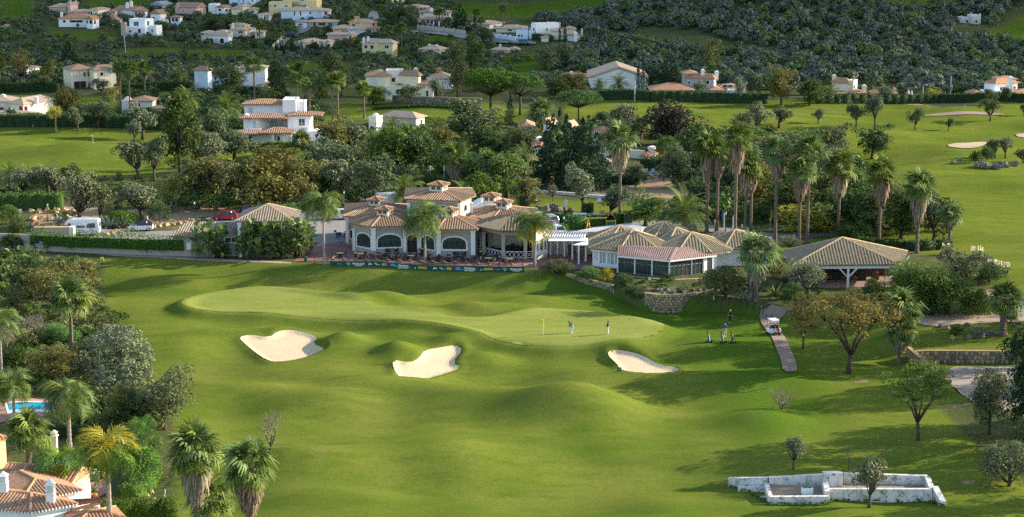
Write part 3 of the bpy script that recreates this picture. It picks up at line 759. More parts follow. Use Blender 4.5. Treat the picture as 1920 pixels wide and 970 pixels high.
def leafparts(root,meshes,n,e_lo,e_hi,base,g,mat='L_palm',scl=1.0,power=.8,wind=None,name='frond',r0=.08,zs=.4,mat_low=None):
 for i in range(n):
  f=(i+.5)/n;el=e_hi+(e_lo-e_hi)*f**power+.12*g.normal();az=i*2.399963+.25*g.normal();s=scl*(.88+.35*g.random())
  if wind:az+=wind[1]*math.sin(wind[0]-az)
  M=Matrix.Translation(Vector(base)+Vector((r0*math.cos(az),r0*math.sin(az),zs*(.5-f))))@Matrix.Rotation(az,4,'Z')@Matrix.Rotation(-el,4,'Y')@Matrix.Rotation(.3*g.normal(),4,'X')@Matrix.Scale(s,4)
  o=link(name,meshes[i%len(meshes)],root);o.matrix_local=M
  setmat(o,mat_low if(mat_low and f>(.72 if mat_low!='L_clip' else .38))else mat)
_cnt=[0]
def plant_tree(kind,px,py,hpx,wpx,mat,label,cat='tree',group=None,name=None,trunk='bark_grey',z=None,vs=None):
 p=G(px,py)if not isinstance(px,Vector)else px
 s=PXM(p);H=hpx/s;W=wpx/s;_cnt[0]+=1
 if kind in('olive','broad','bush')and 9<s<15:W*=1.27;H*=1.12
 v=(_cnt[0]*7%(5 if kind in('olive','broad')else 3))if vs is None else vs
 tr,cr=crownkind(kind,v)
 e=empty(name or(cat if cat in('shrub','hedge')else kind.replace('_near','')+'_tree'),p,label,cat,group,rz=_cnt[0]*1.7)
 base={'olive':.92,'broad':.98,'tall':.82,'loose':.96,'spread':1.32,'pine':1.32,'cypress':.30,'conifer':.92,'bush':1.1,'ball':1.0,'bare':.9,'twiggy':1.0}[kind.replace('_near','')]
 sx=W/base
 a=setmat(link('trunk',tr,e,scale=(min(sx,H*.9),min(sx,H*.9),H)),trunk);b=setmat(link('crown',cr,e,scale=(sx,sx,H)),mat)
 if kind.startswith('cypress')or kind in('bush','ball'):a.scale=(H*.5,H*.5,H)
 else:a.scale=(sx,sx,H)
 return e
def fan_palm(px,py,ytop,cw,label,skirt=None,r=None,near=False,mat='L_palm',group='tall fan palms',p=None,lean=0.0):
 p=p or G(px,py);s=PXM(p);k=cw/s/3.6
 H=(py-ytop)/s-1.35*k;_cnt[0]+=1;v=_cnt[0]
 e=empty('fan_palm',p,label,'palm',group,rz=v*1.3)
 if lean:e.rotation_euler=(0,lean,0)
 r=r or(.25 if s>10 else .22)
 setmat(link('trunk',PT,e,scale=(r,r,H)),'bark_palm')
 if near:
  leafparts(e,FROND_FAN,40,-.75,1.4,(0,0,H),np.random.default_rng(v),mat,k*1.0)
 else:setmat(link('crown',WASH[v%4],e,(0,0,H),scale=(k,k,k)),mat)
 if skirt:
  link('skirt',SKIRT[v%3],e,(0,0,H-.05*k),rot=(0,0,v),scale=(2.05*k,2.05*k,skirt/s))
 return e
def date_palm(px,py,ytop,cw,label,mat='L_palm',p=None,r=.38,group='date palms'):
 p=p or G(px,py);s=PXM(p);k=cw/s/5.2;H=max(.4,(py-ytop)/s-2.4*k);_cnt[0]+=1;v=_cnt[0]
 e=empty('date_palm',p,label,'palm',group,rz=v*1.3)
 setmat(link('trunk',PT,e,scale=(r,r,H)),'bark_palm');setmat(link('crown',PHX[v%3],e,(0,0,H),scale=(k,k,k)),mat);return e
def feather_palm(px,py,ytop,cw,label,mat='L_palm',p=None,near=False,r=.17,mat_low=None,group='feather palms'):
 p=p or G(px,py);s=PXM(p);k=cw/s/4.4;H=(py-ytop)/s-1.7*k;_cnt[0]+=1;v=_cnt[0]
 e=empty('feather_palm',p,label,'palm',group)
 setmat(link('trunk',PT,e,scale=(r,r,H)),'bark_pale')
 if near:leafparts(e,FROND_Q,30,-.45,1.25,(0,0,H),np.random.default_rng(v),mat,k,.9,(math.pi,.5),mat_low=mat_low)
 else:setmat(link('crown',QUEEN[v%3],e,(0,0,H),scale=(k,k,k)),mat)
 return e
 # --- hedges, creepers and ground cover: leaves spread over a box-shaped run
def hedge(pts,hgt,th,mat,label,cat='hedge',name='hedge',dens=26,ls=.12,rng=None,zb=0.0,rough=.12,wav=0.0):
 wf=lambda p:(wav*(.5*math.sin(p.x*.9)+.35*math.sin(p.x*2.1+1)+.3*math.sin(p.x*.31)),wav*(.6*math.sin(p.x*.55+2)+.5*math.sin(p.x*1.7)))
 g=rng or np.random.default_rng(len(pts)*13+int(abs(pts[0][0])*7)%999)
 mb=MB();Ps,Ns=[],[]
 for a,b in zip(pts[:-1],pts[1:]):
  a,b=Vector(a),Vector(b);d=b-a;L=math.hypot(d.x,d.y)
  if L<.05:continue
  t=Vector((d.x/L,d.y/L,0));n=Vector((-t.y,t.x,0))
  q=[a-n*th/2,b-n*th/2,b+n*th/2,a+n*th/2]
  w=.86
  vs=[a-n*th/2*w,b-n*th/2*w,b+n*th/2*w,a+n*th/2*w]
  mb.add([(v.x,v.y,v.z-.15+zb)for v in vs]+[(v.x,v.y,v.z+zb+hgt*(.93-.4*wav))for v in vs],[(0,1,5,4),(1,2,6,5),(2,3,7,6),(3,0,4,7),(4,5,6,7)])
  for(w0,w1,nn,area)in(((-th/2),None,-n,L*hgt),(th/2,None,n,L*hgt),(None,1,Vector((0,0,1)),L*th)):
   m=int(area*dens)
   u=g.random(m);v=g.random(m)
   for i in range(m):
    if w0 is not None:p=a+d*u[i]+n*w0*(1+.5*wav*math.sin(u[i]*L*1.3+a.x));f_=wf(p);p.z+=zb+f_[1]+v[i]*(hgt+f_[0]-f_[1])
    else:p=a+d*u[i]+n*(v[i]-.5)*th;p.z+=hgt+zb+wf(p)[0]
    Ps.append(p);Ns.append(nn)
 M=len(Ps);P=np.array(Ps)+g.normal(size=(M,3))*rough*.5;N=np.array(Ns)*.8+rdir(M,g);N/=np.linalg.norm(N,axis=1,keepdims=True)
 t=np.cross(N,rdir(M,g));t/=np.linalg.norm(t,axis=1,keepdims=True);b=np.cross(N,t);s=(ls*(.6+.8*g.random(M)))[:,None]
 V=np.stack([P-t*s,P-b*s*.6,P+t*s,P+b*s*.6],1).reshape(-1,3)
 n0=len(mb.v)
 V=np.concatenate([np.array(mb.v),V]);Q4=np.concatenate([np.array(mb.f),np.arange(4*M).reshape(-1,4)+n0])
 ti=np.concatenate([np.zeros(n0),np.repeat(np.clip(.2+.8*g.random(M),0,1),4)])
 o=link(name,npmesh(name,V,Q4,mat,ti))
 return tag(o,label,cat)
def gline(px,step=1.5):
 P=[G(a,b)for a,b in px];out=[P[0]]
 for a,b in zip(P[:-1],P[1:]):
  n=max(1,int((b-a).length/step))
  for i in range(1,n+1):
   q=a.lerp(b,i/n);q.z=hz(q.x,q.y);out.append(q)
 return out
def joined_bushes(name,pts,sizes,mat,per=26,clumps=7,ls=.14,seed=1,squash=.8,nr=.9):
 g=np.random.default_rng(seed);Vs,Qs,ts=[],[],[];o=0
 for(p,s)in zip(pts,sizes):
  C=sphere_pts(clumps,g,(0,0,.35*s),(.42*s,.42*s,.42*s*squash),-.3,.5)+np.array(p);R=np.array([.26*s,.26*s,.24*s*squash])*(.7+.6*g.random((clumps,1)))
  V,Qd,t=leafcloud(C,R,per,ls*s,g,.3,nr=nr);t=np.clip(t*(.2+.25*(nr>.8))+.75*g.random()-.1,0,1)
  Vs.append(V);Qs.append(Qd+o);ts.append(t);o+=len(V)
 return npmesh(name,np.concatenate(Vs),np.concatenate(Qs),mat,np.concatenate(ts))
 # --- big-leaved plants whose leaves can be told apart
def paddle(g,L=1.1,W=.28,stem=.9):
 V,Qd=[],[];prev=None
 for i in range(8):
  t=i/7;x=.55*t*t*(stem+L)*.5;z=t*(stem+L)*(1-.22*t)
  u=max(0,(t*(stem+L)-stem)/L);w=.02 if u<=0 else W*math.sin(math.pi*min(.98,.06+u*.94))**.8
  o=len(V);V+=[(x,-w,z+w*.25),(x+.03,0,z),(x,w,z+w*.25)]
  if i:Qd+=[(o-3,o-2,o+1,o),(o-2,o-1,o+2,o+1)]
 return npmesh('paddle_leaf',V,Qd,'L_banana',g.random(len(V))*.5+.4)
PAD=[paddle(np.random.default_rng(i),1.0+.2*i,.36+.06*i,.6+.3*i)for i in range(3)]
def paddle_clump(px,py,hpx,wpx,n,label,mat='L_banana',p=None,stemcol='bark_palm'):
 p=p or G(px,py);s=PXM(p);H=hpx/s;W=wpx/s;_cnt[0]+=1;g=np.random.default_rng(_cnt[0]+300)
 e=empty('strelitzia_clump',p,label,'plant')
 mb=MB();k=H/2.9
 stems=[(g.uniform(-.46,.46)*W,g.uniform(-.45,.2)*min(W,3.5),g.uniform(.05,.55)*H)for _ in range(max(3,n//6))]
 for x,y,z in stems:mb.tube([(x,y,-.1),(x+.05,y,z)],[.09,.07],5)
 mb.obj('stem',stemcol,e)
 for i in range(n):
  x,y,z=g.uniform(-.5,.5)*W,g.uniform(-.5,.35)*min(W,4.5),H*.62*g.random()**1.3;az=g.random()*6.28;el=g.uniform(-.25,.85)
  o=link('leaf',PAD[i%3],e);sc=g.uniform(.62,.95)*min(1.25,.45+H/8)
  o.matrix_local=Matrix.Translation((x,y,z))@Matrix.Rotation(az,4,'Z')@Matrix.Rotation(el,4,'Y')@Matrix.Rotation(g.uniform(-.8,.8),4,'Z')@Matrix.Scale(sc,4)
  setmat(o,mat if g.random()>.06 else 'L_palm_yellow')
 Vs,Qs,ts,o_=[],[],[],0
 base=[(np.array([v.co[:]for v in m.vertices]),np.array([f.vertices[:]for f in m.polygons]))for m in PAD]
 for i in range(int(n*1.9)):
  V,Q=base[i%3];M=Matrix.Translation((g.uniform(-.5,.5)*W,g.uniform(-.35,.5)*min(W,4.5),H*.66*g.random()**1.2))@Matrix.Rotation(g.random()*6.28,4,'Z')@Matrix.Rotation(g.uniform(-.2,.9),4,'Y')@Matrix.Scale(g.uniform(.6,.9)*min(1.25,.45+H/8),4)
  M=np.array(M);Vs.append(V@M[:3,:3].T+M[:3,3]);Qs.append(Q+o_);o_+=len(V);ts.append(np.full(len(V),g.random()))
 tag(link('inner_leaves',npmesh('inner_leaves',np.concatenate(Vs),np.concatenate(Qs),mat,np.concatenate(ts)),e),kind='stuff')
 return e
def bladeleaf():
 V,Qd=[],[]
 for i in range(6):
  t=i/5;w=.11*(1-t**1.8)*(.7+.6*t if t<.5 else 1.0)+.003;x=.25*t*t;z=1.0*t
  V+=[(x,-w,z),(x+.03,0,z),(x,w,z)]
  o=3*i
  if i:Qd+=[(o-3,o-2,o+1,o),(o-2,o-1,o+2,o+1)]
 return npmesh('agave_blade',V,Qd,'L_agave',np.full(len(V),.5))
BLADE=bladeleaf()
def agave(px,py,hpx,label,n=18,mat='L_agave',p=None,group='agaves by the car park'):
 p=p or G(px,py);s=PXM(p);H=hpx/s;_cnt[0]+=1;g=np.random.default_rng(_cnt[0]+800)
 e=empty('agave',p,label,'plant',group)
 for i in range(n):
  f=i/n;o=link('leaf',BLADE,e);o.matrix_local=Matrix.Rotation(i*2.4,4,'Z')@Matrix.Translation((.05,0,0))@Matrix.Rotation(.12+1.05*f,4,'Y')@Matrix.Scale(H*g.uniform(.85,1.1),4);setmat(o,mat)
 return e
def pampas(px,py,hpx,n,label):
 p=G(px,py);s=PXM(p);H=hpx/s;g=np.random.default_rng(int(px));e=empty('pampas_grass',p,label,'plant')
 V,Qd,t=[],[],[]
 for i in range(160):
  a=g.random()*6.28;r=g.uniform(.3,1.1);x,y=math.cos(a),math.sin(a);w=.03
  o=len(V);V+=[(-y*w,x*w,0),(y*w,-x*w,0),(x*r*.6+y*w,y*r*.6-x*w,H*.55),(x*r*.6-y*w,y*r*.6+x*w,H*.55),(x*r*1.1,y*r*1.1,H*.45),(x*r*1.12,y*r*1.12,H*.44)]
  Qd+=[(o,o+1,o+2,o+3),(o+3,o+2,o+4,o+5)];t+=[g.random()]*6
 link('foliage',npmesh('pampas_leaves',V,Qd,'L_olive',t),e)
 for i in range(n):
  a=g.random()*6.28;r=g.uniform(.1,.8);b=Vector((math.cos(a)*r,math.sin(a)*r,H*.6));C=np.array([[b.x*1.1,b.y*1.1,b.z+H*(.12+.07*k)]for k in range(4)])
  V2,Q2,t2=leafcloud(C,np.full((4,3),.10),16,.07,g,.5);link('plume',npmesh('plume',V2,Q2,'L_pampas',t2),e)
 return e
 # ------------------------------------------------------------------ buildings
CLEAR=[]
class Bld:
 def __init__(s,px,py,name,label,cat='house',group=None,p=None):
  s.o=p or G(px,py);s.y=s.o.y;s.z0=s.o.z;s.s=PXM(s.o)
  s.e=empty(name,s.o,label,cat,group)
 def pt(s,px,dy=0.0):
  y=s.y+dy;return(Xat(px,y,s.z0+1.5)-s.o.x,dy)
 def z(s,py,dy=0.0):return Zat(py,s.y+dy)-s.z0
 def fp(s,pts):return[s.pt(*p)for p in pts]
 def clear(s,poly):
  CLEAR.append([(p[0]+s.o.x,p[1]+s.o.y)for p in poly])
 def wall(s,poly,z1,mat,z0=-.6,name='wall'):
  s.clear(poly);return MB().prism(poly,z0,z1).obj(name,mat,s.e)
 def quad(s,xl,xr,dy=0.0,depth=6.0,xc=None,th=25):
  """footprint rectangle: front-left, front-right, back-right, back-left"""
  if xc is None:
   a,b=s.pt(xl,dy),s.pt(xr,dy);return[a,b,(b[0],b[1]+depth),(a[0],a[1]+depth)]
  c=s.pt(xc,dy);t=math.tan(rad(th))
  w=(xc-xl)/s.s;l=(c[0]-w,dy+w*t);w2=(xr-xc)/s.s;r=(c[0]+w2,dy+w2/t)
  return[l,c,r,(l[0]+r[0]-c[0],l[1]+r[1]-c[1])]
  # -- roofs
 def _roof(s,faces,ring,ze,mat,rows,ridges,ridge_mat,thick=.16,name='roof'):
  mb=MB()
  for f in faces:mb.add(f,[tuple(range(len(f)))])
  n=len(ring);lo=[(p[0],p[1],ze-thick)for p in ring];hi=[(p[0],p[1],ze)for p in ring]
  mb.add(lo+hi,[(i,(i+1)%n,n+(i+1)%n,n+i)for i in range(n)]);mb.add(lo,[tuple(range(n))[::-1]])
  r=mb.obj(name,mat,s.e)
  if rows:
   t=MB()
   for f in faces:
    a,b=Vector(f[0]),Vector(f[1]);u=(b-a);L=u.length;u.normalize()
    nn=Vector((0,0,0))
    for i in range(1,len(f)-1):nn+=(Vector(f[i])-a).cross(Vector(f[i+1])-a)
    nn.normalize()
    if nn.z<0:nn=-nn
    v=nn.cross(u)
    if v.z<0:v=-v
    P2=[((Vector(p)-a).dot(u),(Vector(p)-a).dot(v))for p in f]
    k=int(L/rows)
    for i in range(k):
     c=(i+.5)*L/k;top=0
     for j in range(len(P2)):
      (x0,y0),(x1,y1)=P2[j],P2[(j+1)%len(P2)]
      if abs(x1-x0)>1e-6 and min(x0,x1)<=c<=max(x0,x1):top=max(top,y0+(y1-y0)*(c-x0)/(x1-x0))
     if top<.15:continue
     w=rows*.32;hh=rows*.30;base=a+u*c
     prof=[(-w,-.01),(-w*.5,hh),(w*.5,hh),(w,-.01)]
     q=[base+u*x+nn*z-v*.06 for x,z in prof]+[base+u*x+nn*z+v*top for x,z in prof]
     t.add(q,[(0,1,5,4),(1,2,6,5),(2,3,7,6),(3,2,1,0)])
   tag(t.obj('tile_rows',mat,r),kind='stuff')
  if ridges and ridge_mat:
   m=MB()
   for a,b in ridges:m.tube([a,b],[.13 if rows else .16]*2,6)
   m.obj('ridge_tiles',ridge_mat,r)
  return r
 def pyr(s,poly,ze,apex,mat,over=.45,rows=0,ridge_mat=None,flat=None):
  """every side of the footprint rises to one apex (or to a small flat top)"""
  cx=sum(p[0]for p in poly)/len(poly);cy=sum(p[1]for p in poly)/len(poly)
  ring=[]
  for p in poly:
   d=Vector((p[0]-cx,p[1]-cy));L=d.length;d=d*((L+over*1.2)/L);ring.append((cx+d.x,cy+d.y))
  n=len(ring);ap=Vector(apex);faces=[]
  for i in range(n):
   a,b=ring[i],ring[(i+1)%n];faces.append([(a[0],a[1],ze),(b[0],b[1],ze),tuple(ap)])
  return s._roof(faces,ring,ze,mat,rows,[((p[0],p[1],ze+.03),(ap.x,ap.y,ap.z+.03))for p in ring],ridge_mat)
 def hip(s,q,ze,rh,mat,over=.45,rows=0,ridge_mat=None,gable=False,ends=(1,1)):
  a,b,c,d=[Vector((p[0],p[1]))for p in q]
  u=(b-a).normalized();v=(d-a).normalized()
  a2,b2,c2,d2=a-(u+v)*over,b+(u-v)*over,c+(u+v)*over,d+(v-u)*over
  L,W=(b2-a2).length,(d2-a2).length
  if W>L:a2,b2,c2,d2=b2,c2,d2,a2;L,W=W,L;
  U=(b2-a2).normalized();m0,m1=(a2+d2)/2,(b2+c2)/2
  ins=0 if gable else W/2*.98
  r0,r1=m0+U*ins*ends[0],m1-U*ins*ends[1];z1=ze+rh
  A,B,C,D=[(p.x,p.y,ze)for p in(a2,b2,c2,d2)];R0,R1=(r0.x,r0.y,z1),(r1.x,r1.y,z1)
  faces=[[A,B,R1,R0],[C,D,R0,R1],[B,C,R1],[D,A,R0]]
  rd=[(R0,R1)]if(r1-r0).length>.1 else[]
  rd+=[(A,R0),(B,R1),(C,R1),(D,R0)]
  return s._roof(faces,[A,B,C,D],ze,mat,rows,rd,ridge_mat)
 def flat(s,q,z1,mat,par=.35):
  mb=MB();n=len(q)
  cx=sum(p[0]for p in q)/n;cy=sum(p[1]for p in q)/n
  o=[(p[0]+(p[0]-cx)*.012,p[1]+(p[1]-cy)*.012)for p in q];i_=[(p[0]+(cx-p[0])*.06,p[1]+(cy-p[1])*.06)for p in q]
  vs=[(p[0],p[1],z1+.003)for p in o]+[(p[0],p[1],z1+par)for p in o]+[(p[0],p[1],z1+par)for p in i_]+[(p[0],p[1],z1+.05)for p in i_]
  fs=[]
  for k in range(n):
   j=(k+1)%n
   for l in range(3):fs.append((l*n+k,l*n+j,(l+1)*n+j,(l+1)*n+k))
  fs.append(tuple(range(3*n,4*n)));fs.append(tuple(range(n))[::-1])
  return mb.add(vs,fs).obj('parapet',mat,s.e)
  # -- openings
 def hit(s,a,b,px,zm):
  k=(px-960.0)/F;ax,ay=a[0]+s.o.x,a[1]+s.o.y;dx,dy=b[0]-a[0],b[1]-a[1]
  return(k*(ay*CP+(CAMH-zm-s.z0)*SP)-ax)/(dx-k*CP*dy)
 def win(s,a,b,x0,x1,y0,y1,style='win',frame='trim_white',pane='glass_dark',bars=0,hbars=0,name=None,fw=.13,proud=.07,rise=None,barmat=None):
  a,b=Vector(a),Vector(b);d=b-a;L=d.length
  ym=(a.y+b.y)/2;zb,zt=s.z(y1,ym),s.z(y0,ym)
  t0,t1=s.hit(a,b,x0,(zb+zt)/2),s.hit(a,b,x1,(zb+zt)/2)
  yy=a.y+d.y*(t0+t1)/2;zb,zt=s.z(y1,yy),s.z(y0,yy)
  return s.open_(a,b,t0*L,t1*L,zb,zt,style,frame,pane,bars,hbars,name,fw,proud,rise,barmat)
 def open_(s,a,b,u0,u1,zb,zt,style='win',frame='trim_white',pane='glass_dark',bars=0,hbars=0,name=None,fw=.13,proud=.07,rise=None,barmat=None):
  a,b=Vector(a),Vector(b);d=(b-a).normalized();n=Vector((d.y,-d.x))
  def P(u,z,o):q=a+d*u+n*o;return(q.x,q.y,z)
  def outline(g_):
   p=[(u0-g_,zb-(g_ if style!='door' else 0)),(u1+g_,zb-(g_ if style!='door' else 0))]
   if style in('arch','adoor')or rise:
    rs=rise or(u1-u0)*.30
    zs=zt-rs
    for k in range(9):
     an=math.pi*k/8;p.append(((u0+u1)/2+((u1-u0)/2+g_)*math.cos(an),zs+(rs+g_)*math.sin(an)))
   else:p+=[(u1+g_,zt+g_),(u0-g_,zt+g_)]
   return p
  O,I=outline(fw),outline(0);k=len(O);mb=MB()
  vs=[P(u,z,proud)for u,z in O]+[P(u,z,proud)for u,z in I]+[P(u,z,0)for u,z in O]+[P(u,z,.012)for u,z in I]
  fs=[]
  for i in range(k):
   j=(i+1)%k
   fs+=[(i,j,k+j,k+i),(2*k+i,2*k+j,j,i),(k+i,k+j,3*k+j,3*k+i)]
  mb.add(vs,fs)
  if style=='win' and fw>.05:
   c=(a+d*((u0+u1)/2))
  f=mb.obj(name or('door' if 'door' in style else 'window'),frame,s.e)
  MB().add([P(u,z,.014)for u,z in I],[tuple(range(k))]).obj('pane',pane,f)
  if bars or hbars:
   m=MB()
   for i in range(1,bars+1):
    u=u0+(u1-u0)*i/(bars+1);zz=zt if style not in('arch','adoor')else zt-(rise or(u1-u0)*.3)*(1-math.sqrt(max(0,1-(2*i/(bars+1)-1)**2)))
    m.bar(P(u,zb,.035),P(u,zz,.035),.07,.05,up=(n.x,n.y,0))
   for i in range(1,hbars+1):
    z=zb+(zt-zb)*i/(hbars+1);m.bar(P(u0,z,.036),P(u1,z,.036),.05,.05,up=(n.x,n.y,0))
   m.obj('glazing_bar',barmat or frame,f)
  return f
 def chimney(s,px,ytop,ybot,dy,w=.6,mat='wall_white',cap=None):
  x,y=s.pt(px,dy);z0,z1=s.z(ybot,dy)-.6,s.z(ytop,dy);hh=z1-z0
  mb=MB();mb.box(x-w/2,x+w/2,y-w/2,y+w/2,z0,z1-.55)
  c=mb.obj('chimney',mat,s.e)
  m=MB();m.box(x-w*.65,x+w*.65,y-w*.65,y+w*.65,z1-.55,z1-.45)
  for i in(-1,0,1):
   for j in(-1,0,1):
    if i or j:m.box(x+i*w*.36-w*.1,x+i*w*.36+w*.1,y+j*w*.36-w*.1,y+j*w*.36+w*.1,z1-.45,z1-.18)
  m.add([(x-w*.6,y-w*.6,z1-.18),(x+w*.6,y-w*.6,z1-.18),(x+w*.6,y+w*.6,z1-.18),(x-w*.6,y+w*.6,z1-.18),(x,y,z1+.12)],[(0,1,4),(1,2,4),(2,3,4),(3,0,4),(3,2,1,0)])
  m.obj('chimney_cap',cap or mat,c)
 def post(s,px,dy,ytop,ybot=None,w=.35,mat='trim_white',name='column'):
  x,y=s.pt(px,dy);zt=s.z(ytop,dy);zb=s.z(ybot,dy)if ybot else-.3
  mb=MB();mb.box(x-w/2,x+w/2,y-w/2,y+w/2,zb,zt);mb.box(x-w*.65,x+w*.65,y-w*.65,y+w*.65,zt-.12,zt-.002)
  return mb.obj(name,mat,s.e)
ROWS_FAR=0
def villa(px,py,label,blocks,wins=(),chim=(),posts=(),name='villa',rows=0,th=25,cat='house',wallmat='wall_white',roofmat='roof_tan',dz=0.0):
 """blocks: (xl, xr, xcorner, dy, depth, y_eave, roof kind, wall, roof, rise); wins: (block, face, x0, x1, y0, y1, style, frame, pane)"""
 b=Bld(px,py,name,label,cat);Q_=[]
 for bl in blocks:
  xl,xr,xc,dy,dp,ye,kind=bl[:7];wm=bl[7]if len(bl)>7 and bl[7]else wallmat;rm=bl[8]if len(bl)>8 and bl[8]else roofmat
  q=b.quad(xl,xr,dy,dp,xc,th);Q_.append(q);fy=q[1][1]if xc else dy
  ze=b.z(ye,fy);b.wall(q,ze-.02,wm)
  W=min(math.hypot(q[1][0]-q[0][0],q[1][1]-q[0][1]),math.hypot(q[2][0]-q[1][0],q[2][1]-q[1][1]))
  rh=.72*(bl[9]if len(bl)>9 and bl[9]else .40*(W/2+.4))
  if kind=='hip':b.hip(q,ze,rh,rm,.45,rows,None)
  elif kind=='gab':b.hip(q,ze,rh,rm,.35,rows,None,True)
  elif kind=='flat':b.flat(q,ze-.02,wm,.3)
  elif kind=='dome':
   b.flat(q,ze-.02,wm,.15);cx=sum(p[0]for p in q)/4;cy=sum(p[1]for p in q)/4;MB().ball((cx,cy,ze),W*.42,14,9,(1,1,.95)).obj('dome',wm,b.e,True)
 for w in wins:
  bi,face,x0,x1,y0,y1=w[:6];st=w[6]if len(w)>6 else 'win';fr=w[7]if len(w)>7 and w[7]else 'trim_white';pn=w[8]if len(w)>8 else 'glass_dark'
  q=Q_[bi];a,c=(q[0],q[1])if face in 'FL' else(q[1],q[2])
  b.win(a,c,x0,x1,y0,y1,st,fr,pn,1 if(x1-x0)/b.s>1.0 and st=='win' else 0,fw=.12)
 for c in chim:b.chimney(c[0],c[1],c[2],c[3],c[4]if len(c)>4 else .7,c[5]if len(c)>5 else 'wall_white')
 for p_ in posts:b.post(*p_)
 return b
S_='shutter_grey'
# ---- the village on the hill
villa(116,27,'pink hillside house with a tan roof, uppermost at the top of the village',[(92,124,None,1,8,13,'hip','wall_pink','roof_tan'),(122,142,132,0,6,7,'gab','wall_pink','roof_tan')],[(1,'L',124,127,11,22,'win','trim_white','glass_blue')],[(132,1,8,3,.8,'wall_pink'),(143,2,14,4,.7,'wall_ivory')])
villa(143,51,'long white bungalow with a red tiled roof and arched porch',[(110,170,None,0,9,34.5,'hip','wall_white','roof_red',2.2),(161,182,174,-2.5,5,36,'gab','wall_white','roof_red',1.4)],[(0,'F',118,123,38,42.5),(0,'F',131,155,38,42.5),(1,'L',162,165,38,44,'arch'),(1,'L',168,173,38,45,'arch'),(1,'R',176,179.5,38,45,'arch')],[(116,23,33,2,.7)])
villa(180,34,'cream hillside house with flat roof terrace behind the red roofed bungalow',[(128,166,None,1,8,22,'hip','wall_pink','roof_tan',.8),(166,199,184,0,7,18,'hip','wall_cream','roof_tan',.8),(201,215,None,2,6,22,'hip','wall_pink','roof_rust',.6)],[(0,'F',138,150,25,29),(1,'L',170,173,22,28),(1,'R',187,190,22,29,'win',None,S_),(1,'R',193,196,22,29,'win',None,S_),(2,'F',205,208,24,29)])
villa(236,31,'white gabled house with two round chimneys',[(210,268,250,0,8,19,'gab','wall_white','roof_rust',1.6),(250,272,None,-1,5,21,'hip','wall_white','roof_rust',.6)],[(1,'F',253,257,23,28,'arch'),(1,'F',260,264,23,28,'arch')],[(239,5,15,3,.9),(246.5,2,14,4,.9)])
villa(262,69,'white flat roofed house with a tan corner tower and terraces',[(240,284,272,2,7,38,'flat','wall_white'),(228,285,272,-2,7,54,'flat','wall_white'),(227,236,None,-2.6,2,44,'flat','wall_dune'),(278,301,293,-1,6,50,'flat','wall_white')],[(0,'L',251,260,41,49,'win',None,'glass_blue'),(0,'R',276,279,40,48),(1,'L',242,246,57,61),(1,'L',259,264,54.5,62),(3,'L',284,287,55,61)])
villa(211,47,'small white cottage with a bright orange tiled roof',[(203,222,None,0,6,39,'gab','wall_white','roof_red',1.4)],[(0,'F',206,210,42,45)])
villa(300,16,'pale house with a green roof among trees',[(280,318,305,0,7,9,'gab','wall_grey','roof_metal_grey',1.5)],[(0,'L',298,301,11,14)])
villa(300,47,'white house with blue trimmed porch beside a stout palm',[(281,312,300,1,8,26,'gab','wall_white','roof_rust',1.8),(320,338,None,-1,4,32,'hip','wall_white','roof_rust',.5)],[(0,'L',286,290,32,37),(1,'F',323,326,34,40,'arch','sign_blue'),(1,'F',329,333,34,40,'arch','sign_blue')])
villa(350,33,'large dusky pink house with a mono pitched rust roof',[(325,382,368,0,9,14,'gab','wall_pink','roof_rust',2.0)],[(0,'L',343,346,19,22),(0,'L',353,356,29,31.5),(0,'L',358,363,29,31.5),(0,'R',370,372,19,24),(0,'R',374,376,19,23)],[(334,6,14,3,.9,'wall_pink')])
villa(455,12,'tall pale blue house cut by the top edge',[(427,485,470,0,9,-9,'flat','wall_blue')],[(0,'L',447,449,0,4),(0,'L',456,458,0,4),(0,'R',472,474.5,-1,4)])
villa(410,29,'white house with a sloping red roof beside pink house',[(391,408,None,2,7,10,'flat','wall_white'),(405,430,420,0,6,14,'gab','wall_white','roof_rust',1.0)],[(1,'L',410,415,17,21),(1,'R',422,426,17,21)])
villa(455,29,'cream house with a square tower below the tall blue house',[(444,468,455,2,5,12,'hip','wall_cream','roof_tan',.8),(434,450,None,1,6,16,'hip','wall_cream','roof_tan',.6),(466,482,None,1,5,17,'hip','wall_cream','roof_tan',.6)],[(0,'L',449,451,20,27),(0,'R',459,461,20,24),(2,'F',470,476,20,25)])
villa(496,40,'small cream pavilion house with a columned porch',[(484,508,None,1.2,6,28,'hip','wall_cream','roof_tan',.8)],[(0,'F',495,498,31,37),(0,'F',500,502,31,36)],(),[(487,0,28,None,.4),(493,0,28,None,.4),(506,0,28,None,.4)])
villa(410,84,'white villa with three arches across its front',[(387,433,428,0,8,67,'hip','wall_white','roof_tan',1.2),(377,400,None,4,6,62,'hip','wall_white','roof_tan',.8),(405,432,None,5,5,60,'hip','wall_white','roof_tan',.8)],[(0,'L',391.5,400,72,82,'arch'),(0,'L',402.5,410,72,82,'arch',None,S_),(0,'L',412.5,420,72,82,'arch')],[(425,57,66,2)])
villa(455,73,'sand coloured two storey villa beside the white arched villa',[(432,478,460,0,7,56,'hip','wall_cream','roof_tan',1.0),(430,466,458,4,5,48,'hip','wall_cream','roof_tan',1.0),(478,494,None,0,5,60,'hip','wall_cream','roof_tan',.6)],[(0,'L',447,455,58,63,'win',None,'glass_blue'),(0,'R',470,473,60,68,'win',None,S_),(2,'F',482,485,63,68)],[(437,44,50,4),(477,50,58,2)])
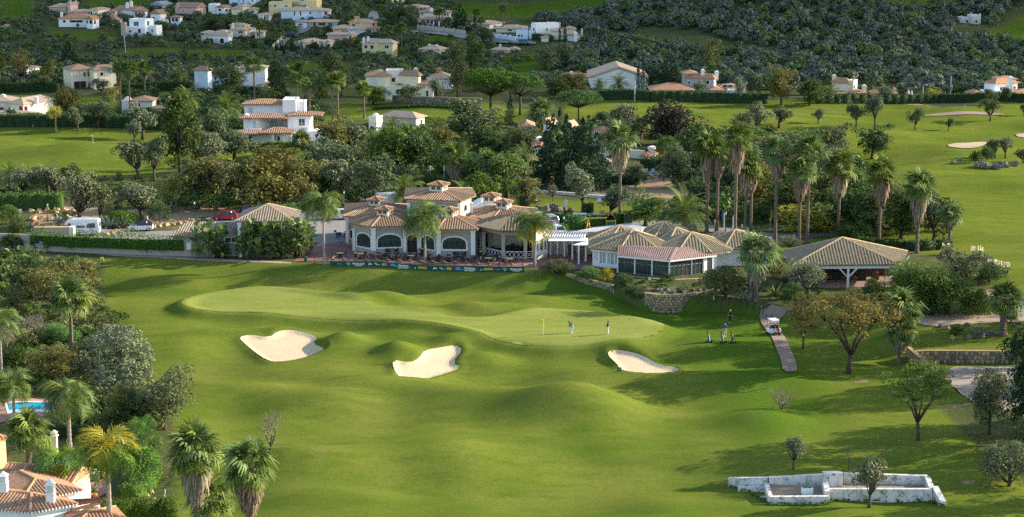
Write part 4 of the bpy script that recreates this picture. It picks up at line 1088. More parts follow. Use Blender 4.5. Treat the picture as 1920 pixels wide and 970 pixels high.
villa(555,22,'big yellow apartment house cut by the top edge',[(504,545,None,0,8,6.5,'flat','wall_yellow'),(526,602,594,3,9,-12,'flat','wall_yellow'),(562,602,594,0,5,6.5,'flat','wall_yellow')],[(0,'F',506,508,9,13),(0,'F',514,518,9,13),(0,'F',522,529,10,15,'win',None,S_),(0,'F',534,540,10,13),(1,'L',564,570,-3,2),(2,'L',562.5,565.5,9,13),(2,'L',567,574,9,13)])
villa(570,36,'long pale blue villa under a tan hipped roof',[(527,606,None,1,9,19.5,'hip','wall_blue','roof_tan',1.3),(604,618,None,0,6,20,'hip','wall_white','roof_tan',.6),(548,575,None,-1.5,4,32,'flat','wall_blue')],[(0,'F',551,553.5,21,30),(0,'F',555.5,560,21,30,'win',None,S_),(0,'F',562.5,565,21,30),(0,'F',567,572,22,27,'win',None,S_),(0,'F',580,584,23,26.5),(0,'F',595,599,23,27,'win',None,S_),(1,'F',608,614,22,29)],[(576,13,19,4)])
villa(592,54,'low grey bungalow with a garage and tan roof below the blue villa',[(554,574,None,0,6,41,'hip','wall_blue','roof_dull',.6),(574,632,None,2,7,41,'hip','wall_grey','roof_tan',.9)],[(0,'F',559,568,44,53,'win',None,S_),(1,'F',587,592,42,48),(1,'F',598,610,43,48,'win','wall_orange'),(1,'F',615,623,43,49)])
villa(670,64,'orange two storey villa with blue grey porch and tan roofs',[(653,705,695,5,7,42.5,'hip','wall_peach','roof_tan',1.4),(624,660,None,2,8,53,'hip','wall_orange','roof_tan',1.2),(684,717,705,0,7,54,'hip','wall_orange','roof_rust',.8),(652,685,None,-1,5,55,'hip','wall_blue','roof_tan',.9)],[(0,'L',660,666,45,50),(0,'L',676,679,45,49,'win',None,S_),(0,'R',698,702,43.5,49,'arch'),(3,'F',667,674,58,63,'win',None,S_),(2,'L',690,697,57,63),(2,'R',706,709,57,62,'win',None,S_)],[(667,31,40,7,.7,'wall_orange'),(672,31,40,8,.7,'wall_orange'),(660,50,58,0,.7,'wall_blue')])
villa(648,79,'terracotta pink villa with a white shuttered window below the orange villa',[(614,652,None,1,7,65,'hip','wall_pink','roof_tan',1.1),(649,668,660,0,5,65,'hip','wall_orange','roof_tan',.8)],[(1,'L',651.5,654,68,72,'win',None,S_),(1,'L',654.5,659,68,72)])
villa(588,93,'low cream bungalow behind a row of dark conifers',[(553,600,574,1,7,80,'hip','wall_cream','roof_tan',1.2),(598,625,612,0,5,79,'hip','wall_cream','roof_tan',.9)],[(0,'R',575.5,580,83,88),(0,'R',585,589.5,83,88),(0,'R',592.5,596,83,88),(1,'R',614,619,83,88)],[(605,75,88,-1,.8,'wall_cream')])
villa(710,109,'yellow two storey villa with white balcony and framed windows',[(677,744,736,0,9,81,'hip','wall_yellow','roof_tan',1.5)],[(0,'L',683.5,689,85,91),(0,'L',694.5,700.5,85,92),(0,'L',709,711,85,87),(0,'L',721.5,729,85,91),(0,'L',685,694,100,108),(0,'R',738,740,84,89,'win',None,S_)],[(682.5,71,79,4),(690.5,69,79,4)],[(705,-.35,81,None,.5,'wall_yellow','column')])
villa(812,106,'ivory bungalow with a broad tan hipped roof and two chimneys',[(786,838,824,0,9,93,'hip','wall_ivory','roof_tan',1.5)],[(0,'L',790,804,98,103,'win',None,S_),(0,'L',811,820,98,103,'win',None,S_),(0,'R',828,834,97,103)],[(805,83,91,4),(819,84,92,3)])
villa(815,46,'white two storey villa with an arcade and outside staircase',[(787,844,None,3,7,23,'hip','wall_ivory','roof_rust',1.0),(784,851,None,0,5,36,'hip','wall_ivory','roof_rust',.8)],[(0,'F',790,793,25,29),(0,'F',832,836,25.5,30),(0,'F',838,841,25,30),(1,'F',800,805,38,44,'arch'),(1,'F',807,814,38,45,'arch'),(1,'F',829,835,38,44,'arch'),(1,'F',838,844,38,44,'arch')],[(809,15,22,4,.9),(829,15,22,5,.9)])
villa(780,21,'low pink house with a long tan roof near the top edge',[(756,802,None,0,8,14,'hip','wall_pink','roof_tan',1.2)],[(0,'F',794,798,15.5,18)],[(785,8,14,2,.7,'wall_pink')])
villa(740,7,'yellow house at the top edge with white pillars',[(704,757,735,0,8,-9,'hip','wall_yellow','roof_tan',1.2)],[(0,'L',712,720,-3,4),(0,'R',738,743,-1,5),(0,'R',748,752,-1,4)])
villa(905,55,'low white house with tan roof behind tall thin palms',[(880,944,918,0,8,46,'hip','wall_white','roof_tan',1.2)],[(0,'L',897,899,48,52),(0,'R',925,930,48,52)])
villa(962,61,'beige bungalow left of the white cube house',[(930,990,None,0,8,53,'hip','wall_cream','roof_tan',1.2),(978,992,None,-2,4,55,'hip','wall_cream','roof_tan',.5)],[(0,'F',952,960,55,59)],[(970,47,52,3)])
villa(1020,70,'white cube shaped modern house with flat roof',[(996,1051,1005,0,9,46,'flat','wall_white'),(968,1003,None,-2,5,60,'flat','wall_blue')],[(0,'R',1024,1027,53,57),(0,'L',999.5,1003,53,61),(1,'F',971,975,65,69),(1,'F',977,980,65,69)],[(1027,41,47,5)],(),'villa',0,68)
villa(1050,78,'cream villa with several small tan roofs by cypresses',[(1015,1046,1028,0,5,70,'hip','wall_cream','roof_tan',.8),(1034,1060,None,3,6,58,'hip','wall_cream','roof_tan',.8),(1058,1079,None,4,6,55,'gab','wall_cream','roof_tan',.8),(1064,1089,1080,0,5,66,'hip','wall_white','roof_rust',.6)],[(0,'R',1030,1034,73,76)],[(1079,60,75,-1,.9),(1091,54,66,3,.5,'wall_cream')])
villa(945,101,'low house with a long dull tan roof and yellow end wall',[(922,958,952,0,7,94,'hip','wall_pink','roof_tan',1.0),(954,974,None,1,6,93.5,'gab','wall_white','roof_tan',.8)],[(1,'F',958,968,95,99)],[(938,83,90,3,.6,'wall_cream')])
# ---- houses along the far side of the fairways
villa(162,168,'cream two storey villa with twin hipped roofs and pink window trim',[(110,172,134,1,9,131,'hip','wall_cream','roof_rust',1.7),(165,214,177,0,7,131,'hip','wall_cream','roof_rust',1.5)],[(0,'R',139,149,136.5,144,'win','wall_pink','light_white'),(0,'R',157,160,136,143,'win','wall_pink'),(0,'R',164,166.5,136,143,'win','wall_pink'),(1,'R',187.5,193.5,136,142),(1,'R',196,206,134.5,142,'win','wall_pink','light_white'),(0,'R',139,161,153,166,'win','wall_pink','glass_dark'),(0,'R',165.5,168,155,166,'win','wall_pink')],[(211.5,118,131,2,1.0,'wall_cream')],(),'villa',0,60)
villa(40,224,'cream villa with terracotta window frames at the left edge',[(14,82,44,0,7,195,'hip','wall_ivory','roof_tan',1.6),(-25,22,None,3,7,190,'hip','wall_ivory','roof_tan',1.4),(-30,62,None,-3,4,214,'hip','wall_ivory','roof_tan',.8)],[(0,'L',37,42,200,209,'win','trim_terracotta','glass_green'),(0,'R',46,51,200,209,'win','trim_terracotta','glass_green'),(1,'F',0,6,202,211,'win','trim_terracotta','glass_blue')],[(69,181,191,3,.8),(7,177,187,6,.9),(20,204,218,-2,.9)])
villa(400,172,'pale blue and white villa half hidden behind a wide tree',[(363,396,390,0,6,132,'hip','wall_blue','roof_rust',1.4),(392,480,440,2,8,143,'gab','wall_blue','roof_rust',1.6),(440,496,None,4,7,128,'hip','wall_white','roof_tan',1.2)],[(0,'L',374,380,138,147,'win',None,S_),(1,'R',450,456,159,166),(1,'L',432,437,152,162)])
villa(738,186,'cream yellow villa with twin tiled roofs and a white parapet tower',[(686,731,None,0,8,142,'hip','wall_cream','roof_rust',1.6),(729,753,None,2,6,140,'flat','wall_cream'),(749,789,785,0,8,142,'hip','wall_cream','roof_rust',1.7),(722,760,None,-2.5,4,164,'flat','wall_cream'),(724,754,None,2.4,5,134,'flat','wall_ivory'),(785,812,None,0,5,158,'hip','wall_cream','roof_rust',1.0)],[(0,'F',697,706.5,147,160,'win',None,S_),(1,'F',734.5,741,146,154),(2,'L',771,784,146,155,'win','wall_cream','wall_ivory'),(3,'F',724,734,168,178,'win',None,S_),(3,'F',743,748,168,177),(5,'F',799,803,170,182)],[(780,127,141,4,.9,'wall_cream')],(),'villa',0)
villa(828,168,'small white house with a terracotta pepper pot chimney',[(806,848,None,0,8,147,'hip','wall_white','roof_dull',1.8),(800,808,None,-1.5,2,149,'flat','wall_cream')],[(0,'F',812,817,152,159,'win',None,S_)],[(822,128,144,3,.9,'trim_terracotta')])
villa(745,246,'single storey ivory house with a white dome over its corner tower',[(691,716,706,-1,4,220,'dome','wall_ivory'),(712,795,780,1,7,221,'hip','wall_grey','roof_dull',1.5)],[(0,'L',694,701,237,248),(1,'R',788.5,791.5,224,237)],(),(),'villa',.0)
b=villa(1160,168,'big white gable ended hall with a tan roof',[(1108,1211,None,0,14,146,'none','wall_white','roof_tan')],[],[])
q=b.quad(1108,1211,0,14);zb=b.z(146,0);zt=b.z(128.5,0);xm=(q[0][0]+q[1][0])/2
MB().add([(q[0][0],0,zb),(q[1][0],0,zb),(xm,0,zt),(q[0][0],14,zb),(q[1][0],14,zb),(xm,14,zt)],[(0,1,2),(5,4,3),(0,2,5,3),(1,4,5,2)]).obj('gable_wall','wall_white',b.e)
m=MB()
for sgn in(-1,1):
 e_=q[0][0]-.6 if sgn<0 else q[1][0]+.6;sl=(zt-zb)/abs(xm-q[0][0]);ze_=zb-sl*.6
 m.add([(e_,-.6,ze_+.12),(xm,-.6,zt+.12),(xm,15,zt+.12),(e_,15,ze_+.12),(e_,-.6,ze_+.62),(xm,-.6,zt+.62),(xm,15,zt+.62),(e_,15,ze_+.62)],[(0,1,5,4),(4,5,6,7),(2,3,7,6),(0,4,7,3),(3,2,1,0)])
m.obj('roof','roof_tan',b.e)
villa(1075,150,'low white house with orange roofs left of the white hall',[(1043,1108,None,0,8,145,'hip','wall_white','roof_red',1.4),(1018,1040,None,2,5,163,'hip','wall_white','roof_red',.8)],[],[(1071.5,134,143,3,.7),(1021,146,162,4,1.0)])
villa(1290,180,'grey villa with white trimmed windows and orange tiled roofs',[(1287,1344,1338,4,8,147,'hip','wall_grey','roof_red',1.5),(1282,1306,None,7,5,138,'hip','wall_grey','roof_red',.9),(1221,1300,None,0,9,169,'hip','wall_grey','roof_red',1.9),(1330,1355,None,1,6,169,'hip','wall_ivory','roof_red',.9),(1347,1396,None,4,6,165,'hip','wall_grey','roof_red',1.2),(1366,1398,None,-.5,3,171,'flat','wall_ivory')],[(0,'L',1290.5,1294,152,159),(0,'L',1318,1330,151,158),(2,'F',1243,1254,173,181,'win',None,'light_white'),(2,'F',1267,1278,173,181,'win',None,'light_white'),(4,'F',1355,1374,159.5,164),(3,'F',1343,1351,173,180,'win',None,'trim_terracotta')],[(1317,130,139,6,.8),(1343,133,146,6,.9)])
villa(1595,189,'pale yellow villa with a flat topped stair tower behind hedge',[(1562,1594,1590,2,7,155,'hip','wall_cream','roof_red',1.6),(1590,1611,1600,2,6,153,'flat','wall_cream'),(1595,1622,None,0,5,174,'hip','wall_cream','roof_red',.9),(1558,1596,None,1,4,175,'hip','wall_cream','roof_red',.7)],[(0,'L',1572,1584,161,168,'win',None,'wall_ivory'),(1,'R',1601,1603.5,160,167),(2,'F',1599,1614,181,187,'win',None,'light_white'),(3,'F',1568,1584,181,188,'win',None,'light_white')],[(1563,140,155,4,.8,'wall_cream'),(1620,159,174,1,.9,'wall_cream')])
villa(1660,188,'low tiled bungalow right of the pale yellow villa',[(1640,1682,None,0,7,176,'hip','wall_grey','roof_red',1.4)],[(0,'F',1650,1668,180,186,'win',None,S_)],[(1677,165,176,3,.7,'wall_pink')])
villa(1870,187,'white villa with a three tiered orange roof at the right edge',[(1852,1913,1866,4,8,156.5,'hip','wall_white','roof_red',1.4),(1871,1904,None,8,5,148,'hip','wall_white','roof_red',.8),(1822,1845,None,0,6,177,'hip','wall_blue','roof_red',1.3),(1843,1905,None,0,5,179,'hip','wall_blue','roof_red',.9),(1900,1960,None,0,8,177,'hip','wall_white','roof_red',1.5),(1844,1901,None,1.5,4,173,'flat','wall_white')],[(0,'R',1874.5,1884,163.5,170),(0,'R',1900,1904,162,167),(4,'F',1905,1908,183,186),(4,'F',1912,1917,183,186),(3,'F',1834,1840,182,187)],[(1893,143,172,2,.9)],(),'villa',0,65)
b=villa(1820,44,'ruined roofless white farmhouse alone on the scrubby hillside',[(1801,1821,None,0,5,33,'none','ruin_white'),(1821,1839,None,-.5,6,29,'none','ruin_white')],[(0,'F',1811,1815,38,43,'win','ruin_white'),(1,'F',1829,1832.5,38,43,'arch','ruin_white')])
for x0,x1,yt,dy in((1820,1822.5,24,0),(1801,1804,30,.2),(1836,1839,26,-.3)):
 a,c=b.pt(x0,dy),b.pt(x1,dy);MB().box(a[0],c[0],dy+.01,dy+.6,1,b.z(yt,dy)).obj('wall','ruin_white',b.e)
 # ---- white stepped house
b=villa(515,271,'large white stepped villa with three tiers of tiled roofs',[(459,562,None,10,7,195.5,'none','wall_white'),(455,558,484,3,6,222,'none','wall_white'),(433,560,None,-1.5,5,251,'none','wall_white'),(531,556,None,8,6,190,'flat','wall_white'),(540,581,None,4,7,217,'none','wall_white'),(556,572,None,9,4,193,'flat','wall_white'),(555,606,None,2,5,246,'none','wall_white')],[(0,'F',466,474,202,211,'win',None,S_),(0,'F',509,511,199,200.5)],[(463.5,213,222,4,.8)],(),'villa',.42)
b.hip(b.quad(458,528,9.5,6.5),b.z(195.5,9.5),.7,'roof_rust',.4,.42,'roof_ridge_red');b.hip(b.quad(454,534,3,5.2),b.z(221.5,3),.65,'roof_rust',.5,.42,'roof_ridge_red')
b.hip(b.quad(544,600,4,4.5),b.z(216.5,4),.5,'roof_rust',.5,.42,'roof_ridge_red');b.hip(b.quad(432,500,-3,4.2),b.z(251,-3),.45,'roof_rust',.4,.42,'roof_ridge_red');b.hip(b.quad(490,545,-3.4,5),b.z(249.5,-3.4),.8,'roof_rust',.4,.42,'roof_ridge_red')
for x,w_ in((434,.5),(445,.5),(463,.6),(512,.5),(537,.5),(544,.5)):b.post(x,-3,252 if x<470 else 250.5,None,w_,'wall_white')
q=b.quad(455,558,3,6,484);b.win(q[0],q[1],475,480,227,241,'win',None or 'trim_white',S_);b.win(q[1],q[2],522,525,226,240,'win');q2=b.quad(540,581,4,7)
b.win(q2[0],q2[1],560.5,571.5,223,236,'win','trim_white','glass_blue',1);q3=b.quad(433,560,-1.5,5)
for x0,x1,pn in((446,459,S_),(465,472,'glass_blue'),(514,517,'glass_dark'),(520,525,'glass_dark'),(537,542,'wall_dune')):b.win(q3[0],q3[1],x0,x1,256,267,'win','trim_white',pn)
for x0,x1,yt,dy in((463,490,241,-.2),(551,578,238.5,0)):
 a,c=b.pt(x0,dy),b.pt(x1,dy);MB().box(a[0],c[0],dy-.15,dy,b.z(yt+7,dy),b.z(yt,dy)).obj('balcony_wall','wall_white',b.e)
 # ---- houses half hidden by the conifers
villa(1010,262,'white gabled house glimpsed behind dark conifers',[(975,1000,None,2,7,238,'hip','wall_white','roof_rust',1.3),(1019,1042,1028,0,6,231,'gab','wall_white','roof_rust',1.4),(1058,1082,1070,0,7,238,'gab','wall_white','roof_dull',1.6)],[(1,'R',1031,1034,232,238)],[],(),'villa',0)
b=villa(1175,298,'cream villa with stacked rust roofs beside a skirted palm',[(1122,1170,1135,2,8,268,'hip','wall_ivory','roof_rust',1.6),(1150,1196,1180,3,6,268,'hip','wall_ivory','roof_rust',1.3),(1112,1152,None,9,6,251,'hip','wall_ivory','roof_rust',1.4),(1168,1211,1206,0,5,286,'flat','wall_cream'),(1205,1232,1215,-1,6,293,'hip','wall_ivory','roof_red',.9)],[(1,'R',1183,1191,273,284)],[(1222,274,293,1,1.2,'wall_ivory')],(),'villa',.42)
villa(985,334,'low white house with a rust roof behind a date palm',[(957,1010,None,0,8,303,'hip','wall_grey','roof_rust',1.3),(1002,1016,None,5,5,274,'hip','wall_blue','roof_red',.9)],[(0,'F',966,984,312,330,'win','trim_white','glass_dark')],[(1011,256,273,7,1.0)],(),'villa',.42)
villa(1140,322,'tiny white garden shelter at the edge of conifers',[(1132,1143,None,0,3,304,'hip','wall_white','roof_rust',.6)],[(0,'F',1135,1138,309,319,'win')])
villa(290,212,'low white house with a small dome among garden shrubs',[(228,246,None,1,4,190,'dome','wall_ivory'),(246,285,None,1,6,189,'hip','wall_ivory','roof_rust',1.2),(299,321,317,0,5,188,'hip','wall_ivory','roof_rust',1.0),(285,313,None,-2,4,203,'hip','wall_ivory','roof_rust',.9)],[(1,'F',258,263,194,202)],[(320,180,190,2,.7)])
villa(368,242,'small white pool house peeping through the dark tree',[(350,376,None,0,4,230,'hip','wall_white','roof_rust',.8)],[(0,'F',358,364,233,240,'win')])
villa(40,143,'white house behind the bare crowned tree at left',[(5,66,50,0,8,128,'hip','wall_white','roof_dull',1.0)],[(0,'L',20,28,131,138,'win',None,S_)])
villa(12,57,'small hut with a rust roof at the left edge of the hillside',[(-4,16,None,0,5,51,'gab','wall_dune','roof_rust',.9)],[(0,'F',3,8,52,56)])
villa(490,172,'white cottage half hidden by palms and cypress',[(474,505,490,0,6,158,'hip','wall_ivory','roof_tan',1.0)],[(0,'R',493,496,162,169)])
# ------------------------------------------------------------------ clubhouse
def pl(b,px,py,z):
 p=plane(px,py,b.z0+z);return(p[0]-b.o.x,p[1]-b.o.y)
def cupola(b,px,dy,ybase,yeave,ytop,wpx,rpx,rows=.3):
 x,y=b.pt(px,dy);w=wpx/b.s/2;r=rpx/b.s/2;z0,z1,z2=b.z(ybase,dy-w)-.5,b.z(yeave,dy-w),b.z(ytop,dy)
 th=.35;c,s_=math.cos(th),math.sin(th)
 q=[(x+(i*c+j*s_)*w,y+(-i*s_+j*c)*w*.9)for i,j in((-1,-1),(1,-1),(1,1),(-1,1))]
 q=[q[0],q[1],q[2],q[3]]
 body=MB().prism(q,z0,z1).obj('cupola','wall_ivory',b.e)
 for k in range(4):
  A,B=q[k],q[(k+1)%4];L=math.hypot(B[0]-A[0],B[1]-A[1])
  if k in(0,1,3):
   for u0,u1 in((.14,.44),(.56,.86)):
    f=b.open_(A,B,u0*L,u1*L,z0+.72,z1-.14,'win','wall_ivory','frame_brown',name='louvre',fw=.04,proud=.03);f.parent=body
 rq=[(x+(p[0]-x)*r/w,y+(p[1]-y)*r/w)for p in q]
 b.pyr(rq,z1+.02,(x,y,max(z2,z1+.45)),'roof_club',.02,rows,'roof_ridge_red')
b=Bld(820,480,'clubhouse','taupe clubhouse with white arched windows, tiled roofs and small cupolas','clubhouse')
CB=b
def scaled(poly,k):
 cx=sum(p[0]for p in poly)/len(poly);cy=sum(p[1]for p in poly)/len(poly)
 return[(cx+(p[0]-cx)*k,cy+(p[1]-cy)*k)for p in poly]
RW=.36
# rear left wing
C_=b.fp([(650,8.6),(705,7.2),(775,9.5),(775,18),(652,19)]);zc=b.z(406,8.0)
b.wall(C_,zc-.03,'wall_taupe');MB().prism(scaled(C_,1.035),zc-.32,zc-.17).obj('cornice','trim_white',b.e)
x,y=b.pt(706,13);b.pyr(C_,zc,(x,y,b.z(381,13)),'roof_club',.5,RW,'roof_ridge_red');cupola(b,706,12.4,386,376,370,22,29)
b.win(C_[0],C_[1],656.5,661.5,432,447)
# tower
D_=b.fp([(766,7),(862,5),(884,10),(880,16),(768,16)]);zd=b.z(376,5.2)
b.wall(D_,zd-.03,'wall_taupe');MB().prism(scaled(D_,1.03),zd-.34,zd-.17).obj('cornice','trim_white',b.e)
x,y=b.pt(823,10.5);b.pyr(D_,zd,(x,y,b.z(353,10.5)),'roof_club',.6,RW,'roof_ridge_red');cupola(b,823,9.8,359,348,341,27,34)
b.win(D_[0],D_[1],824,838,386,399,'arch',bars=2,barmat='frame_brown');b.win(D_[1],D_[2],869,875,384,396,'arch')
for px_,dy in((767,6.85),(861,4.85),(883.5,9.8)):b.post(px_,dy,380,424,.45,'trim_white','pilaster')
# rear right wing, vault and its cupolas
E_=b.fp([(886,7),(924,5),(1000,6),(1003,14),(890,15)]);ze=b.z(411.5,5.0)
b.wall(E_,ze-.03,'wall_ivory');x,y=b.pt(944,10);b.pyr(E_,ze,(x,y,b.z(386,10)),'roof_club',.45,RW,'roof_ridge_red');cupola(b,944,9.4,391,381,374,23,30)
vx0,vx1=b.pt(878,13)[0],b.pt(962,13)[0];zb,zt=b.z(409,13),b.z(379,15)
vp=[((vx0+vx1)/2-(vx1-vx0)/2*math.cos(a),zb+(zt-zb)*math.sin(a))for a in np.linspace(0,math.pi,15)]
mb=MB();n=len(vp);mb.add([(p[0],13,p[1])for p in vp]+[(p[0],21,p[1])for p in vp],[(i,i+1,n+i+1,n+i)for i in range(n-1)]+[tuple(range(n))[::-1],tuple(range(n,2*n))])
mb.obj('vaulted_roof','wall_white',b.e);cupola(b,921,14.5,380,369,361.5,25,31)
mb=MB();mb.box(vx0,vx1,13.01,20.9,-.5,zb);mb.obj('wall','wall_white',b.e)
# front bays
A_=b.fp([(662,4.2),(699,1.2),(761,2.0),(772,9),(664,10)]);za=b.z(424.5,1.2)
b.wall(A_,za-.03,'wall_taupe');MB().prism(scaled(A_,1.035),za-.32,za-.17).obj('cornice','trim_white',b.e);MB().prism(scaled(A_,1.012),-.6,.55).obj('plinth','wall_grey',b.e)
x,y=b.pt(722,5.6);b.pyr(A_,za,(x,y,b.z(397,5.6)),'roof_club',.55,RW,'roof_ridge_red');cupola(b,722,5.0,404,394,387,23,30)
M_=b.fp([(757,2.3),(789,2.3),(790,9),(757,9)]);zm=b.z(426,2.3);b.wall(M_,zm,'wall_taupe')
b.flat(M_,zm-.01,'trim_white',.15)
B_=b.fp([(785,2.2),(823,-.6),(891,-1.0),(901,5),(850,10),(787,9.5)]);zbb=b.z(429,-.6)
b.wall(B_,zbb-.03,'wall_taupe');MB().prism(scaled(B_,1.03),zbb-.32,zbb-.17).obj('cornice','trim_white',b.e);MB().prism(scaled(B_,1.012),-.6,.55).obj('plinth','wall_grey',b.e)
x,y=b.pt(843,4.2);b.pyr(B_,zbb,(x,y,b.z(400,4.2)),'roof_club',.55,RW,'roof_ridge_red');cupola(b,843,3.6,407,396,389,24,31)
gl='glass_green'
b.win(A_[0],A_[1],669.5,695,438,463,'arch','trim_white',gl,2,0,fw=.2,rise=.75,barmat='frame_brown')
b.win(A_[1],A_[2],708,752,440,463.5,'arch','trim_white',gl,3,0,fw=.22,rise=.85,barmat='frame_brown')
b.win(M_[0],M_[1],763.5,782,440,474,'adoor','trim_white','glass_dark',1,2,fw=.2,barmat='frame_brown',rise=.65)
b.win(B_[0],B_[1],790,815,443,467,'arch','trim_white',gl,2,0,fw=.2,rise=.75,barmat='frame_brown')
b.win(B_[1],B_[2],830,874,445,467.5,'arch','trim_white',gl,3,0,fw=.22,rise=.85,barmat='frame_brown')
for px_,dy,y0,y1,w in((663.5,4.0,428,470,.4),(700.5,1.05,427,470,.62),(759,1.85,430,473,.42),(786.5,2.0,430,474,.4),(822.5,-.75,432,478,.62),(887,-1.15,432,478,.62),(651,8.45,409,455,.45)):b.post(px_,dy,y0,y1,w,'trim_white','pilaster')
x,y=b.pt(773,2.2);MB().box(x-1.1,x+1.1,y-.9,y-.02,-.2,.12).obj('door_step','wall_dune',b.e)
# open round terrace pavilion with a mossy roof
Gp=b.fp([(903,1.0),(943,-2.7),(990,-2.9),(1022,1.0),(1012,8.5),(912,8)]);zg=b.z(431,-2.7)
x,y=b.pt(962,3.0);b.pyr(Gp,zg,(x,y,b.z(404,3.0)),'thatch',.9,.42,None)
MB().prism(scaled(Gp,1.01),zg-.75,zg-.17).obj('ring_beam','wall_dune',b.e)
for px_,dy,yb in((907,.8,478),(943.5,-2.5,487),(985,-2.7,486),(1000,-2.3,486)):b.post(px_,dy,434,yb,.48,'wall_dune')
MB().prism(Gp,-.6,.12).obj('pavilion_floor','paver_mauve',b.e)
bw=b.fp([(905,5.5),(1010,5.8),(1010,6.2),(905,5.9)]);b.wall(bw,zg-.8,'wall_taupe')
b.win(bw[0],bw[1],931,944,441,461,'arch','trim_white','glass_blue',1,0,fw=.18,rise=.5);b.win(bw[0],bw[1],948,975,440,461,'arch','trim_white','glass_blue',2,0,fw=.18,rise=.5,barmat='frame_brown')
b.win(bw[0],bw[1],911,920,440,470,'door','frame_brown','glass_dark',1,0,fw=.1);b.win(bw[0],bw[1],990,997,440,466,'win','trim_white','glass_dark',0,0)
sidew=b.fp([(891,2.5),(906,2.8),(906,3.2),(891,2.9)]);b.wall(sidew,zg-1.2,'wall_taupe');b.win(sidew[0],sidew[1],893,899.5,441,466,'arch','trim_white',gl,1,0,fw=.12,rise=.4,barmat='frame_brown')
Hw=b.fp([(1003.5,-3.4),(1026,-1.4),(1024,7),(1004,8),(1000,0)]);b.wall(Hw,b.z(435,-2.5),'wall_white');MB().prism(scaled(Hw,1.02),-.6,.7).obj('plinth','wall_grey',b.e)
for x0,x1,y0,y1 in((1006.5,1009,450,470),(1012.5,1017.5,447,469),(1020.5,1023,450,467)):b.win(Hw[0],Hw[1],x0,x1,y0,y1,'arch','wall_white','glass_dark',0,0,fw=.08,rise=.3)
mb=MB();rr=[b.pt(908,.6)+(0,),b.pt(943,-2.6)+(0,),b.pt(985,-2.8)+(0,),b.pt(1000,-2.5)+(0,)]
for i in range(3):
 a,c=Vector(rr[i]),Vector(rr[i+1]);n=max(1,int((c-a).length/.62))
 for zz in(.25,1.12):mb.bar(a+Vector((0,0,zz)),c+Vector((0,0,zz)),.07)
 for k in range(n):
  p,q=a.lerp(c,k/n),a.lerp(c,(k+1)/n);mb.bar(p+Vector((0,0,.25)),q+Vector((0,0,1.12)),.05);mb.bar(p+Vector((0,0,1.12)),q+Vector((0,0,.25)),.05)
mb.obj('cross_railing','trim_white',b.e)
for px_,y0,y1 in((807.5,318,362),(833,318,350)):
 b2=G(px_,372);s_=PXM(b2);e=empty('mast',b2,'thin grey mast behind the tower roof, '+('taller one at left' if px_<820 else 'one beside the cupola'),'mast');MB().tube([(0,0,-.2),(0,0,26/s_),(0,0,62/s_)],[.09,.07,.05],6).obj('pole','pole_grey',e);MB().tube([(0,0,62/s_-.8),(0,0,62/s_)],[.10,.10],6).obj('antenna','trim_white',e)
 # ------------------------------------------------------------------ restaurant with pyramid roofs
b=Bld(1162,512,'restaurant','low white restaurant with mossy pyramid roofs and a glazed veranda','restaurant');RB=b
RT=.40
mw=b.fp([(1111,5.2),(1122,4.3),(1160,3.0),(1240,2.9),(1352,4.2),(1352,15),(1111,15)]);zE=b.z(470,2.4)
b.wall(mw,zE-.25,'wall_white')
def mod(fp,zeave,ax,ady,ay,rows=RT,over=.3):
 f=b.fp(fp);x,y=b.pt(ax,ady);r=b.pyr(f,zeave,(x,y,b.z(ay,ady)),'roof_cafe',over,rows,'roof_ridge');MB().prism(scaled(f,1.01),zeave-.42,zeave-.17).obj('eaves_board','trim_white',b.e)
mod([(1200,12.5),(1226,11),(1278,11),(1304,13.5),(1285,20),(1212,20)],zE-.1,1245,15.5,416)
mod([(1100,9.6),(1142,8.2),(1196,8.2),(1216,12),(1200,17),(1130,17.5),(1102,14)],zE-.1,1162,12.5,423)
mod([(1230,8.4),(1252,6.6),(1302,6.6),(1322,9.5),(1300,15),(1240,15)],zE-.05,1268,10.8,427)
mod([(1108,4.4),(1162,2.2),(1236,2.2),(1260,6.2),(1238,11),(1165,12),(1110,10)],zE,1186,6.4,431)
mod([(1326,10.5),(1345,9.5),(1376,9.5),(1390,13.5),(1332,15)],zE-.2,1350,12.5,433)
mod([(1318,7.5),(1359,4.4),(1424,4.4),(1454,6),(1442,12.5),(1342,13.5)],zE-.15,1378,8.2,431)
mod([(1230,4.2),(1273,.9),(1332,.9),(1368,2.8),(1362,8.5),(1322,11),(1240,10)],zE+.05,1296,5.6,436)
w5=b.fp([(1345,5.2),(1440,5.2),(1440,11),(1345,11)]);b.wall(w5,zE-.6,'wall_white')
# french windows
for x0,x1 in((1125,1128.7),(1130.8,1134.7),(1139.5,1143.2),(1146,1150),(1154,1157.3)):
 a_,c_=(mw[1],mw[2]);b.win(a_,c_,x0,x1,472.5 if x0<1140 else 474,492.5 if x0<1140 else 495,'win','trim_white','glass_blue',1,4,fw=.07,proud=.05,name='french_window')
mb=MB();a_,c_=Vector(mw[0]),Vector(mw[1])
for k in range(4):mb.bar((*(a_.lerp(c_,.25)+Vector((-.03,-.06))),1.9-k*.28),(*(a_.lerp(c_,.9)+Vector((-.03,-.06))),1.9-k*.28),.09,.03)
mb.obj('wall_lettering','sign_black',b.e)
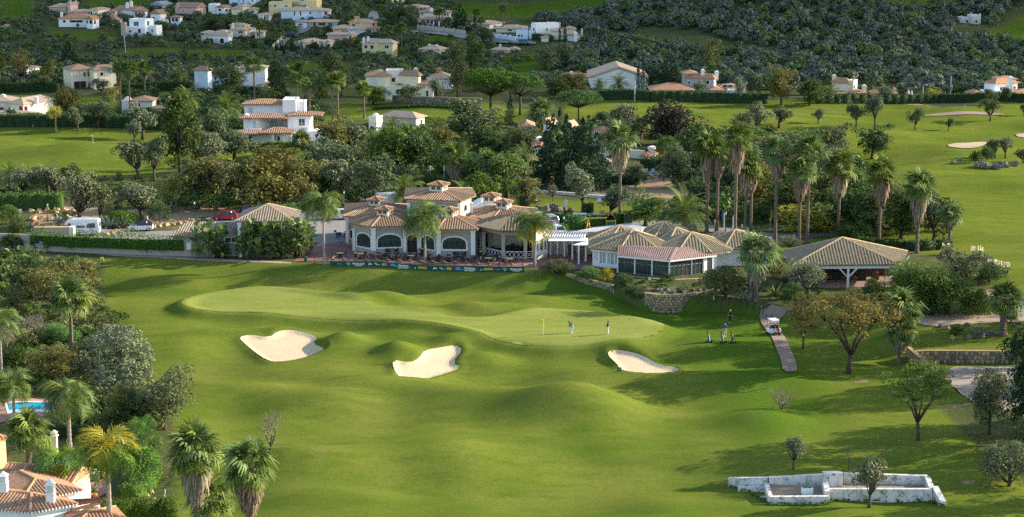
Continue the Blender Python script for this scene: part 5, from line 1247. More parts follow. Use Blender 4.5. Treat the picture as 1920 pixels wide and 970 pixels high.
# veranda
zt_=b.z(489.5,-3.2);vf=[b.pt(1158,.3),b.pt(1255,-3.2),b.pt(1343,.7)];vi=[b.pt(1160,3.0),b.pt(1268,1.2),b.pt(1343,4.0)]
zi=zt_+1.0
def strip(p,q,n,mat,nm='glass_panel'):
 p,q=Vector(p),Vector(q);d=q-p;nn=Vector((d.y,-d.x)).normalized()
 for i in range(n):
  a_,c_=p+d*(i/n),p+d*((i+1)/n)
  f=b.open_(a_,c_,.05,(c_-a_).length-.05,.12,zt_-.22,'win','frame_brown',mat,0,0,name=nm,fw=.045,proud=.05)
  m=MB();m.bar((*(a_+nn*.03+d.normalized()*.15),1.5),(*(a_+nn*.03+d.normalized()*((c_-a_).length-.15)),1.5),.05,.02);m.obj('sticker_band','sign_white',f)
strip(vf[0],vf[1],12,'glass_green');strip(vf[1],Vector(vf[1]).lerp(Vector(vf[2]),.72),8,'glass_green')
wl=Vector(vf[1]).lerp(Vector(vf[2]),.73)
for k,mt in enumerate(('wall_white','glass_blue','wall_white')):
 a_,c_=wl.lerp(Vector(vf[2]),k/3),wl.lerp(Vector(vf[2]),(k+.92)/3);b.open_(a_,c_,.03,(c_-a_).length-.03,.1,zt_-.2,'win','frame_brown',mt,0,0,name='veranda_panel',fw=.05,proud=.04)
mb=MB();mb.prism([vf[0],vf[1],vf[2],vi[2],vi[1],vi[0]],-.6,.06);mb.obj('veranda_floor','wall_dune',b.e)
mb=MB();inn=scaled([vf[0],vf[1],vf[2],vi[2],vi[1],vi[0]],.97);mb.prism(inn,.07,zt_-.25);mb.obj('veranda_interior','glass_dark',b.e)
for t_ in(0,.333,.667,1.0):p=Vector(vf[0]).lerp(Vector(vf[1]),t_);MB().box(p.x-.09,p.x+.09,p.y-.12,p.y+.06,-.3,zt_).obj('veranda_post','trim_white',b.e)
for t_ in(.47,.72,1.0):p=Vector(vf[1]).lerp(Vector(vf[2]),t_);MB().box(p.x-.08,p.x+.08,p.y-.12,p.y+.06,-.3,zt_).obj('veranda_post','trim_white',b.e)
mb=MB();o1=[Vector((p[0],p[1]-.35))for p in vf]
for i in range(2):mb.bar((*o1[i],zt_+.02),(*o1[i+1],zt_+.02),.12,.2)
mb.obj('gutter','trim_white',b.e)
mb=MB();mr=MB()
for i,(o_,i_)in enumerate((((vf[0],vf[1]),(vi[0],vi[1])),((vf[1],vf[2]),(vi[1],vi[2])))):
 a_,c_=Vector((o_[0][0],o_[0][1]-.4)),Vector((o_[1][0],o_[1][1]-.4));d_,e_=Vector(i_[0]),Vector(i_[1])
 mb.add([(*a_,zt_+.1),(*c_,zt_+.1),(*e_,zi),(*d_,zi),(*a_,zt_+.04),(*c_,zt_+.04),(*e_,zi-.06),(*d_,zi-.06)],[(0,1,2,3),(7,6,5,4),(0,4,5,1)])
 n=26 if i==0 else 22
 for k in range(n+1):
  t_=k/n;mr.bar((*a_.lerp(c_,t_),zt_+.13),(*d_.lerp(e_,t_),zi+.03),.10,.07)
r_=mb.obj('veranda_roof','roof_metal_red',b.e);tag(mr.obj('roof_seams','roof_metal_red',r_),kind='stuff')
MB().bar((vf[1][0],vf[1][1]-.4,zt_+.16),(vi[1][0],vi[1][1],zi+.06),.3,.1).obj('ridge_flashing','roof_metal_red',r_)
# air conditioners
for k,(px_,py_)in enumerate(((1288,520),(1301.5,518.5))):
 y_=b.y-(.9 if k==0 else .2);p=Vector((Xat(px_,y_,2.0),y_,b.z0+.02));e=empty('air_conditioner',p,'cream air conditioner box on the veranda ledge, '+('fan facing the green' if k==0 else 'the one nearer the white panels'),'air conditioner','air conditioners')
 MB().box(-.42,.42,-.2,.2,.06,.78).obj('casing','wall_ivory',e);MB().tube([(-.12,-.19,.42),(-.12,-.235,.42)],[.27,.27],14).obj('fan_grille','sign_black' if k==0 else 'steel',e);mm=MB();mm.box(-.36,-.28,-.2,.2,-.1,.06);mm.box(.28,.36,-.2,.2,-.1,.06);mm.obj('foot','steel',e)
 # terrace slab under the veranda
MB().prism([pl(b,1150,517,0.0),pl(b,1256,527,0.0),pl(b,1345,522,0.0),pl(b,1390,512,0.0),pl(b,1390,500,0.0),pl(b,1150,500,0.0)],-1.2,-.02).obj('terrace_slab','wall_dune',b.e)
# grey metal roofed shed behind
g0=Bld(1130,446,'shed','long shed with a shallow grey metal roof behind the restaurant','shed',p=Vector((Xat(1130,b.y+13,2),b.y+13,b.z0)))
q=[pl(g0,1062,438,2.6),pl(g0,1190,433,2.6),pl(g0,1214,427,2.6),pl(g0,1174,420,2.6),pl(g0,1110,428,2.6)]
g0.wall(scaled(q,.97),2.5,'wall_white');MB().prism(q,2.52,2.68).obj('roof','roof_metal_grey',g0.e);mr=MB()
for k in range(15):
 t_=(k+.5)/15;a_,c_=Vector(q[0]).lerp(Vector(q[1]),t_),Vector(q[4]).lerp(Vector(q[2]),t_);mr.bar((*a_,2.69),(*c_,2.69),.08,.06)
tag(mr.obj('roof_seams','roof_metal_grey',g0.e),kind='stuff')
# white pergola between the two buildings
pb=G(1068,486);e=empty('pergola',pb,'white pergola of posts and slats between clubhouse and restaurant','pergola')
def loc(px,py,z):p=plane(px,py,pb.z+z);return Vector((p[0]-pb.x,p[1]-pb.y,z))
for px_,py_ in((1032,480),(1045,479),(1058,482),(1073,487),(1085,496),(1098,491),(1113,498)):
 p=loc(px_,py_,0);MB().box(p.x-.11,p.x+.11,p.y-.11,p.y+.11,-.3,2.75).obj('post','trim_white',e)
A0,A1,A2,A3=loc(1028,453,2.75),loc(1100,453,2.75),loc(1112,448,2.75),loc(1030,447,2.75)
mb=MB();mb.prism([A0[:2],A1[:2],A2[:2],A3[:2]],2.76,2.86);mb.obj('canopy','trim_white',e)
A0,A1,A2,A3=loc(1074,460.5,2.6),loc(1104,461,2.6),loc(1126,455,2.6),loc(1096,454,2.6)
MB().prism([A0[:2],A1[:2],A2[:2],A3[:2]],2.60,2.70).obj('canopy','trim_white',e)
B0,B1=loc(1024,446,2.95),loc(1098,446,2.95);C0,C1=loc(1030,437,2.95),loc(1102,437,2.95)
for u,v in((B0,B1),(C0,C1)):MB().bar(u,v,.14,.2).obj('beam','trim_white',e)
sl=MB();sl.bar((0,0,0),C0-B0+Vector((0,.5,0)),.14,.16);slm=sl.mesh('slat','trim_white')
for k in range(16):link('slat',slm,e,tuple(B0.lerp(B1,(k+.4)/16)+Vector((0,-.25,.19))))
wb=Bld(1068,480,'garden_wall','taupe courtyard wall with a dark iron gate behind the pergola','wall',p=pb+Vector((0,3.2,0)))
wq=wb.fp([(1027,0),(1112,.4),(1112,.7),(1027,.3)]);wb.wall(wq,2.5,'wall_taupe');wb.win(wq[0],wq[1],1066,1078,459,483,'door','black','paver_mauve',3,1,fw=.06);wb.win(wq[0],wq[1],1088,1096,459,483,'door','black','wall_dune',2,1,fw=.06,name='gate')
# ------------------------------------------------------------------ open sided pavilion at right
b=Bld(1590,541,'pavilion','open sided pavilion with a broad ribbed tile roof and white Y braced posts','pavilion')
f=b.fp([(1490,0),(1682,.6),(1696,9.5),(1470,9.5)]);zk=b.z(497,0);x,y=b.pt(1577,4.6)
b.pyr(f,zk,(x,y,b.z(446,4.6)),'roof_cafe',.35,.40,'roof_ridge');MB().prism(scaled(f,1.012),zk-.55,zk-.17).obj('fascia','trim_white',b.e)
for px_,dy in((1500,.3),(1590,.3),(1682,.8),(1495,9),(1590,9.2),(1690,9.2)):
 x,y=b.pt(px_,dy);mb=MB();mb.box(x-.14,x+.14,y-.14,y+.14,-.3,zk-.5);
 for sx in(-1,1):mb.bar((x,y,zk-1.75),(x+sx*1.15,y,zk-.55),.2,.16)
 mb.obj('post','trim_white',b.e)
bk=b.fp([(1500,8.6),(1690,8.6),(1690,8.9),(1500,8.9)]);b.wall(bk,zk-.6,'wood_dark',name='back_wall');MB().prism(scaled(f,.97),-.4,.06).obj('floor','path_concrete',b.e)
for k in range(5):
 x,y=b.pt(1545+k*24,5.5);MB().box(x-.5,x+.5,y-.3,y+.3,.07,1.1+.15*(k%2)).obj('counter','sign_black' if k%2 else 'wood_dark',b.e)
 # ------------------------------------------------------------------ low tiled buildings left of the clubhouse
b=Bld(448,482,'service_building','taupe service building with ribbed tile roofs behind banana like plants','building')
q=b.quad(448,548,0,8);z2=b.z(414,0);b.wall(q,z2-.03,'wall_taupe');b.hip(scaled(q,1.0),z2,1.75,'roof_dull',.4,.36,'roof_ridge');b.post(450,-.1,417,None,.5,'trim_white','pilaster')
q=b.quad(372,446,.5,6);z1=b.z(442,.5);b.wall(q,z1-.03,'wall_taupe');b.win(q[0],q[1],422.5,445,446,454,'win','trim_white','glass_green',1,0,fw=.16)
qq=[b.pt(318,.2),b.pt(447,.1),(b.pt(447,.1)[0],6.5),(b.pt(318,.2)[0]+1.5,6.5)]
zb2=b.z(416.5,6.5)
fc=[(qq[0][0],qq[0][1],z1),(qq[1][0],qq[1][1],z1),(qq[2][0],qq[2][1],zb2),(qq[3][0],qq[3][1],zb2)]
b._roof([fc],[qq[0],qq[1],(qq[1][0],qq[1][1]+.1),(qq[0][0],qq[0][1]+.1)],z1,'roof_dull',.36,[],None)
MB().box(qq[0][0]+.4,qq[1][0]-.1,.6,6.3,-.5,z1-.2).obj('wall','wall_taupe',b.e)
p=b.pt(355,.15);MB().box(p[0]-.35,p[0]+.35,-.3,-.02,1.1,2.1).obj('meter_box','wall_ivory',b.e)
# ------------------------------------------------------------------ villas at the lower left corner
def slabq(a,c,depth):
 a,c=Vector(a[:2]),Vector(c[:2]);d=(c-a).normalized();n=Vector((-d.y,d.x));return[tuple(a),tuple(c),tuple(c+n*depth),tuple(a+n*depth)]
b=Bld(60,1035,'villa','white villa with rust tiled hip roofs and lattice chimneys, lower left corner','house')
ze=3.1;rg=[pl(b,x,y,ze)for x,y in((-60,951),(56,961),(146,945),(92,916),(-60,905))];zr=ze+.85;R0_,R1_=(*pl(b,59,925,zr),zr),(*pl(b,-60,913,zr),zr)
r3=[(p[0],p[1],ze)for p in rg];q=rg
b._roof([[r3[0],r3[1],R0_,R1_],[r3[1],r3[2],R0_],[r3[2],r3[3],R0_],[r3[3],r3[4],R1_,R0_]],rg,ze,'roof_rust',.30,[(r3[1],R0_),(r3[2],R0_),(R0_,R1_)],'roof_ridge_red')
b.wall(scaled(rg,.93),ze-.05,'wall_white');MB().prism(scaled(rg,.985),ze-.32,ze-.17).obj('cornice','trim_white',b.e)
ze2=3.5;e0,e1=pl(b,36,944,ze2),pl(b,155,919,ze2);q2=slabq(e0,e1,9.0)
b.wall(scaled(q2,.93),ze2-.05,'wall_white');b.hip(q2,ze2,.9,'roof_rust',.02,.30,'roof_ridge_red')
# mortar toothing under the eaves
for(u,v,z_)in((q[0],q[1],ze),(q[1],q[2],ze),(q2[0],q2[1],ze2)):
 mb=MB();u,v=Vector(u),Vector(v);n=int((v-u).length/.30)
 for k in range(n):
  p=u.lerp(v,(k+.5)/n);mb.ball((p.x,p.y,z_-.08),.12,6,4)
 tag(mb.obj('eaves_tiles','trim_white',b.e),kind='stuff')
def lattice_chimney(px,ybot,ytop,dep_guess_z):
 x,y=pl(b,px,ybot,dep_guess_z);s_=PXM(Vector((b.o.x+x,b.o.y+y,b.z0+3)));hh=(ybot-ytop)/s_+.9;z0=dep_guess_z-.9;w=.36
 mb=MB();mb.box(x-w,x+w,y-w,y+w,z0,z0+hh*.42);mb.box(x-w*1.12,x+w*1.12,y-w*1.12,y+w*1.12,z0+hh*.42,z0+hh*.46);c=mb.obj('chimney','wall_white',b.e)
 mb=MB();t0,t1=z0+hh*.46,z0+hh*.76;w2=w*.86
 mb.box(x-w2*.7,x+w2*.7,y-w2*.7,y+w2*.7,t0,t1)
 for i in range(5):
  for sx,sy in((-1,0),(1,0),(0,-1),(0,1)):
   o=(i/4-.5)*1.7*w2;cx,cy=x+(sx*w2 if sx else o),y+(sy*w2 if sy else o);mb.box(cx-.04,cx+.04,cy-.04,cy+.04,t0,t1)
 for zz in(t0,(t0+t1)/2-.03,t1-.06):mb.box(x-w2-.05,x+w2+.05,y-w2-.05,y+w2+.05,zz,zz+.06)
 mb.obj('chimney_lattice','wall_white',c)
 mb=MB();k=w*1.15;mb.box(x-k,x+k,y-k,y+k,t1,t1+.08);mb.add([(x-k*.9,y-k*.9,t1+.08),(x+k*.9,y-k*.9,t1+.08),(x+k*.9,y+k*.9,t1+.08),(x-k*.9,y+k*.9,t1+.08),(x,y,z0+hh)],[(0,1,4),(1,2,4),(2,3,4),(3,0,4)]);mb.obj('chimney_cap','wall_white',c)
lattice_chimney(95,930,895,3.9);lattice_chimney(6,903,883,5.0)
e0,e1=pl(b,140,985,2.3),pl(b,235,972,2.3);q3=slabq(e0,e1,3.6);b.hip(q3,2.3,.5,'roof_red',.05,.30,'roof_ridge_red');b.wall(scaled(q3,.92),2.2,'wall_white')
# brown timber pergola of the villa
e=b.e;P0,P1=Vector((*pl(b,133,957,2.7),2.7)),Vector((*pl(b,188,943,2.7),2.7));U0,U1=Vector((*pl(b,127,940,2.95),2.95)),Vector((*pl(b,182,938,2.95),2.95))
MB().bar(P0,P1,.16,.24).obj('pergola_beam','wood_dark',e)
for k in range(3):
 a_=U0+(P0-U0)*(.1+.28*k);c_=U1+(P1-U1)*(.1+.28*k);MB().bar(a_+Vector((0,0,.14)),c_+Vector((.3,0,.14)),.14,.18).obj('pergola_rafter','wood_dark',e)
p=P0.lerp(P1,.86);MB().box(p.x-.26,p.x+.26,p.y-.26,p.y+.26,-.5,2.56).obj('pergola_post','wall_white',e)
b=Bld(70,960,'villa','yellow villa with an orange tiled roof and arched porch behind the white villa','house')
ze=2.9;e0,e1=pl(b,-5,899,ze),pl(b,134,908,ze);q=slabq(e0,e1,4.6);b.wall(scaled(q,.94),ze-.05,'wall_peach');b.hip(q,ze,.85,'roof_red',.02,.34,'roof_ridge_red',True)
c0,c1=Vector(scaled(q,.945)[1]),Vector(scaled(q,.945)[2])
L=(c1-c0).length;mx=(c0+c1)/2
MB().add([(c0.x,c0.y,ze-.06),(c1.x,c1.y,ze-.06),(mx.x,mx.y,ze+.72),(c0.x-.25,c0.y,ze-.06),(c1.x-.25,c1.y,ze-.06),(mx.x-.25,mx.y,ze+.72)],[(0,1,2),(5,4,3),(0,2,5,3),(1,4,5,2)]).obj('gable_wall','wall_peach',b.e)
for u0,u1 in((.07,.45),(.55,.93)):b.open_(c0,c1,L*u0,L*u1,-.1,2.3,'arch','wall_ivory','wall_dune',0,0,name='arch_opening',fw=.14,rise=.7)
b=Bld(2,870,'villa','orange roofed villa cut off by the left edge behind palms','house')
ze=2.9;q=slabq(pl(b,-50,838,ze),pl(b,14,821,ze),5.0);b.wall(scaled(q,.94),ze-.05,'wall_peach');b.hip(q,ze,1.2,'roof_red',.02,.34,'roof_ridge_red')
b.chimney(102,808,850,1,.55,'wall_cream')
sheet('pool_deck',[tuple(G(a,c)[:2])for a,c in[(-20,752),(60,748),(118,756),(118,772),(60,790),(-20,795)]],'paver_clay',.06,1.0)
sheet('pool_coping',[tuple(G(a,c)[:2])for a,c in[(8,756),(100,755),(104,774),(14,778)]],'trim_white',.09,1.0)
sheet('pool_water',[tuple(G(a,c)[:2])for a,c in[(15,758),(97,757),(99,769),(18,771)]],'water_pool',.12,1.0)
sheet('patio',[tuple(G(a,c)[:2])for a,c in[(140,905),(165,890),(205,893),(198,925),(180,938),(140,940)]],'paver_clay',.06,1.0)
sheet('pool_coping',[tuple(G(a,c)[:2])for a,c in[(140,901),(172,899),(160,914),(140,918)]],'trim_white',.09,.6)
sheet('pool_water',[tuple(G(a,c)[:2])for a,c in[(140,902),(166,901),(156,911),(140,914)]],'water_pool',.12,.6)
for px_,py_,r_,lb in((169,935,.42,'large terracotta pot with a small shrub on the patio'),(178,936,.28,'smaller terracotta pot beside the large patio pot'),(191,897,.34,'terracotta pot at the far corner of the patio')):
 p=G(px_,py_);e=empty('plant_pot',p+Vector((0,0,.06)),lb,'plant pot');MB().lathe([(r_*.6,0),(r_,r_*.7),(r_*1.02,r_*1.2),(r_*.8,r_*1.55),(r_*.9,r_*1.65)],n=14).obj('pot','terracotta',e,True)
 C=sphere_pts(7,RNG,(0,0,r_*2.2),(r_,r_,r_),-.5);V,Qd,t=leafcloud(C,np.full((7,3),r_*.5),30,.07,RNG);link('shrub',npmesh('pot_shrub',V,Qd,'L_bright',t),e)
p=G(179,927);e=empty('patio_table',p+Vector((0,0,.06)),'round patio table with a closed stand behind the pots','table');MB().lathe([(.65,.70),(.65,.75)],n=16).obj('table_top','wood_grey',e);MB().tube([(0,0,0),(0,0,.7)],[.05,.05],8).obj('pedestal','steel',e);MB().tube([(0,0,.75),(0,0,1.15)],[.06,.05],8).obj('umbrella_stub','black',e)
p=G(168,897);e=empty('hot_tub',p+Vector((0,0,.06)),'grey covered hot tub at the edge of the patio pool','hot tub');mb=MB();mb.prism([(-1.0,-.8),(1.0,-.8),(1.0,.8),(-1.0,.8)],0,.55);mb.obj('tub','wall_dune',e);MB().ball((0,0,.56),1.0,12,6,(1.05,.85,.22)).obj('cover','wall_ivory',e,True)
# ------------------------------------------------------------------ old whitewashed water tanks on the fairway
g=G(1560,935);e=empty('old_water_tank',g,'weathered whitewashed stone water tanks sunk into the fairway','water tank')
def wl_(a,c,h0,h1=None,w=.42,mat='ruin_white',zb=-.5):
 A=G(*a)-g;C=G(*c)-g;h1=h0 if h1 is None else h1;d=(C-A);d.z=0;d.normalize();n=Vector((-d.y,d.x,0))*w/2
 base=[A-n,C-n,C+n,A+n]
 vs=[(p.x,p.y,p.z+zb)for p in base]+[(base[0].x,base[0].y,A.z+h0),(base[1].x,base[1].y,C.z+h1),(base[2].x,base[2].y,C.z+h1),(base[3].x,base[3].y,A.z+h0)]
 return MB().add(vs,[(3,2,1,0),(4,5,6,7),(0,1,5,4),(1,2,6,5),(2,3,7,6),(3,0,4,7)]).obj('tank_wall',mat,e)
wl_((1366,911),(1440,917),.8,1.15);wl_((1441,917),(1580,914.5),1.16,1.45);wl_((1581,914.5),(1738,913),1.44,1.12);wl_((1384,920),(1434,921),.42,.42,.5)
wl_((1443,945),(1553,944),.72,.72);wl_((1444,943),(1437,919),.70,.70,.4);wl_((1551,942),(1545,918),1.05,1.18,.5);wl_((1555,936),(1747,938),1.02,1.1);wl_((1747,936.5),(1738,915),1.06,1.1,.5);wl_((1752,936),(1768,949),1.25,.45,.6)
def fl_(pts,dz,mat,nm):
 w=[G(*p)for p in pts];MB().prism([(p.x-g.x,p.y-g.y)for p in w],-.3,dz).obj(nm,mat,e)
z1=G(1500,930).z-g.z;z2=G(1650,925).z-g.z
fl_([(1444,942),(1550,940),(1545,919),(1440,919)],z1+.45,'mortar','tank_floor');fl_([(1553,934),(1745,936),(1737,916),(1548,917)],z2+.62,'mortar','tank_floor')
p=G(1560,922)-g;db=MB();db.box(p.x-.85,p.x+.95,p.y-.3,p.y+.5,0,p.z+1.85);db.obj('pump_house','ruin_white',e);MB().box(p.x-.38,p.x+.36,p.y-.34,p.y-.301,p.z+.35,p.z+1.62).obj('metal_door','shutter_grey',e)
p=G(1513,934)-g;MB().box(p.x-.5,p.x+.5,p.y-.35,p.y+.35,0,p.z+1.05).obj('valve_box','wall_white',e);MB().box(p.x-.46,p.x+.46,p.y-.31,p.y+.31,p.z+1.053,p.z+1.10).obj('valve_lid','banner_green',e)
p=G(1432,933)-g;MB().box(p.x-.3,p.x+.3,p.y-.12,p.y+.12,-.3,p.z+.12).obj('outlet_spout','ruin_white',e)
# ------------------------------------------------------------------ stone walls
def stonemesh(seed):
 g_=np.random.default_rng(seed);mb=MB();n=7;ang=np.sort(np.linspace(0,2*math.pi,n,endpoint=False)+g_.uniform(-.25,.25,n));r=g_.uniform(.42,.54,n)
 P=[(math.copysign(abs(math.cos(a))**.7,math.cos(a))*q,math.copysign(abs(math.sin(a))**.7,math.sin(a))*q)for a,q in zip(ang,r)]
 vs=[(x,.3,z)for x,z in P]+[(x*.98,-.12,z*.98)for x,z in P]+[(x*.72,-.24-.05*g_.random(),z*.72)for x,z in P]
 fs=[(i,(i+1)%n,n+(i+1)%n,n+i)for i in range(n)]+[(n+i,n+(i+1)%n,2*n+(i+1)%n,2*n+i)for i in range(n)]+[tuple(range(2*n,3*n))]
 mb.add(vs,fs);return mb
STM={}
for mt in('stone_tan','stone_ochre','stone_grey'):STM[mt]=[stonemesh(i).mesh('stone',mt)for i in range(5)]
def stone_wall(pts,hgt,label,sw=.55,sh=.40,single=True,mats=('stone_tan','stone_ochre','stone_tan','stone_grey'),name='stone_wall',cap=True,z0=None,maxn=300):
 """wall along ground points: mortar core with proud stones on the side facing the fairway"""
 P=[Vector(p)for p in pts];o=P[0].copy();e=empty(name,o,label,'stone wall');g_=np.random.default_rng(int(abs(o.x)*10)+3)
 core=MB();joined={};cnt=0;capm=MB()
 hs=hgt if hasattr(hgt,'__len__')else[hgt]*len(P)
 for a_,c_,h0,h1 in zip(P[:-1],P[1:],hs[:-1],hs[1:]):
  d=c_-a_;L=math.hypot(d.x,d.y);t=Vector((d.x/L,d.y/L,0));n=Vector((t.y,-t.x,0))
  A,C=a_-o,c_-o;b0=[A+n*.02,C+n*.02,C-n*.38,A-n*.38]
  core.add([(p.x,p.y,p.z-.4)for p in b0]+[(b0[0].x,b0[0].y,A.z+h0),(b0[1].x,b0[1].y,C.z+h1),(b0[2].x,b0[2].y,C.z+h1),(b0[3].x,b0[3].y,A.z+h0)],[(4,5,6,7),(0,1,5,4),(1,2,6,5),(2,3,7,6),(3,0,4,7)])
  nr_=max(1,int(max(h0,h1)/sh));nc_=max(1,int(L/sw))
  for r in range(nr_):
   x=(-.5*(r%2))*sw
   while x<L:
    w=sw*g_.uniform(.7,1.35);xc=x+w/2;x+=w
    if xc<.1 or xc>L-.05:continue
    hh=h0+(h1-h0)*xc/L;zc_=(r+.5)*hh/nr_+g_.uniform(-.05,.05)*sh
    p=A+d*(xc/L);p.z=A.z+(C.z-A.z)*xc/L+zc_
    M=Matrix.Translation(p+n*(.02+.05*g_.random()))@Matrix(((t.x,-n.x,0,0),(t.y,-n.y,0,0),(0,0,1,0),(0,0,0,1)))@Matrix.Rotation(g_.uniform(-.3,.3),4,'Y')@Matrix.Diagonal((w*.98,.55,hh/nr_*g_.uniform(.92,1.1),1))
    mt=mats[int(g_.integers(len(mats)))];me=STM[mt][int(g_.integers(5))]
    if single and cnt<maxn:s_=link('stone',me,e);s_.matrix_local=M;cnt+=1
    else:joined.setdefault(mt,MB()).add([M@v.co for v in me.vertices],[tuple(f.vertices)for f in me.polygons])
  if cap:capm.add([(p.x,p.y,p.z+hq)for p,hq in((A+n*.08,h0+.003),(C+n*.08,h1+.003),(C-n*.42,h1+.003),(A-n*.42,h0+.003))]+[(p.x,p.y,p.z+hq)for p,hq in((A+n*.08,h0+.09),(C+n*.08,h1+.09),(C-n*.42,h1+.09),(A-n*.42,h0+.09))],[(0,1,5,4),(1,2,6,5),(2,3,7,6),(3,0,4,7),(4,5,6,7)])
 core.obj('mortar_core','mortar',e)
 if cap:capm.obj('coping','stone_tan',e)
 for mt,m in joined.items():tag(m.obj('stones',mt,e),kind='stuff')
 return e
wp=[Vector((*plane(px,682,-1.1),-1.1))for px in np.linspace(1706,1930,9)]
stone_wall(wp,[hz(p.x,p.y+1.0)-(-1.1)+.02 for p in wp],'tan rubble retaining wall below the right hand lawn',.55,.42)
wp=[Vector((*plane(px,py,-1.1),-1.1))+Vector((-.2,0,0))for px,py in((1806,756),(1780,735),(1740,702),(1708,684))]
stone_wall(wp,[.5,.9,1.5,2.1],'sloping stone edge wall running down beside the lower yard',.5,.4,False)
def arc_px(pts,n):
 out=[]
 for(a,c)in zip(pts[:-1],pts[1:]):
  for k in range(n):out.append((a[0]+(c[0]-a[0])*k/n,a[1]+(c[1]-a[1])*k/n))
 return out+[pts[-1]]
wp=[Vector((*plane(px,py,0.05),0.0))for px,py in arc_px([(1208,577),(1240,581),(1280,580),(1315,576),(1346,569)],1)]
for p in wp:p.z=min(hz(p.x,p.y-1.2),.4)
stone_wall(wp,[max(.6,1.95-p.z)for p in wp],'curved rubble retaining wall under the restaurant garden',.5,.33)
wp=[G(px,py)+Vector((0,-.1,0))for px,py in((1062,518),(1090,529),(1120,537),(1148,546))]
stone_wall(wp,[.35,.55,.6,.8],'low stone kerb wall curving below the restaurant shrubs',.4,.28,False)
wp=[Vector((*plane(px,py,ZT-1.0),ZT-1.0))for px,py in((1160,531),(1215,537),(1260,541),(1350,536))]
stone_wall(wp,[1.0,1.05,1.1,1.0],'dry stone plinth wall beneath the glazed veranda',.42,.3,False,('stone_grey','stone_tan','stone_grey'))
ROCKM=[]
for i in range(6):
 g_=np.random.default_rng(400+i);mb=MB();mb.ball((0,0,.22),.5,7,5,(1,.8,.7));mb.v=[tuple(np.array(v)*(1+.22*g_.normal()))for v in mb.v];ROCKM.append(mb.mesh('boulder','stone_grey'))
def boulder(px,py,wpx,label,group,mat='stone_grey'):
 p=G(px,py);s_=PXM(p);k=wpx/s_;o=link('boulder',ROCKM[int(px*7+py)%6],None,p-Vector((0,0,.05*k)),rot=(0,0,px),scale=(k,k,k*.95));setmat(o,mat);tag(o,label,'boulder',group)
for k,(a,c,w)in enumerate([(1817,635,13),(1827,633,9),(1832,626,15),(1842,633,14),(1850,628,14),(1858,624,13),(1866,628,9),(1824,622,12),(1838,617,12),(1786,636,13),(1764,614,12),(1747,612,9),(1815,612,12),(1808,620,9),(1775,617,13),(1900,612,10),(1912,608,11),(1885,605,9)]):
 boulder(a,c,w,('pale rounded boulder alone on the lawn above the rubble wall' if k==9 else 'grey boulder in the rockery at the foot of the stout fan palm'),None if k==9 else 'boulders of the lawn rockery','stone_tan' if k in(9,11,14)else 'stone_grey')
for k in range(26):boulder(1764+k*5.6,593-.25*k+(k%3),6.5,'small edging stone along the far side of the gravel path','edging stones of the gravel path','stone_tan')
for k,(a,c,w)in enumerate([(1236,546,14),(1250,545,12),(1264,551,12),(1275,548,14),(1283,551,11),(1300,548,13),(1310,546,12),(1178,527,8),(1243,552,9)]):boulder(a,c,w,'rough rock among plants under the restaurant veranda' if k<7 else('pale round stone in the veranda planting' if k==7 else 'small rock at the lip of the curved wall'),'rocks under the veranda' if k<7 else None)
for k,(a,c,w)in enumerate([(1023,397,22),(1036,393,20),(1046,396,22),(1058,394,16),(1071,397,14),(1012,392,15)]):boulder(a,c,w,'grey rock in the row on the lawn behind the car park','rock row behind the car park')
for k,(a,c,w)in enumerate([(1833,314,16),(1850,316,18),(1868,317,20),(1886,314,18),(1900,311,16),(1788,307,12),(1800,301,9),(1843,310,12),(1878,309,12)]):boulder(a,c,w,'weathered rock in the heap by the olive clump on the far fairway','rock heap on the far fairway')
for k in range(34):boulder(58+(k*37)%95,396+14*(k%3)+(k%5),9+k%7,'sandstone block of the terraced bank beside the entrance road','sandstone terrace blocks','stone_ochre')
for k in range(30):boulder(196+k*6.1,441-k*.95+(k%2),9+k%4,'squared tan stone edging the car park bank','stones edging the car park bank','stone_tan')
for k,(a,c,w)in enumerate([(1405,575,9),(1417,571,7),(1428,573,8),(1438,576,6),(1443,571,8)]):boulder(a,c,w,'small pale rock beside the start of the cart path','rocks by the cart path')
for k,(a,c,w)in enumerate([(283,925,12),(288,938,11),(278,932,10),(291,913,8)]):boulder(a,c,w,'orange tan rock at the foot of the curved clipped hedge','rocks by the curved hedge','stone_ochre')
# ------------------------------------------------------------------ terrace fence, banner, tables and chairs
fa,fb=G(622,492),G(980,504)
fa.z=hz(fa.x,fa.y);e=empty('rope_fence',fa,'brown post and rope fence along the front of the clubhouse terrace','fence')
pm=MB().box(-.05,.05,-.05,.05,-.3,1.15).mesh('post','frame_brown');NP=17
pts=[fa.lerp(fb,k/NP)for k in range(NP+1)]
pts+=[fb+Vector((.9,.7,0)),fb+Vector((1.6,1.6,0))];pts=[fa+Vector((.5,2.6,0)),fa+Vector((.2,1.3,0))]+pts
for p in pts:p.z=hz(p.x,p.y);link('post',pm,e,p-fa)
for a,c in zip(pts[:-1],pts[1:]):
 q=[a.lerp(c,t)-fa+Vector((0,0,.78-1.3*t*(1-t)))for t in np.linspace(0,1,7)];MB().tube(q,.03,4,False).obj('rope','rope',e)
ba,bb_=G(619,499.5),G(983,510.5);bv=bb_-ba;bl=math.hypot(bv.x,bv.y);bt=Vector((bv.x/bl,bv.y/bl,0));bn=Vector((bt.y,-bt.x,0))
e=empty('sponsor_banner',ba,'long dark green sponsor banner under the terrace fence','banner');BH=.74
mb=MB();NS=24
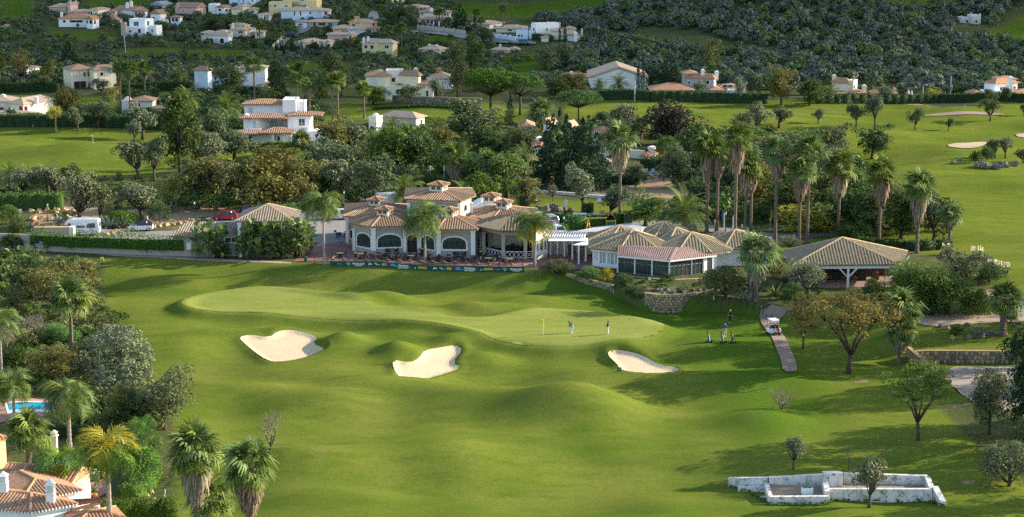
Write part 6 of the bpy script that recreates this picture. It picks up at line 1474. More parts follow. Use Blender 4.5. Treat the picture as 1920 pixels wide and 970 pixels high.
for k in range(NS+1):
 p=bt*bl*k/NS;zz=hz(ba.x+p.x,ba.y+p.y)-ba.z;o=.02*math.sin(k*2.1)
 for dz_ in(-.05,BH):mb.v.append(tuple(p+bn*o+Vector((0,0,zz+dz_))))
 for dz_ in(-.05,BH):mb.v.append(tuple(p+bn*(o-.05)+Vector((0,0,zz+dz_))))
for k in range(NS):
 i,j=4*k,4*k+4;mb.f+=[(i,j,j+1,i+1),(i+3,j+3,j+2,i+2),(i+1,j+1,j+3,i+3)]
mb.obj('banner_cloth','banner_green',e)
def bpos(px,zf):t=(px-619)/(983-619.0);p=bt*bl*t;return p+bn*.05+Vector((0,0,hz(ba.x+p.x,ba.y+p.y)-ba.z+BH*zf))
MT=Matrix(((bt.x,0,bn.x,0),(bt.y,0,bn.y,0),(bt.z,1,bn.z,0),(0,0,0,1)))
def textmesh(txt,hgt,mat,shear=0.0,centre=False,extrude=.004):
 cu=bpy.data.curves.new('lettering','FONT');cu.body=txt;cu.size=hgt;cu.align_x='CENTER';cu.extrude=extrude;cu.shear=shear;cu.offset=.012 if hgt>.1 else 0;cu.resolution_u=2
 if centre:cu.align_y='CENTER'
 o=bpy.data.objects.new('lettering',cu);COL.objects.link(o);bpy.context.view_layer.update()
 me=bpy.data.meshes.new_from_object(o.evaluated_get(bpy.context.evaluated_depsgraph_get()));bpy.data.objects.remove(o);bpy.data.curves.remove(cu)
 me.materials.clear();me.materials.append(MATS[mat]);return me
def btext(txt,px,w_px,zf,hgt,mat='ink_white',shear=0.0):
 me=textmesh(txt,hgt,mat,shear);xs=[v.co.x for v in me.vertices];k=(w_px/364.0*bl)/max(.01,max(xs)-min(xs))
 o=link('lettering',me,e);o.matrix_local=Matrix.Translation(bpos(px,zf))@MT@Matrix.Diagonal((k,1,1,1));return o
def bpatch(x0,x1,z0_,z1_,mat,nm='logo_patch'):
 a,c=bpos(x0,0),bpos(x1,0);m=MB();o=bn*.012
 m.add([a+Vector((0,0,BH*z0_)),c+Vector((0,0,BH*z0_)),c+Vector((0,0,BH*z1_)),a+Vector((0,0,BH*z1_)),a+Vector((0,0,BH*z0_))+o,c+Vector((0,0,BH*z0_))+o,c+Vector((0,0,BH*z1_))+o,a+Vector((0,0,BH*z1_))+o],[(4,5,6,7),(0,1,5,4),(2,3,7,6),(1,2,6,5),(3,0,4,7)]);return m.obj(nm,mat,e)
def barc(px):
 m=MB();c=bpos(px,.30);r=.22
 for k in range(7):
  a0,a1=math.pi*(.1+.8*k/7),math.pi*(.1+.8*(k+.6)/7);m.bar(c+bt*r*1.5*math.cos(a0)+Vector((0,0,r*1.2*math.sin(a0))),c+bt*r*1.5*math.cos(a1)+Vector((0,0,r*1.2*math.sin(a1))),.09,.02,up=tuple(bn))
 m.bar(c-bt*.08,c+bt*.08,.14,.02,up=tuple(bn));m.obj('arched_logo','ink_white',e)
def swoosh(px,w=9):
 m=MB();a=bpos(px-w/2,.30);c=bpos(px+w/2,.34);q=[a.lerp(c,t)+Vector((0,0,.10*math.sin(t*3.1)))for t in np.linspace(0,1,7)]
 for u,v in zip(q[:-1],q[1:]):m.bar(u,v,.06,.02,up=tuple(bn))
 m.obj('swoosh_logo','ink_white',e)
for px_ in(654,947):barc(px_)
for px_ in(673,968):btext("NEVADA BOB'S",px_,23,.36,.34);btext('GOLF EQUIPMENT',px_,14,.14,.13)
for px_ in(637,):btext('ROLEAR',px_,9,.48,.16,'ink_teal');bpatch(631,644,.26,.33,'ink_teal')
for px_ in(695,817):btext('ASL',px_,7,.40,.30);swoosh(px_,8)
for px_ in(706,828):btext('Pro',px_,5,.50,.22)
for px_ in(710,832):swoosh(px_,7)
for x0 in(717.5,839):bpatch(x0,x0+4 if x0<800 else x0+8.5,.28,.75,'ink_yellow')
bpatch(722.6,725.5,.28,.75,'ink_yellow')
for x0,x1 in((725.6,734),(847.6,856)):bpatch(x0,x1,.28,.72,'ink_maroon')
for x0,x1 in((734.1,743),(856.1,865)):bpatch(x0,x1,.28,.78,'ink_cyan')
for px_ in(757,881):btext('Pestana',px_,20,.50,.36,shear=.35);bpatch(px_-14,px_+14,.36,.41,'ink_white','rule');btext('GOLF & RESORTS',px_,19,.12,.16)
for px_ in(780,903):btext('A',px_,4,.25,.26)
for x0,x1,mt in((785,793,'ink_lime'),(793.1,802,'ink_orange'),(907.5,916,'ink_lime'),(916.1,925,'ink_orange')):bpatch(x0,x1,.28,.72,mt)
btext('ROLEAR',933,10,.34,.22,'ink_teal')
# furniture
seat=MB().box(-.26,.26,-.25,.25,.38,.46).mesh('seat','wicker')
back=MB();back.add([(-.28,.22,.42),(.28,.22,.42),(.28,.30,.88),(-.28,.30,.88),(-.28,.27,.42),(.28,.27,.42),(.28,.36,.88),(-.28,.36,.88)],[(0,1,2,3),(7,6,5,4),(0,3,7,4),(1,5,6,2),(3,2,6,7)]);back=back.mesh('backrest','wicker')
arm=MB().box(-.03,.03,-.25,.28,.60,.66).mesh('armrest','wicker');leg=MB().box(-.025,.025,-.025,.025,0,.38).mesh('leg','wicker')
ttop=MB().lathe([(.52,.71),(.54,.74),(.52,.76)],n=14).mesh('table_top','wood_grey');tleg=MB();tleg.tube([(0,0,.05),(0,0,.71)],[.05,.05],8);tleg.box(-.3,.3,-.04,.04,0,.05);tleg.box(-.04,.04,-.3,.3,.002,.052);tleg=tleg.mesh('pedestal','black')
def chair_proto():
 r=empty('armchair',(0,0,0),'black wicker armchair at a round terrace table','chair','wicker armchairs on the terrace')
 link('seat',seat,r);link('backrest',back,r)
 for s_ in(-.27,.27):link('armrest',arm,r,(s_,0,0))
 for x in(-.22,.22):
  for y in(-.2,.24):link('leg',leg,r,(x,y,0))
 return r
CH=chair_proto();first=[True]
def table_set(px,py,n=4,zoff=.06,turn=0.0,inpav=False):
 p=G(px,py);p.z=hz(p.x,p.y)+zoff
 t=empty('terrace_table',p,'round grey topped table ringed by wicker armchairs '+('under the mossy pavilion roof' if inpav else 'on the mauve terrace'),'table','round tables under the pavilion' if inpav else 'round terrace tables');link('table_top',ttop,t);link('pedestal',tleg,t)
 for k in range(n):
  a=turn+k*2*math.pi/n+.25*math.sin(px+k);q=Vector((p.x+.78*math.cos(a),p.y+.78*math.sin(a),p.z))
  c=CH if first[0]else copy_tree(CH);first[0]=False
  c.location=q;c.rotation_euler=(0,0,a-math.pi/2)
  if inpav:c['label']='black wicker armchair under the mossy pavilion roof';c['group']='wicker armchairs under the pavilion'
for k,(px_,py_)in enumerate([(637,485),(676,486),(709,487.5),(736,488),(770,489.5),(812,491),(842,492),(877,493),(915,494.5),(955,496),(733,476),(790,478),(860,482.5),(870,478),(920,489)]):table_set(px_,py_,4,.06,.4+k*.7)
p0_=CB.o
for px_,dy in((925,1.2),(945,.2),(968,.8),(985,1.8),(958,3.2)):
 y=CB.y+dy;x=Xat(px_,y,CB.z0);
 _G=G;G=lambda a,c,X=x,Y=y:Vector((X,Y,0));table_set(px_,0,4,.0,px_,True);G=_G
for o in list(bpy.data.objects):
 if o.name.startswith('terrace_table')and 'pavilion' in o.get('group',''):o.location.z=CB.z0+.13
 if o.name.startswith('armchair')and 'pavilion' in o.get('group',''):o.location.z=CB.z0+.13
 # ------------------------------------------------------------------ vehicles
def section_loft(mb,secs):
 n=len(secs[0])
 for s_ in secs:mb.v+=[tuple(p)for p in s_]
 for i in range(len(secs)-1):
  for k in range(n):mb.f.append((i*n+k,i*n+(k+1)%n,(i+1)*n+(k+1)%n,(i+1)*n+k))
 mb.f+=[tuple(range(n))[::-1],tuple(range((len(secs)-1)*n,len(secs)*n))]
 return mb
TYRE=MB().tube([(0,-.10,0),(0,-.085,0),(0,.085,0),(0,.10,0)],[.25,.31,.31,.25],16).mesh('tyre','tyre');RIM=MB().tube([(0,-.112,0),(0,-.09,0),(0,.09,0),(0,.112,0)],[.15,.20,.20,.15],10).mesh('rim','rim')
def wheel(e,x,y,k=1.0):
 w=link('wheel',TYRE,e,(x,y,.31*k),scale=(k,1,k));link('rim',RIM,w);return w
def car(p,ang,paint,label,L=4.1,W=1.74,H=1.48,kind='hatch',roof=None,cat='car'):
 e=empty('parked_car',p,label,cat,rz=ang);w=W/2
 hx=L/2
 def sec(x,zb,zt,ww,ch=.10):return[(x,-ww+.04,zb),(x,ww-.04,zb),(x,ww,zb+.18),(x,ww,zt-ch),(x,ww-ch*1.3,zt),(x,-ww+ch*1.3,zt),(x,-ww,zt-ch),(x,-ww,zb+.18)]
 bz=H*.60
 if kind=='hatch':S=[(-hx,.38,bz*.92,w*.86),(-hx+.12,.24,bz*1.02,w*.95),(-hx+.7,.22,bz*1.03,w),(0,.20,bz,w),(hx-1.25,.20,bz*.97,w),(hx-.45,.22,bz*.84,w*.95),(hx-.08,.26,bz*.66,w*.84),(hx,.32,bz*.55,w*.72)]
 else:S=[(-hx,.42,bz*1.0,w*.88),(-hx+.12,.28,bz*1.05,w*.96),(0,.26,bz*1.03,w),(hx-1.2,.26,bz*1.0,w),(hx-.3,.28,bz*.9,w*.95),(hx,.36,bz*.6,w*.80)]
 section_loft(MB(),[sec(*s_)for s_ in S]).obj('body',paint,e,False)
 cab=[(-hx+.10,bz*.98,0),(-hx+.55,H-.10,1),(-hx+1.0,H-.01,1),(.35,H-.0,1),(.75,H-.10,1),(hx-1.05,bz*.96,0)]
 if kind=='estate':cab=[(-hx+.06,bz,0),(-hx+.30,H-.08,1),(-hx+.7,H,1),(.45,H,1),(.85,H-.1,1),(hx-1.0,bz*.98,0)]
 def gsec(x,z,top):
  tw=w*(.74 if top else .92);return[(x,-w*.93,bz*.9),(x,w*.93,bz*.9),(x,tw,z-.01),(x,-tw,z-.01)]
 g=MB();prof=[(c[0],c[1])for c in cab]
 vs=[(x,-(w*.93 if z<bz*1.03 else w*.74),z)for x,z in prof]+[(x,(w*.93 if z<bz*1.03 else w*.74),z)for x,z in prof]
 n=len(prof);g.add(vs,[tuple(range(n)),tuple(range(n,2*n))[::-1]]+[(i,n+i,n+i+1,i+1)for i in range(n-1)]+[(n-1,2*n-1,n,0)])
 g.obj('window_glass','glass_dark',e)
 r=MB();x0,x1=cab[1][0]+.02,cab[4][0]
 section_loft(r,[[(x,-w*.77,z-.05),(x,w*.77,z-.05),(x,w*.70,z+.025),(x,-w*.70,z+.025)]for x,z in((x0,cab[1][1]),(cab[2][0],cab[2][1]),(cab[3][0],cab[3][1]),(x1,cab[4][1]))]);r.obj('roof',roof or paint,e)
 pil=MB()
 for s_ in(-1,1):
  pil.bar((cab[0][0],s_*w*.93,cab[0][1]-.02),(cab[1][0],s_*w*.75,cab[1][1]),.12,.08)
  pil.bar((cab[4][0],s_*w*.75,cab[4][1]),(cab[5][0],s_*w*.92,cab[5][1]),.09,.08)
  xm=(cab[1][0]+cab[4][0])/2-.05;pil.bar((xm,s_*w*.925,bz*.95),(xm-.05,s_*w*.755,H-.03),.10,.06)
  xm=cab[1][0]+.45;pil.bar((xm-.2,s_*w*.925,bz*.95),(xm,s_*w*.755,H-.03),.16,.06)
 pil.obj('pillars',roof or paint,e)
 for s_ in(-1,1):
  wheel(e,hx-.80,s_*(w-.10));wheel(e,-hx+.78,s_*(w-.10))
  MB().box(-hx-.015,-hx+.16,s_*w*.62-.14,s_*w*.62+.14,bz*.72,bz*.95).obj('tail_light','light_red',e);MB().box(hx-.22,hx-.02,s_*w*.58-.16,s_*w*.58+.16,bz*.50,bz*.66).obj('headlight','light_white',e)
  MB().box(hx-1.35,hx-1.22,s_*w-.02+(0 if s_>0 else-.14),s_*w+.02+(.14 if s_>0 else 0),bz,bz+.13).obj('wing_mirror',paint,e)
 MB().box(-hx-.03,-hx+.02,-.26,.26,.42,.54).obj('number_plate','sign_white',e);MB().box(-hx-.05,-hx+.1,-w*.85,w*.85,.22,.40).obj('bumper','car_black' if paint!='car_red' else paint,e)
 return e
def on(px,py,off=.07):p=G(px,py);p.z=hz(p.x,p.y)+off;return p
PI=math.pi
car(on(422,413),PI+.05,'car_red','red hatchback parked side on above the long low tiled roof');car(on(464,404),PI-.12,'car_navy','dark navy hatchback parked behind the red hatchback',4.0)
car(on(264,433),PI+.12,'car_white','white compact car with a black roof beside the ivy wall',3.9,1.72,1.5,'hatch','car_black');car(on(628,412),PI+.06,'car_white','white estate car in the car park behind a feather palm',4.6,1.8,1.62,'estate')
car(on(684,392),PI,'car_navy','blue black car in shade behind the clubhouse cupolas',4.3);car(on(1030,421),PI/2+.35,'car_silver','silver estate car seen from behind, in the row beyond the yellowing palm',4.3,1.74,1.55,'estate');car(on(1040,440),PI/2+.5,'car_white','white car half hidden by the pergola and round clipped shrub',4.2)
car(on(1084,419),PI+.1,'car_silver','pale car roof showing over the hedge left of the climbing frame');car(on(1106,420),PI,'car_blue','bright blue car roof showing over the hedge under the swing beam');car(on(1160,421),PI,'car_silver','grey car behind the hedge right of the climbing frame')
car(on(978,85,.4),PI,'car_blue','small blue car on the hillside road below the cube house');car(on(546,71,.4),.1,'car_navy','dark car on the hillside street beside a tall hedge',4.6);car(on(567,54,.4),1.2,'car_silver','pale car outside the grey bungalow garage');car(on(186,47,.4),.3,'car_blue','blue car by the arched porch of the red roofed bungalow')
# minibus
p=on(152,442);e=empty('minibus',p,'white minibus with side stripe parked behind the ivy covered wall','van',rz=PI+.03)
S=[(-2.9,.45,2.35,.93),(-2.75,.35,2.52,.98),(-1.0,.34,2.58,1.0),(1.2,.34,2.55,1.0),(2.0,.34,2.3,.97),(2.45,.34,1.55,.97),(3.0,.36,1.15,.90),(3.1,.45,.85,.75)]
section_loft(MB(),[[(x,-w+.03,zb),(x,w-.03,zb),(x,w,zb+.3),(x,w,zt-.35),(x,w*.84,zt),(x,-w*.84,zt),(x,-w,zt-.35),(x,-w,zb+.3)]for x,zb,zt,w in S]).obj('body','car_white',e)
for s_ in(-1,1):
 for x0,x1 in((-2.35,-1.05),(-.85,.45),(.65,1.75),(1.9,2.45)):
  zt=2.0 if x1<2 else 1.75;mb=MB();y=s_*1.005;mb.add([(x0,y,1.28),(x1,y,1.28),(x1-(.35 if x1>2 else 0),y-s_*.01,zt),(x0,y-s_*.01,zt)],[(0,1,2,3)]);mb.obj('window','glass_blue',e)
 for k,mt in enumerate(('ink_cyan','ink_maroon','ink_lime','ink_orange')):MB().box(.4+k*.38-1.1,.4+k*.38-.72,s_*1.004-.006,s_*1.004+.006,.86,.98).obj('stripe',mt,e)
 q=[(-2.3+.9*t,s_*1.012,.75+.75*t**2)for t in np.linspace(0,1,6)];MB().tube(q[::-1],[.03,.07,.08,.06,.04,.02],5).obj('swirl_graphic','ink_teal',e)
 for x in(-1.9,2.1):wheel(e,x,s_*.88,1.1)
 MB().box(-2.96,-2.85,s_*.82-.09,s_*.82+.09,.85,1.35).obj('tail_light','light_red',e)
 MB().box(2.9,3.06,s_*.6-.15,s_*.6+.15,.72,.9).obj('headlight','light_white',e);MB().box(2.1,2.25,s_*1.0-.02,s_*1.0+s_*.18+.02,1.3,1.6).obj('wing_mirror','black',e)
MB().box(-2.93,-2.86,-.62,.62,1.35,2.1).obj('rear_window','glass_blue',e)
# white box van behind the clubhouse
p=on(727,396);e=empty('box_van',p,'white box van standing behind the clubhouse roofs','van',rz=PI*.1);MB().box(-1.7,1.5,-1.0,1.0,.7,2.9).obj('cargo_box','car_white',e);section_loft(MB(),[[(x,-.95,.4),(x,.95,.4),(x,.9,z),(x,-.9,z)]for x,z in((1.55,2.2),(2.2,2.1),(2.6,1.4),(3.1,1.1))]).obj('cab','car_white',e)
MB().box(2.24,2.52,-.8,.8,1.35,1.95).obj('windscreen','glass_blue',e)
for s_ in(-1,1):wheel(e,-1.0,s_*.9,1.1);wheel(e,2.3,s_*.88,1.1)
# scooter
p=on(640,447);e=empty('scooter',p,'blue scooter with a top box parked by the clubhouse corner','scooter',rz=.1)
for x in(-.55,.62):wheel(e,x,0,.78)
section_loft(MB(),[[(x,-w,zb),(x,w,zb),(x,w,zt),(x,-w,zt)]for x,zb,zt,w in((-.85,.45,.72,.1),(-.5,.38,.78,.17),(-.05,.28,.74,.17),(.05,.24,.34,.17),(.38,.24,.36,.16))]).obj('body','scooter_blue',e);MB().box(-.72,.0,-.15,.15,.76,.85).obj('seat','black',e)
section_loft(MB(),[[(x,-w,zb),(x,w,zb),(x+.1,w,zt),(x+.1,-w,zt)]for x,zb,zt,w in((.36,.3,.9,.2),(.44,.3,.95,.18))]).obj('leg_shield','scooter_blue',e);mb=MB();mb.tube([(.62,0,.3),(.46,0,1.02)],[.04,.04],6);mb.tube([(.40,-.34,1.05),(.48,0,1.02),(.40,.34,1.05)],[.02]*3,5);mb.obj('handlebar','black',e);MB().box(-1.1,-.72,-.2,.2,.86,1.18).obj('top_box','scooter_blue',e);MB().box(.5,.6,-.08,.08,.92,1.05).obj('headlight','light_white',e)
# golf buggy with bags, seen from behind
p=on(1449,628,.06);e=empty('golf_buggy',p,'white roofed golf buggy on the cart path with bags strapped behind','golf cart',rz=PI/2+.28)
section_loft(MB(),[[(x,-w,zb),(x,w,zb),(x,w,zt),(x,-w,zt)]for x,zb,zt,w in((-1.15,.32,.72,.56),(-.4,.28,.80,.58),(-.3,.26,.42,.58),(.5,.26,.40,.58),(.62,.28,.80,.56),(1.15,.34,.62,.45))]).obj('body','car_white',e)
for s_ in(-1,1):
 for x in(-.75,.85):wheel(e,x,s_*.5,.75)
 mb=MB();q=[(-1.12,.55),(-1.05,.86),(-.75,.95),(-.45,.85)];section_loft(mb,[[(x,s_*.36,z-.06),(x,s_*.62,z-.1),(x,s_*.62,z-.02),(x,s_*.36,z+.02)]for x,z in q]);mb.obj('fender','car_white',e)
 for x,t in((-.62,-.55),(.55,.35)):MB().tube([(x,s_*.55,.7),(t,s_*.55,1.84)],[.025,.025],5).obj('roof_strut','black',e)
section_loft(MB(),[[(x,-w,1.82),(x,w,1.82),(x,w*.9,z),(x,-w*.9,z)]for x,z,w in((-.85,1.88,.52),(-.6,1.94,.57),(.5,1.94,.57),(.72,1.88,.5))]).obj('roof','shutter_grey',e);MB().box(-.4,.1,-.52,.52,.80,.92).obj('seat','black',e);MB().box(-.45,-.36,-.52,.52,.93,1.25).obj('seat_back','black',e);MB().box(-1.3,-1.12,-.52,.52,.30,.46).obj('bumper','black',e)
def clubs(mb,c,h0,n=7,r=.09,tilt=(0,0)):
 for k in range(n):a=k*2.4;x,y=c[0]+r*.7*math.cos(a),c[1]+r*.7*math.sin(a);mb.tube([(x,y,h0-.1),(x+tilt[0]*.3+.02*math.cos(a),y+tilt[1]*.3,h0+.24+.05*(k%3))],[.012,.012],4);mb.ball((x+tilt[0]*.3,y+tilt[1]*.3,h0+.26+.05*(k%3)),.05 if k%3 else .075,6,4)
for y,mt,lb in((.2,'black','black golf bag on the left of the buggy rack'),(-.24,'car_black','dark golf bag with a red hood on the right of the buggy rack')):
 M=e.matrix_basis if False else Matrix.Translation(p)@Matrix.Rotation(PI/2+.28,4,'Z');q=M@Vector((-1.0,y,.45));g=empty('golf_bag',q,lb,'golf bag',rz=PI/2+.28)
 MB().tube([(-.05,0,0),(.0,0,.4),(.05,0,.82)],[.15,.16,.14],10).obj('bag',mt,g);MB().box(-.24,-.12,-.1,.1,.15,.5).obj('pocket','sign_red' if y<0 else 'shutter_grey',g);m=MB();clubs(m,(.05,0),.85);m.obj('clubs','steel',g)
 # trolleys
def trolley(px,py,bagm,acc,head,label):
 p=G(px,py);g=empty('golf_trolley',p,label,'golf trolley',rz=PI/2+.3)
 for s_ in(-1,1):wheel(g,-.05,s_*.30,.45)
 m=MB();m.tube([(-.05,-.3,.14),(-.05,.3,.14)],[.018,.018],5);m.tube([(-.05,0,.14),(.25,0,.55),(.52,0,1.02),(.68,0,1.05)],[.02]*4,5);m.tube([(-.05,0,.14),(-.25,0,.08)],[.02,.02],5);m.obj('frame','steel',g)
 MB().tube([(-.22,0,.14),(.05,0,.55),(.28,0,.92)],[.14,.16,.135],10).obj('bag',bagm,g);MB().tube([(-.13,-.12,.35),(.03,-.12,.62)],[.08,.08],7).obj('pocket',acc,g);MB().tube([(-.10,.12,.38),(.06,.12,.66)],[.07,.07],7).obj('pocket',acc,g);m=MB();clubs(m,(.30,0),.90,7,.08,(.5,0));m.obj('clubs','sign_black',g);return g
trolley(1329,642,'car_black','scooter_blue','steel','black golf trolley with blue wheels and a white club cover');trolley(1355,643.5,'car_black','play_red','steel','golf trolley with a black and magenta bag, middle of three');trolley(1374,643.5,'car_black','sign_black','steel','all black golf trolley, last before the cart path')
# ------------------------------------------------------------------ people
def skin(name,verts,edges,radii,mat,parent,root=0,sub=1):
 me=bpy.data.meshes.new(name);me.from_pydata([tuple(v)for v in verts],edges,[]);o=link(name,me,parent)
 md=o.modifiers.new('skin','SKIN');md.use_smooth_shade=True
 if not me.skin_vertices:me.skin_vertices.new()if hasattr(me.skin_vertices,'new')else None
 for i,r in enumerate(radii):sv=me.skin_vertices[0].data[i];sv.radius=(r,r);sv.use_root=(i==root)
 s_=o.modifiers.new('subdivision','SUBSURF');s_.levels=sub;s_.render_levels=sub
 me.materials.append(MATS[mat]);return o
plain('skin',(.50,.30,.20),.6,.3);plain('cloth_navy',(.030,.060,.11),.8,.2);plain('cloth_aqua',(.34,.60,.66),.8,.2);plain('cloth_black',(.020,.022,.028),.8,.2);plain('cloth_white',(.72,.70,.66),.8,.2);plain('cloth_blue',(.030,.085,.21),.8,.2);plain('cloth_beige',(.46,.39,.28),.8,.2);plain('hair_brown',(.08,.035,.018),.7,.3);plain('hair_blond',(.48,.33,.15),.7,.3);plain('shoe_white',(.75,.75,.75),.6,.3)
def person(px,py,label,H,face,J,top,bottom,shoe,hair,shorts=False,cap=None,sleeves=True,extra=None):
 """J: joints in metres for a 1.75 m figure; +X is the way the person faces, +Y their left"""
 p=G(px,py);p.z=hz(p.x,p.y)+.01;k=H/1.75;e=empty('person',p,label,'person',rz=face,sc=k)
 d=dict(J);V=lambda*n:[d[i]for i in n]
 names=['pelvis','waist','chest','neck','head0','sh_l','el_l','wr_l','sh_r','el_r','wr_r','hip_l','kn_l','an_l','toe_l','hip_r','kn_r','an_r','toe_r']
 vs=[Vector(d[n])for n in names];ix={n:i for i,n in enumerate(names)}
 E=[('pelvis','waist'),('waist','chest'),('chest','neck'),('neck','head0'),('chest','sh_l'),('sh_l','el_l'),('el_l','wr_l'),('chest','sh_r'),('sh_r','el_r'),('el_r','wr_r'),('pelvis','hip_l'),('hip_l','kn_l'),('kn_l','an_l'),('an_l','toe_l'),('pelvis','hip_r'),('hip_r','kn_r'),('kn_r','an_r'),('an_r','toe_r')]
 R=dict(pelvis=.125,waist=.115,chest=.135,neck=.052,head0=.06,sh_l=.062,el_l=.042,wr_l=.028,sh_r=.062,el_r=.042,wr_r=.028,hip_l=.085,kn_l=.056,an_l=.04,toe_l=.035,hip_r=.085,kn_r=.056,an_r=.04,toe_r=.035)
 edges=[(ix[a],ix[c])for a,c in E];rad_=[R[n]for n in names]
 for s_ in('l','r'):
  w=Vector(d['wr_'+s_]);u=(w-Vector(d['el_'+s_])).normalized();sd=u.cross(Vector((0,0,1))if abs(u.z)<.9 else Vector((1,0,0))).normalized()
  i0=len(vs);vs.append(w+u*.08);rad_.append(.030);edges.append((ix['wr_'+s_],i0))
  for f in range(4):vs.append(w+u*(.14+.03*(1-abs(f-1.4)/2))+sd*(.017*(f-1.5))+Vector((0,0,-.012)));rad_.append(.009);edges.append((i0,len(vs)-1))
  vs.append(w+u*.085+sd*.05);rad_.append(.010);edges.append((i0,len(vs)-1))
 body=skin('body',vs,edges,rad_,'skin',e)
 hd=Vector(d['head']);hdir=Vector(d.get('look',(1,0,0))).normalized()
 mb=MB();mb.ball(tuple(hd),.112,12,10,(.95,.80,1.15));mb.ball(tuple(hd+hdir*.10+Vector((0,0,-.015))),.022,6,4);sdv=hdir.cross(Vector((0,0,1))).normalized()
 for s_ in(-1,1):mb.ball(tuple(hd+sdv*s_*.088),.024,6,4,(.7,.5,1.2))
 mb.obj('head','skin',e,True)
 mb=MB()
 for s_ in(-1,1):mb.ball(tuple(hd+hdir*.098+sdv*s_*.035+Vector((0,0,.022))),.013,6,4)
 mb.ball(tuple(hd+hdir*.098+Vector((0,0,-.055))),.02,6,3,(.5,1,.4));mb.obj('eyes_and_mouth','hair_brown',e)
 if hair:
  mb=MB();mb.ball(tuple(hd-hdir*.022+Vector((0,0,.035))),.118,10,7,(.98,.9,1.0))
  if hair[1]:mb.tube([hd-hdir*.10+Vector((0,0,.03)),hd-hdir*.13+Vector((0,0,-.12)),hd-hdir*.11+Vector((0,0,-.26))],[.05,.055,.02],7)
  mb.obj('hair',hair[0],e,True)
 if cap:mb=MB();mb.ball(tuple(hd+Vector((0,0,.05))),.118,10,7,(.98,.88,.9));q=hd+hdir*.14+Vector((0,0,.05));mb.ball(tuple(q),.08,8,4,(1,.9,.15));mb.obj('cap',cap,e,True)
 g=1.22
 tn=['waist','chest','neck','sh_l','el_l','wr_l','sh_r','el_r','wr_r','pelvis'];el=lambda a,c,t:Vector(d[a]).lerp(Vector(d[c]),t)
 tv=[Vector(d['waist']),Vector(d['chest']),el('chest','neck',.75),Vector(d['sh_l']),Vector(d['el_l']),el('el_l','wr_l',.9 if sleeves else .05),Vector(d['sh_r']),Vector(d['el_r']),el('el_r','wr_r',.9 if sleeves else .05),Vector(d['pelvis']).lerp(Vector(d['waist']),.25)]
 skin('shirt',tv,[(9,0),(0,1),(1,2),(1,3),(3,4),(4,5),(1,6),(6,7),(7,8)],[.142,.160,.075,.080,.058,.044,.080,.058,.044,.146],top,e,9)
 t_=.95 if not shorts else-1
 def legv(s_):return[Vector(d['hip_'+s_]),Vector(d['kn_'+s_])]+([el('kn_'+s_,'an_'+s_,.92)]if not shorts else[el('kn_'+s_,'an_'+s_,.02)])
 lv=[Vector(d['pelvis'])]+legv('l')+legv('r');skin('shorts' if shorts else 'trousers',lv,[(0,1),(1,2),(2,3),(0,4),(4,5),(5,6)],[.145,.105,.078,.060 if not shorts else .085,.105,.078,.060 if not shorts else .085],bottom,e,0)
 for s_ in('l','r'):a=Vector(d['an_'+s_]);t=Vector(d['toe_'+s_]);skin('shoe',[a+Vector((-.04,0,-.03)),a.lerp(t,.5)+Vector((0,0,-.01)),t+Vector((.03,0,0))],[(0,1),(1,2)],[.055,.05,.042],shoe,e,0)
 if extra:extra(e,d)
 return e
STAND=dict(pelvis=(0,0,.95),waist=(.01,0,1.12),chest=(0,0,1.32),neck=(0,0,1.50),head0=(.01,0,1.56),head=(.02,0,1.635),sh_l=(0,.17,1.43),el_l=(-.02,.22,1.14),wr_l=(.05,.22,.90),sh_r=(0,-.17,1.43),el_r=(-.02,-.22,1.14),wr_r=(.05,-.22,.90),hip_l=(0,.09,.90),kn_l=(.02,.10,.49),an_l=(-.02,.11,.09),toe_l=(.12,.12,.04),hip_r=(0,-.09,.90),kn_r=(.02,-.10,.49),an_r=(-.02,-.11,.09),toe_r=(.12,-.12,.04))
def mod_(**k):q=dict(STAND);q.update(k);return q
def club(e,a,c,hd=.06):
 m=MB();m.tube([a,c],[.012,.012],5);m.box(c[0]-.03,c[0]+.03,c[1]-.06,c[1]+.06,c[2]-.01,c[2]+.03);return m
PUTT=mod_(pelvis=(-.12,0,.92),waist=(-.04,0,1.06),chest=(.12,0,1.20),neck=(.25,0,1.30),head0=(.30,0,1.33),head=(.36,0,1.37),look=(.75,.1,-.65),sh_l=(.16,.17,1.27),el_l=(.26,.20,1.02),wr_l=(.30,.05,.82),sh_r=(.16,-.17,1.27),el_r=(.26,-.20,1.02),wr_r=(.30,-.04,.80),hip_l=(-.10,.12,.88),kn_l=(.02,.17,.48),hip_r=(-.10,-.12,.88),kn_r=(.02,-.17,.48),an_l=(-.04,.19,.09),toe_l=(.12,.2,.04),an_r=(-.04,-.19,.09),toe_r=(.12,-.2,.04))
person(1072,625,'golfer in navy top and pale blue shorts bent over a putt on the green',1.76,PI*1.12,PUTT,'cloth_navy','cloth_aqua','shoe_white',('hair_brown',False),True,None,True,lambda e,d:club(e,(.30,0,.84),(.42,.02,.02)).obj('putter','steel',e))
person(1140,627.5,'woman with a brown ponytail in white trousers holding a putter',1.68,PI*1.05,mod_(el_l=(.08,.22,1.12),wr_l=(.26,.10,1.10),el_r=(.08,-.22,1.14),wr_r=(.26,-.08,1.02)),'cloth_black','cloth_white','shoe_white',('hair_brown',True),False,None,True,lambda e,d:club(e,(.29,0,1.18),(.36,.05,.32)).obj('putter','steel',e))
